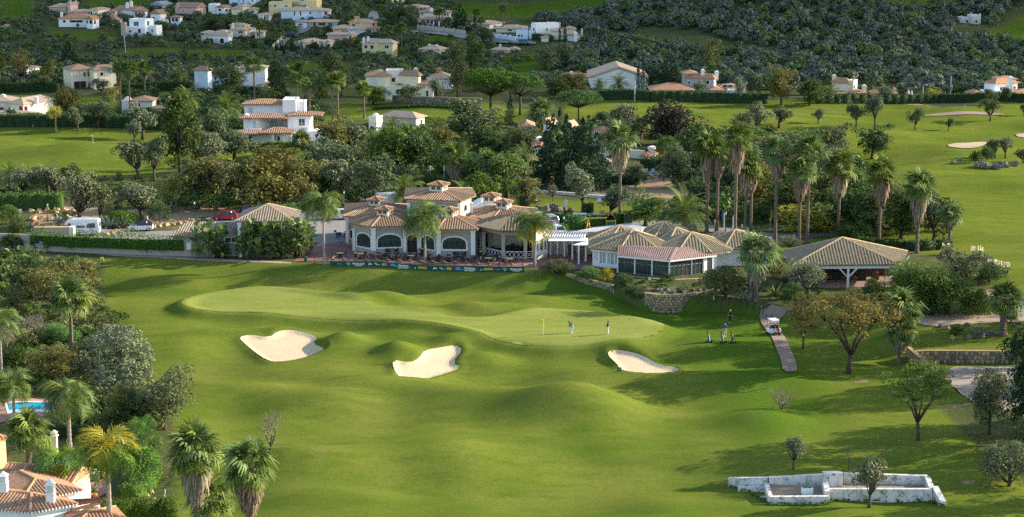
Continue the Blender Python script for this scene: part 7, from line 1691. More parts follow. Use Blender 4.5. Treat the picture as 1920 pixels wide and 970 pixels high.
person(1359,632,'man in blue top and beige trousers walking behind the trolleys',1.78,PI*1.45,mod_(kn_l=(.14,.10,.50),an_l=(.10,.11,.09),toe_l=(.24,.12,.05),kn_r=(.02,-.10,.50),an_r=(-.16,-.11,.12),toe_r=(-.03,-.12,.04),el_l=(-.08,.25,1.15),wr_l=(-.02,.27,.92),el_r=(.02,-.25,1.15),wr_r=(.12,-.27,.94),look=(.9,0,-.4)),'cloth_blue','cloth_beige','shoe_white',None,False,'cloth_black')
person(1369,606,'person with blond hair dressed all in black walking over the grass',1.70,PI*1.42,mod_(kn_l=(.04,.09,.49),an_l=(-.10,.09,.11),toe_l=(.04,.10,.04),kn_r=(.12,-.09,.50),an_r=(.12,-.10,.09),toe_r=(.26,-.10,.05),el_l=(0,.26,1.16),wr_l=(.06,.28,.92),el_r=(-.04,-.26,1.16),wr_r=(0,-.28,.92)),'cloth_black','cloth_black','shoe_white',('hair_blond',False),False,None,False)
# ------------------------------------------------------------------ golf flags, stakes, signs, lamps
def flagstick(px,py,hpx,label,flag=True):
 p=G(px,py);s_=PXM(p);hh=hpx/s_;e=empty('flagstick',p,label,'flag',rz=.05)
 MB().tube([(0,0,-.05),(0,0,hh)],[.022,.018],6).obj('pole','sign_white',e)
 mb=MB();n=8
 fw,fh=.50,.38
 for i in range(n+1):
  x=-fw*i/n-.02;y=.05*math.sin(i*1.0);mb.v+=[(x,y,hh-.02),(x,y,hh-fh-.01*i),(x,y+.012,hh-.02),(x,y+.012,hh-fh-.01*i)]
  if i:o=4*i;mb.f+=[(o-4,o,o+1,o-3),(o-2,o-1,o+3,o+2)]
 mb.obj('flag_cloth','flag_yellow',e);MB().ball((0,0,hh*.5),.085,8,6).obj('marker_ball','flag_yellow',e);return e
flagstick(1019,628.5,31,'yellow flag on the main putting green');flagstick(174.5,271,18,'yellow flag on the far left fairway green');flagstick(194.5,493,11,'tiny yellow practice flag in front of the ivy wall')
def stake(px,py,hpx,label,mat='sign_white',w=.05,group=None,lean=0.0):
 p=G(px,py);s_=PXM(p);e=empty('marker_stake',p,label,'marker post',group);e.rotation_euler=(0,lean,0);MB().box(-w,w,-w,w,-.2,hpx/s_).obj('stake',mat,e);return e
stake(1150,549,6,'white stake below the low kerb wall');stake(1338,569,6,'white stake at the right end of the curved wall');stake(724,682,10,'dark leaning stake left of the middle bunker','wood_grey',.05,None,-.25);stake(1270,690,8,'thin grey stake above the right bunker','wood_grey',.035,None,-.15);stake(1428,582,6,'white stake beside the top of the cart path');stake(62,239,5,'white stake on the far left fairway edge')
stake(308,932,14,'pale leaning stake beside the curved hedge','wall_ivory',.05,None,.15)
for k,(px_,py_)in enumerate(((1742,203),(1808,203),(1862,205))):stake(px_,py_,5,'white stake along the far hedge, '+('left','middle','right')[k]+' of three')
p=G(1161,697);e=empty('course_sign',p,'small dark green notice board in the right bunker corner','sign');MB().box(-.26,.26,-.03,.03,.05,.50).obj('board','banner_green',e);MB().box(-.2,.2,-.042,-.031,.16,.38).obj('print','ink_teal',e);mb=MB();mb.box(-.2,-.15,-.02,.02,-.2,.05);mb.box(.15,.2,-.02,.02,-.2,.05);mb.obj('foot','wood_dark',e)
p=G(573,491);e=empty('litter_bin',p,'dark green litter bin at the edge of the mauve paving','bin');MB().box(-.2,.2,-.2,.2,0,.62).obj('bin','lamp_green',e);MB().add([(-.24,-.24,.62),(.24,-.24,.62),(.24,.24,.62),(-.24,.24,.62),(0,0,.80)],[(0,1,4),(1,2,4),(2,3,4),(3,0,4),(3,2,1,0)]).obj('lid','lamp_green',e)
p=G(590,495);e=empty('ball_washer',p,'thin black stand with a tray on the paving edge beside the bin','stand');MB().tube([(0,0,0),(0,0,.95)],[.03,.03],6).obj('post','black',e);mb=MB();mb.box(-.25,.25,-.15,.15,0,.06);mb.box(-.1,.1,-.08,.08,.85,.98);mb.obj('tray','black',e)
p=G(1218,533);e=empty('plaque',p,'small pale plaque on a post under the veranda','sign');MB().box(-.03,.03,-.03,.03,-.1,.75).obj('post','wood_dark',e);MB().box(-.2,.2,-.05,-.01,.55,.90).obj('plate','sign_white',e)
p=G(902,485);e=empty('menu_stand',p,'dark menu stand with a lit yellow top by the pavilion steps','stand');MB().tube([(0,0,0),(0,0,.9)],[.04,.03],6).obj('post','black',e);MB().box(-.22,.22,-.06,.02,.75,1.25).obj('board','wood_dark',e);MB().box(-.16,.16,-.075,-.061,1.05,1.2).obj('notice','ink_yellow',e)
def lamp(px,py,ytop,label,mat='lamp_green',group=None):
 p=G(px,py);s_=PXM(p);hh=(py-ytop)/s_;e=empty('street_lamp',p,label,'street lamp',group)
 MB().lathe([(.16,-.1),(.16,.35),(.07,.5),(.055,hh-.55),(.10,hh-.5)],n=8).obj('post',mat,e);MB().lathe([(.09,hh-.48),(.16,hh-.15)],n=6).obj('lantern','glass_lamp',e);MB().lathe([(.22,hh-.14),(.10,hh-.02),(.02,hh+.05)],n=6).obj('lamp_cap',mat,e)
lamp(90,416,381,'tall green lamp post on the sandstone bank');lamp(58,435,404,'green lamp post at the bend of the entrance road');lamp(365,412,377,'dark lamp post behind the low tiled roof');lamp(645,395,357,'dark lamp post in shade behind the feather palm');lamp(1005,400,371,'green lamp post beside the rock row');lamp(1057,432,405,'green lamp post by the round clipped shrub');lamp(1360,437,396,'green lamp post among the right hand palms');lamp(1044,335,327,'small green lamp under the big conifers');lamp(276,414,405,'low lamp behind the white compact car','pole_grey')
for k,(px_,py_,yt)in enumerate(((207,131,0),(867,165,105),(686,140,126),(1190,190,152),(1730,187,160),(236,99,66),(1600,175,142),(1782,178,143))):
 p=G(px_,py_)if k!=0 else G(61,20);s_=PXM(p);hh=(py_-yt)/s_ if k!=0 else 5.5;e=empty('utility_pole',p,('brown wooden pole in the upper left corner','pole behind the small white house','grey road lamp pole beside the cream yellow villa','pale pole before the cypress by the white hall','thin lamp pole left of the yellow shrub','leaning pale pole on the hillside below the white houses','thin pole behind the pale yellow villa','tall thin pole on the scrub edge at right')[k],'pole')
 MB().tube([(0,0,-.3),(0,0,hh)],[.13,.09],6).obj('pole','wood_grey' if k in(0,1)else 'pole_grey',e)
 if k in(2,4):MB().bar((0,0,hh),(.9,0,hh+.1),.12,.1).obj('lamp_arm','pole_grey',e);MB().box(.5,1.1,-.12,.12,hh+.02,hh+.18).obj('lamp_head','sign_white',e)
 if k==5:e.rotation_euler=(0,-.08,0)
def sign(px,py,ytop,kind,label,wpx=8):
 p=G(px,py);s_=PXM(p);hh=(py-ytop)/s_;w=wpx/s_/2;e=empty('road_sign',p,label,'sign');MB().tube([(0,0,-.2),(0,0,hh)],[.035,.035],6).obj('post','pole_grey',e)
 def disc(r,y,mat,nm,n=18,rot=0,z=None):
  zz=hh-w if z is None else z;vs=[(r*math.cos(2*PI*k/n+rot),y,zz+r*math.sin(2*PI*k/n+rot))for k in range(n)];vs2=[(v[0],y+.02,v[2])for v in vs];MB().add(vs+vs2,[tuple(range(n)),tuple(range(n,2*n))[::-1]]+[(k,n+k,n+(k+1)%n,(k+1)%n)for k in range(n)]).obj(nm,mat,e)
 if kind=='limit':
  disc(w,-.06,'sign_red','plate');disc(w*.78,-.085,'sign_white','face')
  link('lettering',textmesh('20',w*1.1,'sign_black',0,True,.003),e,(0,-.095,hh-w),(PI/2,0,0))
 elif kind=='noentry':disc(w,-.06,'sign_red','plate');MB().box(-w*.65,w*.65,-.085,-.065,hh-w*1.18,hh-w*.82).obj('bar','sign_white',e)
 elif kind=='warn':disc(w*1.15,-.06,'sign_red','plate',3,PI/2);disc(w*.78,-.085,'sign_white','face',3,PI/2);MB().box(-w*.16,w*.16,-.105,-.088,hh-w*1.3,hh-w*.7).obj('symbol','sign_black',e)
 elif kind=='red':disc(w,-.06,'sign_red','plate')
 elif kind=='arrow':MB().add([(-w,-.06,hh-w*4),(w,-.06,hh-w*4),(w,-.06,hh-w*1.3),(0,-.06,hh),(-w,-.06,hh-w*1.3),(-w,-.03,hh-w*4),(w,-.03,hh-w*4),(w,-.03,hh-w*1.3),(0,-.03,hh),(-w,-.03,hh-w*1.3)],[(0,1,2,3,4),(9,8,7,6,5),(0,5,6,1),(1,6,7,2),(2,7,8,3),(3,8,9,4),(4,9,5,0)]).obj('plate','sign_white',e)
 else:MB().box(-w,w,-.07,-.035,hh-w*2.1,hh).obj('plate',{'white':'sign_white','blue':'sign_blue'}[kind],e)
 return e
sign(72,424,406,'limit','round speed limit sign with a red ring by the entrance road',6);sign(61,424,412,'red','round red sign just behind the bend lamp post',5);sign(38,408,392,'white','grey backed square sign at the left above the bushes',7);sign(1130,412,394.5,'noentry','round red no entry sign near the playground',7);sign(1061,399,372.5,'arrow','white house shaped sign on the lawn by the car park',7);sign(1115,412,403,'white','small white board behind the hedge',6);sign(1890,537,517,'warn','triangular red bordered warning sign on the right bank',8);sign(1444,437,409,'limit','round sign beside the leftmost palm of the pavilion group',5)
p=G(1125,410);s_=PXM(p);e=empty('camera_pole',p,'pale grey pole with a white security camera','pole');hh=33/s_;MB().tube([(0,0,-.2),(0,0,hh)],[.07,.06],8).obj('pole','pole_grey',e);MB().box(-.42,.3,-.18,.18,hh-.05,hh+.4).obj('camera_housing','sign_white',e);MB().box(.3,.5,-.1,.1,hh-.1,hh+.12).obj('camera_lens','shutter_grey',e)
for k,(px_,py_,yt,bl_)in enumerate(((1357,436,398,1),(1374,430,404,0),(1340,434,412,0),(1391,434,420,0))):
 p=G(px_,py_);s_=PXM(p);e=empty('flagpole',p,('white flagpole with a furled blue flag','plain white flagpole between palm trunks','short white post left of the flagpoles','short white post right of the flagpoles')[k],'flagpole');hh=(py_-yt)/s_;MB().tube([(0,0,-.2),(0,0,hh)],[.07,.05],7).obj('pole','sign_white',e)
 if bl_:MB().add([(-.05,-.05,hh),(-.4,-.02,hh-.15),(-.35,.03,hh-1.0),(-.06,-.03,hh-1.1),(-.05,.03,hh),(-.4,.06,hh-.15),(-.35,.1,hh-1.0),(-.06,.05,hh-1.1)],[(0,1,2,3),(7,6,5,4),(0,3,7,4),(1,5,6,2)]).obj('flag_cloth','sign_blue',e)
 # playground
p=G(1103,432);s_=PXM(p);e=empty('swing_frame',p,'yellow timber swing frame behind the clipped hedge','playground frame');L=34/s_;hh=22/s_
MB().bar((-.6,0,hh),(L,.2,hh+.1),.16).obj('top_beam','yellow_wood',e)
for sx in(-.35,.35):MB().bar((sx,sx,-.2),(0,0,hh),.15).obj('leg','yellow_wood',e)
for x in(.9,1.7):mb=MB();mb.tube([(x-.2,.05,hh),(x-.2,.05,.5)],[.015]*2,4);mb.tube([(x+.2,.05,hh),(x+.2,.05,.5)],[.015]*2,4);mb.box(x-.22,x+.22,-.08,.18,.46,.5);mb.obj('swing_seat','black',e)
p=G(1145,427);s_=PXM(p);e=empty('climbing_tower',p,'yellow climbing tower with a dark red pitched roof','playground tower');w=8.5/s_;hh=16/s_
for sx in(-1,1):
 for sy in(-1,1):MB().box(sx*w-.07,sx*w+.07,sy*w*.8-.07,sy*w*.8+.07,-.2,hh).obj('post','yellow_wood',e)
mb=MB();ww=w*1.3
for sx in(-1,1):mb.add([(sx*ww,-w,hh-.05),(0,-w,hh+.95),(0,w,hh+.95),(sx*ww,w,hh-.05),(sx*ww,-w,hh+.02),(0,-w,hh+1.05),(0,w,hh+1.05),(sx*ww,w,hh+.02)],[(3,2,1,0),(4,5,6,7),(0,1,5,4),(2,3,7,6),(0,4,7,3)])
mb.obj('roof','play_red',e);MB().box(-w,w,-w*.85,-w*.8,.5,1.2).obj('side_panel','play_green',e);MB().box(-w,w,-w*.9,-w*.7,hh-.25,hh-.1).obj('rail','yellow_wood',e);MB().box(-w*.95,w*.95,-w*.7,w*.7,.42,.5).obj('platform','wood_grey',e)
# garden chairs and pool by the cream villa
sheet('pool_deck',[tuple(G(a,c)[:2])for a,c in[(1140,326),(1240,322),(1252,332),(1210,336),(1140,332)]],'paver_clay',.1,1.5)
sheet('pool_water',[tuple(G(a,c)[:2])for a,c in[(1188,328),(1226,327.5),(1238,331),(1205,332)]],'water_pool',.16,1.5)
for k,px_ in enumerate((1203,1211,1224)):
 p=G(px_,326);e=empty('sun_lounger',p,'white upright sun lounger by the kidney pool of the cream villa','lounger','loungers by the kidney pool',rz=PI);MB().box(-.32,.32,-.9,.4,.3,.38).obj('seat','sign_white',e);MB().add([(-.32,.4,.34),(.32,.4,.34),(.32,.75,1.05),(-.32,.75,1.05),(-.32,.46,.3),(.32,.46,.3),(.32,.82,1.03),(-.32,.82,1.03)],[(0,1,2,3),(7,6,5,4),(0,3,7,4),(1,5,6,2),(3,2,6,7)]).obj('backrest','sign_white',e);mb=MB();[mb.box(x-.03,x+.03,y-.03,y+.03,0,.3)for x in(-.28,.28)for y in(-.8,.35)];mb.obj('leg','sign_white',e)
for k,(a,c)in enumerate(((1703,183),(1709,184),(1742,184),(1749,184))):
 p=G(a,c);e=empty('garden_parasol',p,'closed white parasol behind the far hedge','parasol','closed parasols behind the far hedge');MB().tube([(0,0,0),(0,0,.8)],[.04,.04],6).obj('pole','pole_grey',e);MB().lathe([(.42,.5),(.25,1.2),(.05,1.9)],n=8).obj('canopy','sign_white',e)
 # ------------------------------------------------------------------ boundary walls at the left
wpx=[(-60,466),(60,470),(140,474),(240,478),(345,481),(402,483)]
P=[G(a,c)for a,c in wpx];e=empty('boundary_wall',P[0],'plain taupe boundary wall under thick ivy, left of the clubhouse','wall')
for a,c in zip(P[:-1],P[1:]):A,C=a-P[0],c-P[0];mb=MB();mb.prism([(A.x,A.y),(C.x,C.y),(C.x,C.y+.3),(A.x,A.y+.3)],min(A.z,C.z)-.5,max(A.z,C.z)+2.35);mb.obj('wall','wall_dune',e)
def shift(pts,dx,dy):return[Vector((p.x+dx,p.y+dy,p.z))for p in pts]
hedge(gline(wpx[1:5]),1.75,1.1,'L_hedge','dense ivy cascading over the long taupe boundary wall','ivy','ivy',40,.12,zb=1.05,rough=.5,wav=.5)
b=Bld(98,449,'gate_wall','short tan capped gate wall in front of the minibus','wall',p=G(98,455));q=b.fp([(64,0),(133,0),(137,.9),(66,.9)]);b.wall(q,2.0,'wall_dune');MB().prism(scaled(q,1.03),2.01,2.3).obj('coping','stone_ochre',b.e);x,y=b.pt(135,.4);MB().box(x-.35,x+.35,y-.6,y+.6,-.3,2.36).obj('pier','wall_cream',b.e)
p=G(79,471)+Vector((0,-.5,0));p.z=hz(p.x,p.y);e=empty('notice_board',p,'black notice board on two posts before the ivy wall','sign')
MB().box(-1.0,1.0,-.04,.04,.55,1.75).obj('board','sign_black',e);mb=MB();mb.box(-.9,-.82,-.03,.03,-.2,.55);mb.box(.82,.9,-.03,.03,-.2,.55);mb.obj('post','frame_brown',e);MB().ball((0,-.05,1.52),.08,8,5,(1,.3,1)).obj('emblem','ink_lime',e);MB().box(-.25,.25,-.055,-.042,1.32,1.40).obj('printed_line','ink_white',e)
for zz,w_ in((1.08,.85),(.96,.8),(.80,.85),(.68,.5)):MB().box(-w_,w_,-.055,-.042,zz,zz+.06).obj('printed_line','shutter_grey',e)
# walls along the hill road and other masonry
def plainwall(px,hgt,mat,label,name='garden_wall',th=.3,piers=0):
 P=[G(a,c)for a,c in px];e=empty(name,P[0],label,'wall')
 for a,c in zip(P[:-1],P[1:]):
  A,C=a-P[0],c-P[0];d=C-A;n=Vector((-d.y,d.x,0)).normalized()*th;mb=MB();vs=[A,C,C+n,A+n];mb.add([(v.x,v.y,v.z-.5)for v in vs]+[(v.x,v.y,v.z+hgt)for v in vs],[(3,2,1,0),(4,5,6,7),(0,1,5,4),(1,2,6,5),(2,3,7,6),(3,0,4,7)]);mb.obj('wall',mat,e)
  for k in range(piers):q=A.lerp(C,k/piers);MB().box(q.x-.3,q.x+.3,q.y-.4,q.y+.1,q.z-.5,q.z+hgt+.35).obj('pier',mat,e)
plainwall([(784,56),(812,58),(872,65)],1.3,'wall_dune','beige wall with piers along the hillside road',piers=3);plainwall([(926,73),(948,76),(966,79)],1.6,'wall_blue','pale blue wall with piers below the cube house',piers=2);plainwall([(512,92),(524,80),(534,70)],1.0,'wall_cream','cream stepped wall beside the hillside street',piers=3)
stone_wall([G(a,c)for a,c in((736,192),(800,195),(880,197),(905,198))],1.6,'long low dark stone wall in front of the cream yellow villa',.8,.4,False,('stone_grey','stone_tan','stone_grey'))
plainwall([(812,52.5),(814,52.5)],2.2,'wall_blue','pale blue gate pier at the white arcade villa, left one');plainwall([(822,53.5),(824,53.5)],2.2,'wall_blue','pale blue gate pier at the white arcade villa, right one')
e=plainwall([(1000,361),(1060,366),(1100,370),(1200,378)],.5,'wall_ivory','low pale kerb wall along the road below the conifers')
# ------------------------------------------------------------------ planting plan (photo pixels: foot x, foot y, height, width)
T=plant_tree
def scatter(poly_px,spacing,smin,smax,seed,avoid=()):
 g=np.random.default_rng(seed);w=wpoly(poly_px);xs=[p[0]for p in w];yy=[p[1]for p in w]
 n=int((max(xs)-min(xs))*(max(yy)-min(yy))/spacing**2)
 X=g.uniform(min(xs),max(xs),n);Y=g.uniform(min(yy),max(yy),n);k=sdf(w,X,Y)<0
 for a in avoid:k&=sdf(a,X,Y)>1.6
 X,Y=X[k],Y[k];S=g.uniform(smin,smax,len(X))*(.7+.6*g.random(len(X))**2)
 return np.column_stack([X,Y,h(X,Y)]),S
hgw=hillw
ROADW=[wpoly([(505,95),(540,76),(590,48),(604,52),(560,72),(535,94)]),wpoly([(686,40),(692,22),(708,22),(714,40)]),wpoly([(768,56),(1008,78),(1008,90),(768,66)])]
pts,S=scatter([(905,176),(1100,150),(1230,150),(1420,172),(1500,180),(2100,182),(2400,-60),(880,-60),(1010,40),(1095,60),(1090,100),(1000,110)],2.6,1.6,4.8,3,hgw[:1]+hgw[1:2]+hgw[9:]+CLEAR+ROADW+[wpoly([(1788,50),(1855,50),(1850,70),(1790,68)])])
_n=np.sin(pts[:,0]/17+2*np.sin(pts[:,1]/23))+np.sin(pts[:,1]/13+pts[:,0]/31);pts,S=pts[_n>-1.35],S[_n>-1.35]
n_=len(pts);k1=np.arange(n_)%5
for sel,mt,nm,sd in((k1<2,'L_scrub','hillside_scrub',1),((k1==2),'L_olive_dark','hillside_scrub',2),(k1==3,'L_mid','hillside_scrub',3),(k1==4,'L_scrub','hillside_scrub',4)):
 tag(link(nm,joined_bushes(nm,pts[sel],S[sel]*(1.0 if mt!='L_dark' else .85),mt,28,6,.11,sd,.9,.45)),kind='stuff')
pts,S=scatter([(-300,165),(905,150),(1000,108),(940,78),(850,30),(850,-60),(-300,-60)],2.9,1.6,3.2,5,hgw[2:9]+CLEAR+ROADW)
n_=len(pts);k1=np.arange(n_)%3
for sel,mt,sd in((k1==0,'L_olive_dark',11),(k1==1,'L_mid',12),(k1==2,'L_scrub',13)):
 tag(link('village_undergrowth',joined_bushes('village_undergrowth',pts[sel],S[sel],mt,26,6,.11,sd,.85,.5)),kind='stuff')
 # low growth under the belt of trees round the clubhouse
PAVED=[wpoly([(590,392),(760,396),(760,452),(560,470),(370,432),(380,405)]),wpoly([(60,418),(230,426),(440,428),(440,460),(60,456)]),wpoly([(955,340),(1340,365),(1340,392),(955,362)]),wpoly([(995,372),(1240,384),(1240,432),(990,440)]),wpoly([(1180,410),(1580,430),(1580,450),(1180,430)]),wpoly([(1130,318),(1262,318),(1262,340),(1130,338)]),wpoly([(1480,490),(1700,490),(1720,545),(1470,545)]),wpoly([(1100,262),(1250,262),(1258,345),(1100,345)]),wpoly([(675,240),(810,240),(810,268),(675,268)]),wpoly([(425,262),(600,262),(600,288),(425,288)]),wpoly([(950,300),(1030,300),(1030,345),(950,345)])]
pts,S=scatter([(340,350),(560,305),(640,240),(960,245),(1130,235),(1300,260),(1560,262),(1640,335),(1560,425),(1430,438),(1240,410),(1000,360),(960,372),(600,385),(430,398),(350,395)],2.9,2.2,4.2,8,CLEAR+PAVED+[fairw[1],fairw[2]])
k1=np.arange(len(pts))%3
for sel,mt,sd in((k1==0,'L_dark',21),(k1==1,'L_mid',22),(k1==2,'L_olive_dark',23)):tag(link('undergrowth',joined_bushes('undergrowth',pts[sel],S[sel],mt,26,6,.085,sd,.8)),kind='stuff')
pts,S=scatter([(-200,175),(330,175),(480,190),(640,192),(600,235),(460,275),(345,300),(330,238),(-200,232)],3.2,1.8,3.4,9,CLEAR+[wpoly([(-100,175),(220,180),(220,196),(-100,196)])])
tag(link('undergrowth',joined_bushes('undergrowth',pts,S,'L_dark',26,6,.085,24,.8)),kind='stuff')
pts,S=scatter([(1560,425),(1640,340),(1700,400),(1800,405),(1800,452),(1700,452),(1570,440)],2.8,2.2,4.2,14)
tag(link('undergrowth',joined_bushes('undergrowth',pts,S,'L_dark',40,6,.07,25,.9)),kind='stuff')
pts,S=scatter([(-20,340),(120,330),(345,335),(350,400),(215,405),(190,392),(-20,388)],3.0,1.4,2.8,26,CLEAR)
k1=np.arange(len(pts))%2
for sel,mt,sd in((k1==0,'L_dark',61),(k1==1,'L_olive_dark',62)):tag(link('undergrowth',joined_bushes('undergrowth',pts[sel],S[sel],mt,40,6,.07,sd,.85)),kind='stuff')
pts,S=scatter([(-60,485),(175,500),(185,560),(240,640),(320,780),(300,860),(230,830),(120,800),(130,740),(-60,730)],1.5,1.3,2.6,10)
k1=np.arange(len(pts))%3
for sel,mt,sd in((k1==0,'L_dark',31),(k1==1,'L_mid',32),(k1==2,'L_khaki',33)):tag(link('garden_undergrowth',joined_bushes('garden_undergrowth',pts[sel],S[sel],mt,50,6,.06,sd,.8)),kind='stuff')
pts,S=scatter([(1060,508),(1150,522),(1350,530),(1480,520),(1560,548),(1720,540),(1850,560),(1720,588),(1600,575),(1460,572),(1350,552),(1210,550),(1140,538)],1.7,.7,1.5,12,CLEAR)
k1=np.arange(len(pts))%2
for sel,mt,sd in((k1==0,'L_dark',41),(k1==1,'L_mid',42)):tag(link('bank_planting',joined_bushes('bank_planting',pts[sel],S[sel],mt,46,6,.065,sd,.7)),kind='stuff')
# ---- palms
for a in[(1162,418,238,68,'tallest fan palm behind the restaurant, beard hanging below its crown',55),(1325,436,253,58,'fan palm left of the tall pair in the right hand group',60),(1344,436,266,50,'slimmer fan palm close behind the left one of the group',45),(1377,488,238,60,'fan palm with a thin bare trunk rising in front of a pyramid roof',60),(1397,440,282,60,'fan palm just right of the thin trunked one, heavy brown beard',58),(1407,440,300,46,'second trunk close beside the heavy bearded fan palm',40),(1453,458,262,58,'fan palm standing alone above the round yellow green bush, left side',50),(1498,462,298,58,'shorter fan palm of the crossed pair left of the pavilion peak',52),(1513,458,258,60,'taller fan palm of the crossed pair left of the pavilion peak',36),(1571,450,287,62,'fan palm directly behind the pavilion peak',56),(1648,466,303,62,'fan palm over the right slope of the pavilion roof',54),(1719,475,326,66,'last big fan palm at the right end of the row',64)]:fan_palm(*a[:5],skirt=a[5],group='bearded fan palms by the pavilion')
fan_palm(1780,458,388,46,'short fan palm at the right end of the dark thicket',skirt=24);fan_palm(1416,562,446,78,'stout fan palm with a long ragged beard before the pavilion shrubs',skirt=66,r=.42)
fan_palm(850,372,275,56,'fan palm with a grey beard right behind the tower cupola',skirt=42);fan_palm(918,372,290,52,'fan palm with a grey beard behind the white vaulted roof',skirt=52)
fan_palm(227,212,113,36,'left one of three fan palms before the cream twin roofed villa',skirt=20);fan_palm(244,216,117,36,'middle one of three fan palms before the cream twin roofed villa',skirt=18);fan_palm(272,182,119,34,'right one of three fan palms before the cream twin roofed villa',skirt=16)
fan_palm(478,216,112,40,'tall thin palm rising left of the white stepped villa');fan_palm(557,216,138,32,'fan palm behind the white stepped villa, without a beard');fan_palm(581,238,150,34,'fan palm with a brown beard right of the white stepped villa',skirt=24);fan_palm(624,238,142,36,'front one of the tall twin fan palms right of the white villa');fan_palm(634,238,140,34,'rear one of the tall twin fan palms right of the white villa');fan_palm(683,222,157,34,'fan palm left of the cream yellow villa')
fan_palm(1,160,108,34,'fan palm cut off by the left edge below the hillside');fan_palm(1266,268,214,44,'fan palm with a wide pale beard in front of the plum dark tree',skirt=34);fan_palm(1012,248,192,50,'fan palm with a wide brown beard left of the dark conifers',skirt=36);fan_palm(1203,262,222,34,'fan palm between the cream villa and the plum dark tree');fan_palm(566,290,250,46,'low fan palm at the corner of the white stepped villa')
for px_,py_,yt,w_,lb in((452,56,26,20,'small village palm above the arched white villa, left of two'),(437,60,30,18,'small village palm beside the cream tower house'),(487,78,42,22,'village palm right of the sand coloured villa'),(525,88,55,20,'palm beside the dark car on the village street'),(658,44,30,20,'palm in front of the orange villa'),(819,52,20,14,'left one of three palms before the white arcade villa'),(824,52,19,14,'middle one of three palms before the white arcade villa'),(829,52,17,14,'right one of three palms before the white arcade villa'),(894,55,18,16,'left one of the two tallest thin palms by the hillside road'),(943,60,12,18,'right one of the two tallest thin palms by the hillside road'),(902,56,34,15,'shorter palm between the tall thin hillside pair'),(991,74,38,12,'palm at the corner of the white cube house'),(745,92,50,20,'left palm of the pair above the yellow balcony villa'),(753,92,46,22,'right palm of the pair above the yellow balcony villa'),(730,74,50,20,'palm right of the orange villa'),(315,42,20,26,'stout palm before the blue trimmed porch'),(373,58,25,16,'thin palm below the dusky pink house'),(843,90,66,14,'palm beside the ivory bungalow, left of two'),(848,90,67,14,'palm beside the ivory bungalow, right of two')):
 fan_palm(px_,py_,yt,w_,lb,group='small palms of the hillside village')
fan_palm(135,662,528,84,'fan palm with a red brown trunk in the left thicket',skirt=26,near=True,r=.26);fan_palm(1690,662,552,84,'short trunked fan palm with drooping shaggy crown beside the autumn tree',skirt=50,near=True);fan_palm(1880,628,538,72,'stout trunked fan palm at the end of the lawn rockery',near=True,r=.45)
fan_palm(1686,680,592,70,'lower fan palm crown under the shaggy one by the autumn tree',skirt=40,near=True)
fan_palm(371,1010,799,116,'big fan palm with a thick beard at the bottom edge, left of two',skirt=95,near=True,r=.36);fan_palm(470,1040,829,112,'big fan palm with a thick beard at the bottom edge, right of two',skirt=85,near=True,r=.36);fan_palm(395,1000,905,90,'low young fan palm behind the two big bearded palms',near=True);fan_palm(56,905,775,92,'bushy fan palm above the yellow villa roof',near=True,r=.3)
feather_palm(608,496,352,78,'windblown feather palm on the mauve paving left of the clubhouse',near=True);feather_palm(797,493,376,84,'windblown feather palm in front of the clubhouse door',near=True);feather_palm(1003,500,392,76,'yellowing feather palm at the right end of the clubhouse terrace','L_palm',near=True,mat_low='L_palm_yellow')
feather_palm(131,842,703,96,'tall feather palm beside the blue garden pool',near=True,r=.22);feather_palm(28,806,690,80,'feather palm at the left edge beside the pool',near=True);feather_palm(207,1010,793,118,'yellow crowned feather palm beside the clipped hedge','L_palm_yellow',near=True,r=.24,mat_low='L_clip');feather_palm(115,950,832,92,'broad feather palm right above the white villa roof','L_clip',near=True,r=.26,mat_low='L_palm_yellow');feather_palm(4,720,575,80,'feather palm with dead fronds cut by the left edge',near=True,mat_low='L_dead');feather_palm(105,246,196,34,'small yellow feather palm by the cream left edge villa','L_palm_yellow')
feather_palm(213,190,160,28,'bright yellow feather palm between the fan palm trio','L_palm_yellow');feather_palm(1751,186,163,34,'yellow shrubby feather palm behind the far hedge','L_palm_yellow')
feather_palm(697,545,513,20,'x')if False else None
p=G(1139,524);date_palm(1139,527,500,30,'tiny yellow palm among shrubs before the glazed veranda','L_palm_yellow',r=.14)
for a in[(1283,432,350,104,'huge date palm behind the restaurant roofs'),(760,398,320,82,'date palm behind the clubhouse left of the tower'),(872,388,332,74,'date palm with arching fronds behind the tower right side'),(90,368,300,62,'right one of two date palms above the sandstone bank'),(20,362,300,60,'left one of two date palms above the sandstone bank'),(985,338,268,66,'date palm in front of the low house left of the conifers'),(947,300,238,62,'dark date palm in the belt left of the conifers'),(733,262,214,58,'date palm before the domed ivory house'),(820,258,216,50,'date palm right of the domed ivory house'),(425,238,172,62,'bright date palm left of the white stepped villa, upper one'),(432,262,200,50,'lower date palm against the white stepped villa'),(82,152,124,38,'date palm beside the bare crowned tree at left'),(334,152,122,40,'date palm between the cream and pale blue villas'),(352,240,158,62,'pale date palm rising behind the tall dark tree'),(1160,181,135,50,'big date palm in front of the white hall'),(1124,181,142,34,'smaller date palm left of the big one before the white hall'),(1556,190,155,40,'date palm in front of the pale yellow villa'),(503,186,160,44,'pale date palm above the white stepped villa roofs'),(783,85,64,32,'date palm on the slope left of the ivory bungalow'),(1244,288,250,40,'date palm behind the skirted palm, right side'),(500,130,118,40,'date palm above the white cottage'),(1770,455,420,30,'x2')][:21]:date_palm(*a)
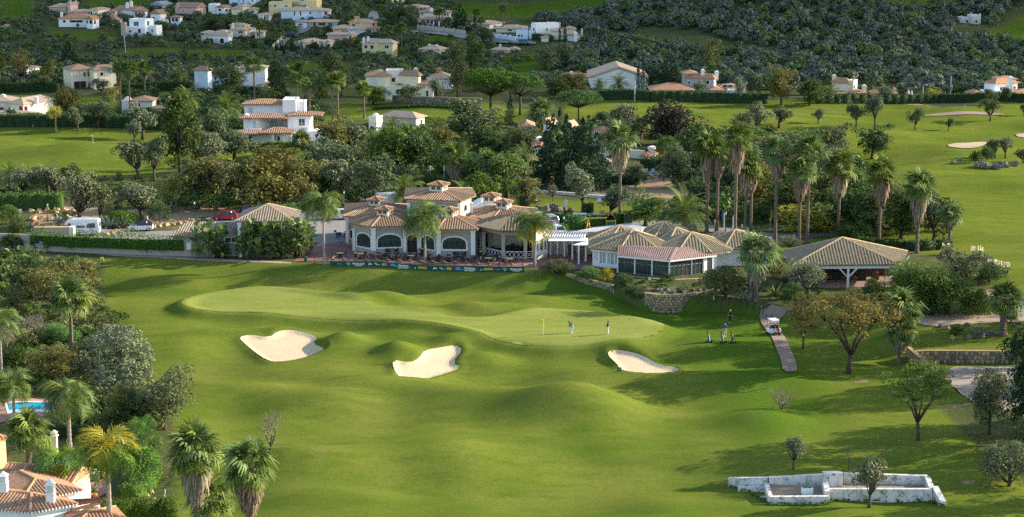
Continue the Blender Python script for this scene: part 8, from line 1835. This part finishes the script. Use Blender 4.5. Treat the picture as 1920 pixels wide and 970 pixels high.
# ---- trees of the belt round the clubhouse and the left fairway
for a in[('tall',338,328,166,100,'L_dark','tallest dark leafy tree standing on the left fairway edge'),('broad',372,392,96,92,'L_khaki','bronze green tree right above the car park lamp post'),('olive',405,388,80,72,'L_olive','grey olive tree behind the red car'),('olive',150,424,100,84,'L_olive','grey olive tree above the minibus roof, left half of the pair'),('olive',188,424,84,60,'L_olive_dark','olive tree above the minibus roof, right half of the pair'),('olive',264,412,74,88,'L_olive','rounded silver olive tree behind the white compact car'),('ball',300,420,44,52,'L_dark','dark green rounded bush right of the silver olive'),('bush',232,424,32,56,'L_bright','bright green shrub between the agaves and the olive'),('broad',316,396,54,40,'L_yellow','yellow green small tree left of the bronze tree'),('olive',258,335,72,66,'L_olive','olive tree on the left fairway in front of the tall dark tree'),('olive',290,340,90,50,'L_olive_dark','olive leaning on the tall dark tree'),('olive',44,372,60,60,'L_olive','grey olive between the two date palms at left'),('olive',105,372,56,60,'L_olive','olive behind the right date palm on the bank'),('olive',146,246,50,46,'L_olive','neat olive tree at the far left fairway hedge, left of two'),('olive',184,240,56,52,'L_olive_dark','fuller olive at the far left fairway hedge, right of two'),('olive',268,262,76,78,'L_olive','large silver olive beside the tall dark tree'),('olive',252,270,44,30,'L_olive','little olive tree with a clear trunk on the left fairway'),('broad',122,222,66,60,'L_khaki','yellow brown garden tree right of the terracotta framed villa'),('bush',40,232,26,40,'L_mid','shrub before the terracotta framed villa, left one'),('bush',66,234,28,40,'L_dark','shrub before the terracotta framed villa, right one'),('olive',404,282,80,66,'L_olive_dark','grey olive left of the white stepped villa'),('broad',380,312,70,50,'L_khaki','brownish tree at the right foot of the tall dark tree'),('olive',395,318,66,60,'L_olive','feathery grey olive in front of the low villa hedge'),('broad',490,398,104,128,'L_khaki','wide bronze green tree behind the service building'),('broad',450,380,76,80,'L_olive_dark','dark rounded tree left of the wide bronze one'),('broad',568,392,98,80,'L_khaki','bronze tree behind the feather palm of the car park'),('olive',600,336,76,72,'L_olive','grey olive above the bronze tree'),('broad',556,318,40,60,'L_mid','green shrubby tree by the fairway gap right of the white villa'),('olive',642,386,88,80,'L_olive','soft grey olive behind the shaded lamp post'),('broad',700,386,96,70,'L_olive_dark','dusty olive green tree left of the clubhouse date palm'),('broad',618,300,74,74,'L_khaki','yellow olive tree right of the white stepped villa'),('olive',660,300,70,66,'L_olive','grey tree below the domed ivory house'),('loose',680,326,70,56,'L_olive_dark','thin trunked olive before the small grassy clearing'),('broad',730,330,90,84,'L_mid','deep green tree behind the left clubhouse roofs'),('broad',700,300,54,60,'L_mid','green tree below the ivory domed house, right one'),('broad',790,330,84,92,'L_dark','broad dark tree behind the tower cupola'),('broad',840,306,66,70,'L_khaki','bronze topped tree below the right hand date palm'),('olive',880,268,78,96,'L_olive_dark','large grey green tree behind the domed house'),('broad',905,300,60,60,'L_dark','dark tree left of the dark date palm'),('broad',950,372,92,80,'L_mid','bright leafy tree behind the vaulted roof'),('broad',895,356,70,66,'L_mid','green tree between the two grey bearded palms'),('broad',985,392,60,60,'L_khaki','yellowish leafy tree left of the rock row'),('broad',815,372,50,60,'L_dark','dark shrubby tree behind the tower eaves'),('conifer',1046,352,142,122,'L_conifer','left dark conifer of the massive pair'),('conifer',1098,352,128,116,'L_conifer','right dark conifer of the massive pair'),('olive',1092,400,94,62,'L_olive','wispy grey tree before the massive conifers'),('olive',1192,350,44,40,'L_olive','grey olive beside the kidney pool'),('loose',1036,378,34,24,'L_olive','small thin tree on the lawn below the road'),('olive',1145,410,62,70,'L_olive_dark','grey bush like tree behind the climbing tower'),('broad',1210,424,62,80,'L_mid','green tree left of the huge date palm'),('broad',1274,352,76,70,'L_olive_dark','leafy tree right of the pool hedge'),('broad',1262,302,46,30,'L_bright','bright yellow green shrub at the cream villa corner'),('broad',1262,278,86,96,'L_plum','plum dark rounded tree in front of the far fairway'),('olive',1180,260,64,64,'L_olive','grey olive on the far fairway right of the conifers, upper'),('olive',1158,268,46,60,'L_olive_dark','darker olive just left of the upper grey olive'),('olive',1420,248,62,66,'L_olive','olive clump on the far fairway left of the palm row'),('olive',1460,240,44,70,'L_olive_dark','wide olive clump right of its neighbour on the far fairway'),('olive',1395,262,50,50,'L_olive','lower olive left of the two far fairway clumps'),('broad',1480,330,80,110,'L_olive_dark','big leafy mass behind the palm row'),('broad',1545,300,66,80,'L_olive_dark','leafy tree left of the lone round tree'),('broad',1635,298,60,66,'L_dark','lone round dark tree on the right fairway edge'),('broad',1425,400,90,84,'L_khaki','brownish tree behind the bearded palms'),('broad',1350,330,70,80,'L_mid','leafy tree behind the left palms of the group'),('bush',1500,438,60,110,'L_yellow','large round yellow green bush below the crossed palms'),('broad',1585,430,80,80,'L_dark','dark thicket tree behind the pavilion peak'),('broad',1640,440,90,86,'L_dark','dark thicket tree right of the pavilion peak'),('broad',1690,448,92,70,'L_dark','dark thicket tree behind the last big palm'),('olive',1750,452,86,64,'L_olive_dark','grey edged tree closing the thicket at right'),('bush',1600,455,44,80,'L_dark','dense dark bush at the thicket foot'),('broad',1310,400,70,60,'L_dark','dark tree at the right of the huge date palm'),('olive',1400,470,40,60,'L_olive','grey shrub tree behind the right restaurant roof'),('broad',1540,395,70,80,'L_khaki','olive brown tree behind the crossed palms'),('loose',1480,470,30,60,'L_olive','loose grey bush left of the pavilion roof'),('broad',1450,350,92,100,'L_khaki','tall bronze tree mass just right of the thin trunked palm'),('broad',1530,360,90,100,'L_olive_dark','grey green tree mass behind the crossed palms, upper'),('broad',1480,415,84,96,'L_dark','dark tree mass between the lone palm and the crossed pair'),('broad',1606,400,84,84,'L_mid','leafy tree left of the eighth palm trunk in the row'),('broad',1665,420,76,80,'L_olive_dark','dusty green tree left of the last big palm'),('broad',1300,320,84,70,'L_dark','dark tree between the plum dark tree and the left palms'),('broad',1400,355,90,90,'L_olive_dark','grey green tree behind the heavy bearded palm'),('broad',640,350,84,80,'L_olive_dark','rounded grey green tree left of the clearing behind the clubhouse'),('broad',770,300,70,90,'L_mid','green tree mass below the domed house lawn'),('broad',850,350,84,84,'L_dark','deep green tree behind the beard of the tower palm'),('broad',905,392,66,70,'L_mid','leafy tree touching the vaulted roof'),('broad',520,330,60,90,'L_khaki','low bronze tree below the clipped villa hedge'),('broad',440,300,54,70,'L_olive_dark','olive green tree left of the clipped villa hedge'),('broad',610,386,60,60,'L_dark','dark shrub tree behind the white estate car'),('broad',980,300,66,70,'L_olive_dark','grey green tree left of the massive conifers'),('broad',1130,250,44,66,'L_dark','dark shrub tree on the fairway edge right of the conifers'),('pine',920,222,94,126,'L_pine','large umbrella pine with a tall bare trunk'),('pine',975,216,78,100,'L_pine','umbrella pine behind the largest one, right side'),('pine',1085,228,58,96,'L_pine','low rounded umbrella pine right of the others'),('tall',858,182,112,50,'L_olive_dark','tall ragged brown green tree left of the umbrella pines'),('tall',890,170,100,50,'L_dark','second tall ragged tree close behind the umbrella pines'),('cypress',957,240,66,26,'L_conifer','dark cypress below the umbrella pines'),('broad',770,190,34,60,'L_olive_dark','round dark tree before the cream yellow villa, right'),('broad',700,196,40,70,'L_mid','round green tree before the cream yellow villa, left'),('olive',820,192,46,36,'L_olive','silver tree right of the cream yellow villa'),('cypress',816,166,22,6,'L_conifer','slim small cypress before the white chimney house'),('broad',1075,178,50,60,'L_khaki','bronze tree left of the white hall'),('broad',1040,186,40,60,'L_dark','dark tree right of the umbrella pines'),('cypress',1197,180,72,16,'L_conifer','tall cypress before the white hall gable'),('cypress',1206,176,68,14,'L_conifer','second cypress just right of the hall gable'),('conifer',1255,165,62,44,'L_conifer','dark conifer left of the grey villa'),('conifer',1228,168,44,34,'L_conifer','smaller dark conifer beside the hall cypresses'),('tall',1328,142,72,58,'L_khaki','large yellow green tree behind the grey villa'),('olive',1316,188,42,40,'L_olive','thin grey tree before the grey villa'),('olive',1385,192,50,30,'L_olive','pale slender tree right of the grey villa'),('cypress',1408,190,44,14,'L_conifer','cypress right of the grey villa, front one'),('cypress',1423,186,40,12,'L_conifer','cypress right of the grey villa, rear one'),('broad',1465,196,76,60,'L_khaki','olive brown tree between the grey and yellow villas'),('broad',1518,198,56,60,'L_dark','dark round tree left of the pale yellow villa'),('cypress',1451,186,36,14,'L_conifer','dark green cypress clipped square by the far hedge'),('broad',1660,190,30,50,'L_olive','grey tree before the low tiled bungalow'),('bush',1690,186,22,20,'L_plum','small purple dark bush right of the bungalow'),('olive',1605,238,52,44,'L_olive_dark','left olive of the leaning fairway pair'),('olive',1640,238,68,46,'L_olive_dark','tall right olive of the leaning fairway pair'),('olive',1716,244,44,36,'L_olive_dark','lone olive mid way along the right fairway'),('olive',1778,246,28,26,'L_olive_dark','smallest lone olive on the right fairway'),('olive',1856,227,46,44,'L_olive_dark','round headed olive near the white right edge villa'),('olive',1534,232,34,30,'L_olive','single small olive right of the far olive clumps'),('olive',1888,192,34,26,'L_olive_dark','olive right of the far hedge by the edge villa'),('olive',1856,196,30,34,'L_olive_dark','olive in front of the white edge villa porch'),('olive',1865,297,36,30,'L_olive_dark','left olive of the rock heap'),('olive',1885,297,40,30,'L_olive','right olive of the rock heap'),('bush',1830,305,26,22,'L_dark','dark shrub left of the rock heap olives'),('bush',1850,302,30,26,'L_dark','second dark shrub at the rock heap'),('olive',1918,306,26,36,'L_olive_dark','olive bush at the right edge by the rock heap'),('olive',1920,218,26,24,'L_olive_dark','olive cut by the right edge of the far fairway'),('loose',40,165,76,66,'L_khaki','thin crowned brown tree before the white house at left'),('broad',425,186,72,84,'L_olive_dark','wide dark tree hiding the pale blue villa'),('broad',95,150,42,30,'L_khaki','yellowish tree left of the cream twin roofed villa'),('conifer',130,128,48,40,'L_conifer','dark conical tree above the cream twin roofed villa'),('olive',80,172,34,40,'L_olive','grey olive left of the cream twin roofed villa'),('olive',190,180,36,38,'L_olive_dark','dark olive before the cream twin roofed villa'),('cypress',290,198,42,12,'L_conifer','left cypress by the small domed house'),('cypress',297,198,40,12,'L_conifer','right cypress by the small domed house'),('conifer',518,172,66,36,'L_conifer','dark fir like tree above the white stepped villa'),('broad',620,160,70,66,'L_olive_dark','tall grey green tree left of the yellow villa slope'),('broad',600,190,56,50,'L_dark','dark tree between the twin fan palms'),('olive',640,180,46,44,'L_olive','grey tree left of the cream yellow villa wall'),('broad',560,150,40,50,'L_mid','green tree on the grassy slope behind the white villa'),('conifer',863,57,48,34,'L_conifer','big dark cone shaped tree beside the white arcade villa'),('cypress',890,54,32,8,'L_conifer','slim cypress right of the big cone tree'),('cypress',1049,78,34,9,'L_conifer','left cypress of the pair by the cream villa'),('cypress',1059,80,38,11,'L_conifer','right cypress of the pair by the cream villa'),('cypress',1105,84,32,8,'L_conifer','first cypress in the row of four on the hillside'),('cypress',1112,85,34,8,'L_conifer','second cypress in the row of four on the hillside'),('cypress',1118,86,34,8,'L_conifer','third cypress in the row of four on the hillside'),('cypress',1124,87,32,8,'L_conifer','last cypress in the row of four on the hillside'),('cypress',643,74,18,9,'L_conifer','small pointed cypress before the terracotta pink villa'),('broad',730,60,44,44,'L_dark','dark tree right of the orange villa, front one'),('broad',755,48,40,40,'L_dark','dark tree between the orange and white arcade villas'),('broad',905,84,36,56,'L_olive_dark','round dark tree on the hillside below the tall thin palms'),('conifer',885,90,34,20,'L_mid','bright green conical tree below the tall thin palms'),('broad',790,80,24,30,'L_olive_dark','round tree on the green slope left of the ivory bungalow'),('broad',395,62,30,46,'L_dark','dark rounded tree mass above the arched white villa'),('broad',430,56,22,26,'L_dark','dark tree left of the sand coloured villa'),('bush',549,62,18,26,'L_bright','tall clipped green block hedge by the village street'),('broad',650,96,28,36,'L_olive_dark','grey green tree before the cream low bungalow'),('broad',1020,130,50,50,'L_olive_dark','grey tree mass on the slope left of the white hall, upper'),('broad',1060,122,44,60,'L_olive_dark','grey tree mass on the slope below the cypress pair'),('broad',1100,128,40,50,'L_olive_dark','grey tree on the slope above the white hall')]:
 T(*a)
for k in range(12):T('conifer',508+k*9.5+(k%3),99+(k%2)*2,20+(k*5)%7,12,'L_conifer','dark conifer of the row screening the low cream bungalow','tree','conifer row by the low cream bungalow')
# ---- left foreground thicket
for a in[('loose_near',112,606,126,176,'L_khaki','wide pale tipped shrub tree topping the left thicket'),('broad_near',60,560,90,110,'L_dark','dark leafy mass at the left edge of the thicket'),('tall_near',232,772,172,165,'L_olive','tall silver grey tree at the edge of the fairway, left thicket'),('olive_near',185,740,100,90,'L_olive','silver grey tree left of the tallest silver one'),('broad_near',306,806,124,145,'L_olive_dark','rounded dark olive tree sticking out over the fairway'),('broad_near',160,715,100,120,'L_olive_dark','grey green shrub tree left of the silver grey pair'),('broad_near',250,800,90,100,'L_olive_dark','dark shrub tree below the tall silver grey tree'),('broad_near',98,722,84,104,'L_khaki','pale leaved rounded shrub tree below the red trunked palm'),('broad_near',212,800,84,74,'L_yellow','yellow green shrub tree behind the tall pool palm'),('ball_near',268,848,74,66,'L_bright','dense bright green rounded bush beside the curved hedge'),('broad_near',120,648,46,90,'L_bright','bright green shrub at the foot of the red trunked palm'),('twiggy',60,640,76,92,'L_twig','tangle of bare grey branches at the left edge'),('twiggy',190,624,46,44,'L_twig','small bare twiggy tree poking out of the thicket'),('bush_near',160,520,40,60,'L_khaki','beige flowered shrub before the ivy wall'),('bush_near',25,470,40,60,'L_dark','dark bush left of the notice board'),('bush_near',35,448,46,44,'L_dark','dark round bush left of the gate wall'),('bush_near',20,420,40,50,'L_mid','green bush below the backed square sign'),('broad_near',30,610,80,80,'L_olive_dark','dark shrubs behind the bare tangle'),('bush_near',250,770,60,60,'L_mid','green shrub between silver tree and olive'),('bush_near',30,700,60,80,'L_dark','dark shrubs above the pool deck'),('bush_near',160,800,40,60,'L_dark','low dark shrub at the pool palm foot'),('bush_near',6,960,90,60,'L_olive','grey green oleander at the bottom left corner')]:T(*a)
for a,c,hh,ww,lb in((42,512,56,60,'pale leaved banana like clump at left before the ivy wall'),(20,540,50,50,'darker banana like clump at the left edge')):paddle_clump(a,c,hh,ww,26,lb)
paddle_clump(520,482,84,118,270,'broad banana like clump in front of the service building');paddle_clump(470,482,62,46,80,'lower banana like clump at the corner pilaster');paddle_clump(395,482,72,60,90,'banana like clump before the low tiled roof');paddle_clump(560,476,60,50,70,'banana like clump nearest the mauve paving')
T('bush_near',418,484,34,44,'L_dark','dark round shrub under the service building window');T('bush_near',352,478,40,34,'L_mid','leafy shrub at the right end of the ivy wall');T('bush_near',545,415,40,50,'L_bright','light green bush behind the service building roof')
for a,c,hh,lb in((206,428,26,'spiky grey agave behind the minibus, left one'),(231,427,28,'large grey agave left of the white compact car'),(247,427,16,'small agave beside the large grey one'),(322,398,26,'agave by the yellow green tree'),(405,394,22,'agave behind the red car roof'),(378,390,26,'agave above the car park lamp post'),(112,420,22,'agave by the entrance road bend'),(142,423,16,'low agave under the left olive')):agave(a,c,hh,lb,16)
agave(1395,568,26,'blue grey agave beside the stout bearded palm',18,group=None);agave(1455,555,24,'green spiky yucca right of the stout bearded palm',14,'L_mid',group=None)
for k,(a,c,w)in enumerate([(128,404,22),(144,404,18),(108,408,20),(95,400,16),(120,412,16)]):T('bush',a,c,w*.5,w,'L_olive' if k<2 else 'L_bright','low rounded shrub on the sandstone terraces','shrub','shrubs on the sandstone terraces')
# ---- right foreground
for a in[('spread',1590,700,172,232,'L_autumn','big spreading autumn brown tree by the cart path'),('loose',1505,655,110,76,'L_autumn','smaller autumn brown tree just right of the buggy'),('spread',1722,826,170,165,'L_mid','dark trunked walnut like tree alone above the water tanks'),('tall_near',1855,815,135,100,'L_olive_dark','thin trunked grey tree before the dark right edge trees'),('tall_near',1925,830,230,130,'L_conifer','tall dark tree cut by the right edge'),('bush_near',1892,912,104,128,'L_olive','large rounded grey shrub at the right edge'),('bush_near',1930,850,80,90,'L_olive_dark','second grey shrub tucked behind the large rounded one'),('olive',1488,880,74,54,'L_olive','slim young olive above the water tanks'),('olive',1630,952,106,80,'L_olive','old olive tree growing in front of the water tanks'),('bare',1591,884,62,26,'L_twig','thin leafless sapling behind the water tanks'),('bare',508,862,116,76,'L_twig','leafless tree with a thick cut trunk on the left fairway'),('twiggy',1466,768,60,62,'L_twig','pale leafless bush on the right fairway'),('broad_near',1720,590,110,150,'L_mid','broad green carob tree in front of the pavilion right end'),('broad_near',1775,592,110,130,'L_mid','second broad green tree right of the carob'),('olive_near',1800,540,92,110,'L_olive','silver grey tree behind the two broad green ones'),('olive_near',1515,560,76,96,'L_olive','grey willow like bush left of the pavilion post'),('bush_near',1360,560,76,110,'L_olive_dark','dark feathery bush at the veranda end'),('loose',1455,545,70,60,'L_khaki','thin yellowish tree right of the stout bearded palm'),('bush_near',1490,575,50,60,'L_dark','dark shrub at the top of the cart path'),('bush_near',1640,570,60,70,'L_dark','dark bush under the pavilion eaves'),('bush_near',1048,514,34,60,'L_olive_dark','rounded clipped shrub at the terrace end'),('bush_near',1105,527,30,60,'L_mid','loose shrub before the white pergola'),('bush_near',1170,536,22,50,'L_dark','low shrub left of the veranda plaque'),('bush_near',1190,560,30,60,'L_dark','dark trailing shrub at the left end of the curved wall'),('bush',1790,600,26,34,'L_bright','fresh green shrub on the path edge')if False else('bush_near',1792,628,22,36,'L_mid','small shrub among the rockery boulders'),('bush_near',1895,605,24,30,'L_bright','bright shrub behind the stout trunked palm'),('bush_near',1855,530,40,70,'L_dark','dark bush beneath the pampas plumes'),('broad',1730,800,60,60,'L_yellow','yellow green sapling by the lower yard edge')if False else('loose',1752,740,60,60,'L_yellow','yellow green sapling by the lower yard edge'),('bush_near',1830,590,60,80,'L_mid','leafy bush at the right foot of the broad green trees'),('bush_near',1745,592,50,80,'L_dark','dark bush between the two broad green trees'),('bush_near',1690,585,60,70,'L_mid','green bush left of the carob by the shaggy palm'),('bush_near',1700,545,50,70,'L_olive_dark','dusty bush at the pavilion right corner'),('bush_near',1848,520,46,80,'L_olive_dark','grey green bush below the thin pampas plumes'),('bush_near',1700,625,30,40,'L_mid','low shrub at the left end of the lawn')]:T(*a)
pampas(1862,522,36,14,'pampas grass with pale plumes right of the silver tree');pampas(1830,500,40,8,'pampas grass with thin plumes behind the silver tree');pampas(1776,478,22,5,'small pampas tuft behind the pavilion');pampas(1885,520,30,8,'pampas grass nearest the warning sign');pampas(12,362,14,6,'pale reedy tuft under the left date palm')
# trees beyond the right edge of the view whose long shadows cross the fairway
for k,(x,y,hh,w)in enumerate([(68,228,24,10),(71,216,20,9),(66,203,15,8),(64,190,18,9),(62,178,14,8),(60,164,12,8),(74,240,22,11),(78,205,18,10),(82,222,20,10),(84,252,20,12)]):
 p=Vector((x,y,hz(x,y)));s_=PXM(p);T('tall_near',p,0,hh*s_,w*s_,'L_olive_dark','tall tree standing outside the right edge of the fairway','tree','trees beyond the right edge')
 # ---- hedges
hedge(gline([(240,862),(268,868),(284,884),(282,905),(262,930),(240,944)]),1.5,1.9,'L_clip','curved bright green clipped hedge along the villa garden',dens=60,ls=.09);hedge(gline([(175,985),(250,978),(335,975)]),1.9,1.6,'L_mid','dark leafy hedge at the bottom left beside the feather palm',dens=60,ls=.09,rough=.3)
hedge(gline([(95,818),(160,820),(215,822)]),1.2,1.0,'L_dark','low dark garden hedge behind the tall pool palm',dens=45,ls=.08)
for a,lb,hh,mt in[([(-60,237),(60,238),(150,238),(230,240),(330,246)],'dark hedge along the top of the left fairway',2.6,'L_dark'),([(395,280),(450,281),(520,281),(560,283)],'clipped hedge in front of the white stepped villa',1.6,'L_mid'),([(-40,170),(60,172),(110,174)],'dark hedge below the far left white house',2.4,'L_dark'),([(215,174),(330,170),(360,172)],'dark hedge right of the cream twin roofed villa',2.2,'L_dark'),([(400,176),(470,178),(500,180)],'dark hedge below the pale blue villa',2.2,'L_dark'),([(1125,188),(1220,190),(1330,192),(1440,194)],'far hedge below the white hall and grey villa',2.4,'L_dark'),([(1530,194),(1640,194),(1760,193),(1930,193)],'long far hedge with dark netting at the right',2.2,'L_dark'),([(-30,392),(40,392),(118,393)],'clipped hedge on top of the sandstone bank',2.6,'L_mid'),([(1065,430),(1100,428),(1140,425),(1165,422)],'clipped hedge behind the pergola and swing frame',1.9,'L_hedge'),([(1200,318),(1240,316),(1280,318)],'hedge behind the kidney pool',2.0,'L_dark'),([(1125,344),(1200,346)],'low hedge below the kidney pool',1.6,'L_dark'),([(1002,408),(1030,412),(1066,418)],'dark hedge between the rock row and the parked cars',1.1,'L_dark'),([(1036,78),(1000,74)],'clipped hedge below the white cube house',1.8,'L_dark'),([(325,36),(385,38)],'dark hedge under the dusky pink house',1.8,'L_dark'),([(700,205),(900,206)],'low growth at the foot of the dark stone wall',.5,'L_dark'),([(1560,462),(1720,470),(1780,466)],'dark planting at the foot of the thicket',1.4,'L_dark')]:
 hedge(gline(a,2.0),hh,1.4,mt,lb,dens=14,ls=.16,rough=.3)
T('ball',1055,442,26,24,'L_hedge','round clipped shrub beside the white car');T('ball',1065,412,20,22,'L_dark','dark clipped ball shrub right of the silver car');T('ball',1040,410,14,20,'L_dark','dark clipped dome left of the ball shrub');T('ball',1085,411,14,22,'L_plum','low purple brown clipped dome on the lawn edge')
def block_shrub(px,py,hpx,wpx,lb):
 p=G(px,py);s_=PXM(p);w=wpx/s_;hedge([p+Vector((-w/2,0,0)),p+Vector((w/2,0,0))],hpx/s_,w*.8,'L_dark',lb,'shrub','clipped_shrub',50,.10)
block_shrub(1102,412,30,21,'tall clipped block shrub with a rusty top on the lawn');block_shrub(984,394,26,20,'clipped block shrub with a rusty top left of the rock row')
for px_,py_,hh_,ww_ in((1102,384,0,18),(984,370,0,16)):
 b_=G(px_,412 if px_>1000 else 394);s_=PXM(b_);z_=(412-384)/s_ if px_>1000 else(394-370)/s_;C=sphere_pts(8,RNG,(0,0,z_),(ww_/s_/2,ww_/s_/2.6,.3));V,Qd,t=leafcloud(C,np.full((8,3),.35),30,.10,RNG)
 o=[x for x in bpy.data.objects if x.name.startswith('clipped_shrub')and((x.get('label','').find('rock row')>0)==(px_<1000))][0];c=link('rusty_top',npmesh('rusty_top',V,Qd,'L_red',t),o);c.location=b_
tag(hedge(gline([(84,444),(132,444)]),1.6,.9,'L_hedge','rounded ivy mound in front of the tan capped gate wall','ivy','ivy',40,.12,rough=.4))
wq=[(1366,912),(1400,921),(1436,946),(1500,948),(1553,946),(1560,939),(1650,941),(1745,942),(1770,951),(1742,914),(1380,922)]
pw=[]
for a,c in zip(wq[:-1],wq[1:]):
 for k in range(9):
  q=G(a[0]+(c[0]-a[0])*k/9+RNG.uniform(-3,3),a[1]+(c[1]-a[1])*k/9+RNG.uniform(-.5,2.5));pw.append(tuple(q))
tag(link('wall_weeds',joined_bushes('wall_weeds',pw,RNG.uniform(.18,.5,len(pw)),'L_bright',16,4,.16,51,.6)),kind='stuff')
# a bank of cloud beyond the right of the view: its shadow lies over the far fairways and the hills
g_=np.random.default_rng(77);mb2=MB();ZC=420.0;off_=Vector((SUN_DIR.x,SUN_DIR.y,0))*(ZC/SUN_DIR.z);mb=MB()
du=Vector((math.cos(SUN_AZ),math.sin(SUN_AZ),0));dv=Vector((-du.y,du.x,0));base=Vector((0,485,0))+off_+Vector((0,0,ZC))
for i in range(-7,9):
 for j in range(0,9):
  r=g_.uniform(75,120);c=base+du*(i*95+g_.uniform(-30,30))+dv*(j*110+r*.8+g_.uniform(-12,12))+Vector((0,0,g_.uniform(-15,30)))
  (mb if j<1 else mb2).ball(tuple(c),r,14,9,(1.15,1.0,.42))
for k_,(m_,tr_)in enumerate(((mb,.84),(mb2,.74))):
 t=NT('cloud_white');d=t.n('ShaderNodeBsdfDiffuse');d.inputs[0].default_value=(.86,.87,.9,1);tr=t.n('ShaderNodeBsdfTransparent');mx=t.n('ShaderNodeMixShader');mx.inputs[0].default_value=tr_
 t.t.links.new(d.outputs[0],mx.inputs[1]);t.t.links.new(tr.outputs[0],mx.inputs[2]);t.t.links.new(mx.outputs[0],t.out.inputs[0])
 c_=m_.obj('cloud',None,None,True);c_.data.materials.append(t.m);tag(c_,kind='stuff')
settle()
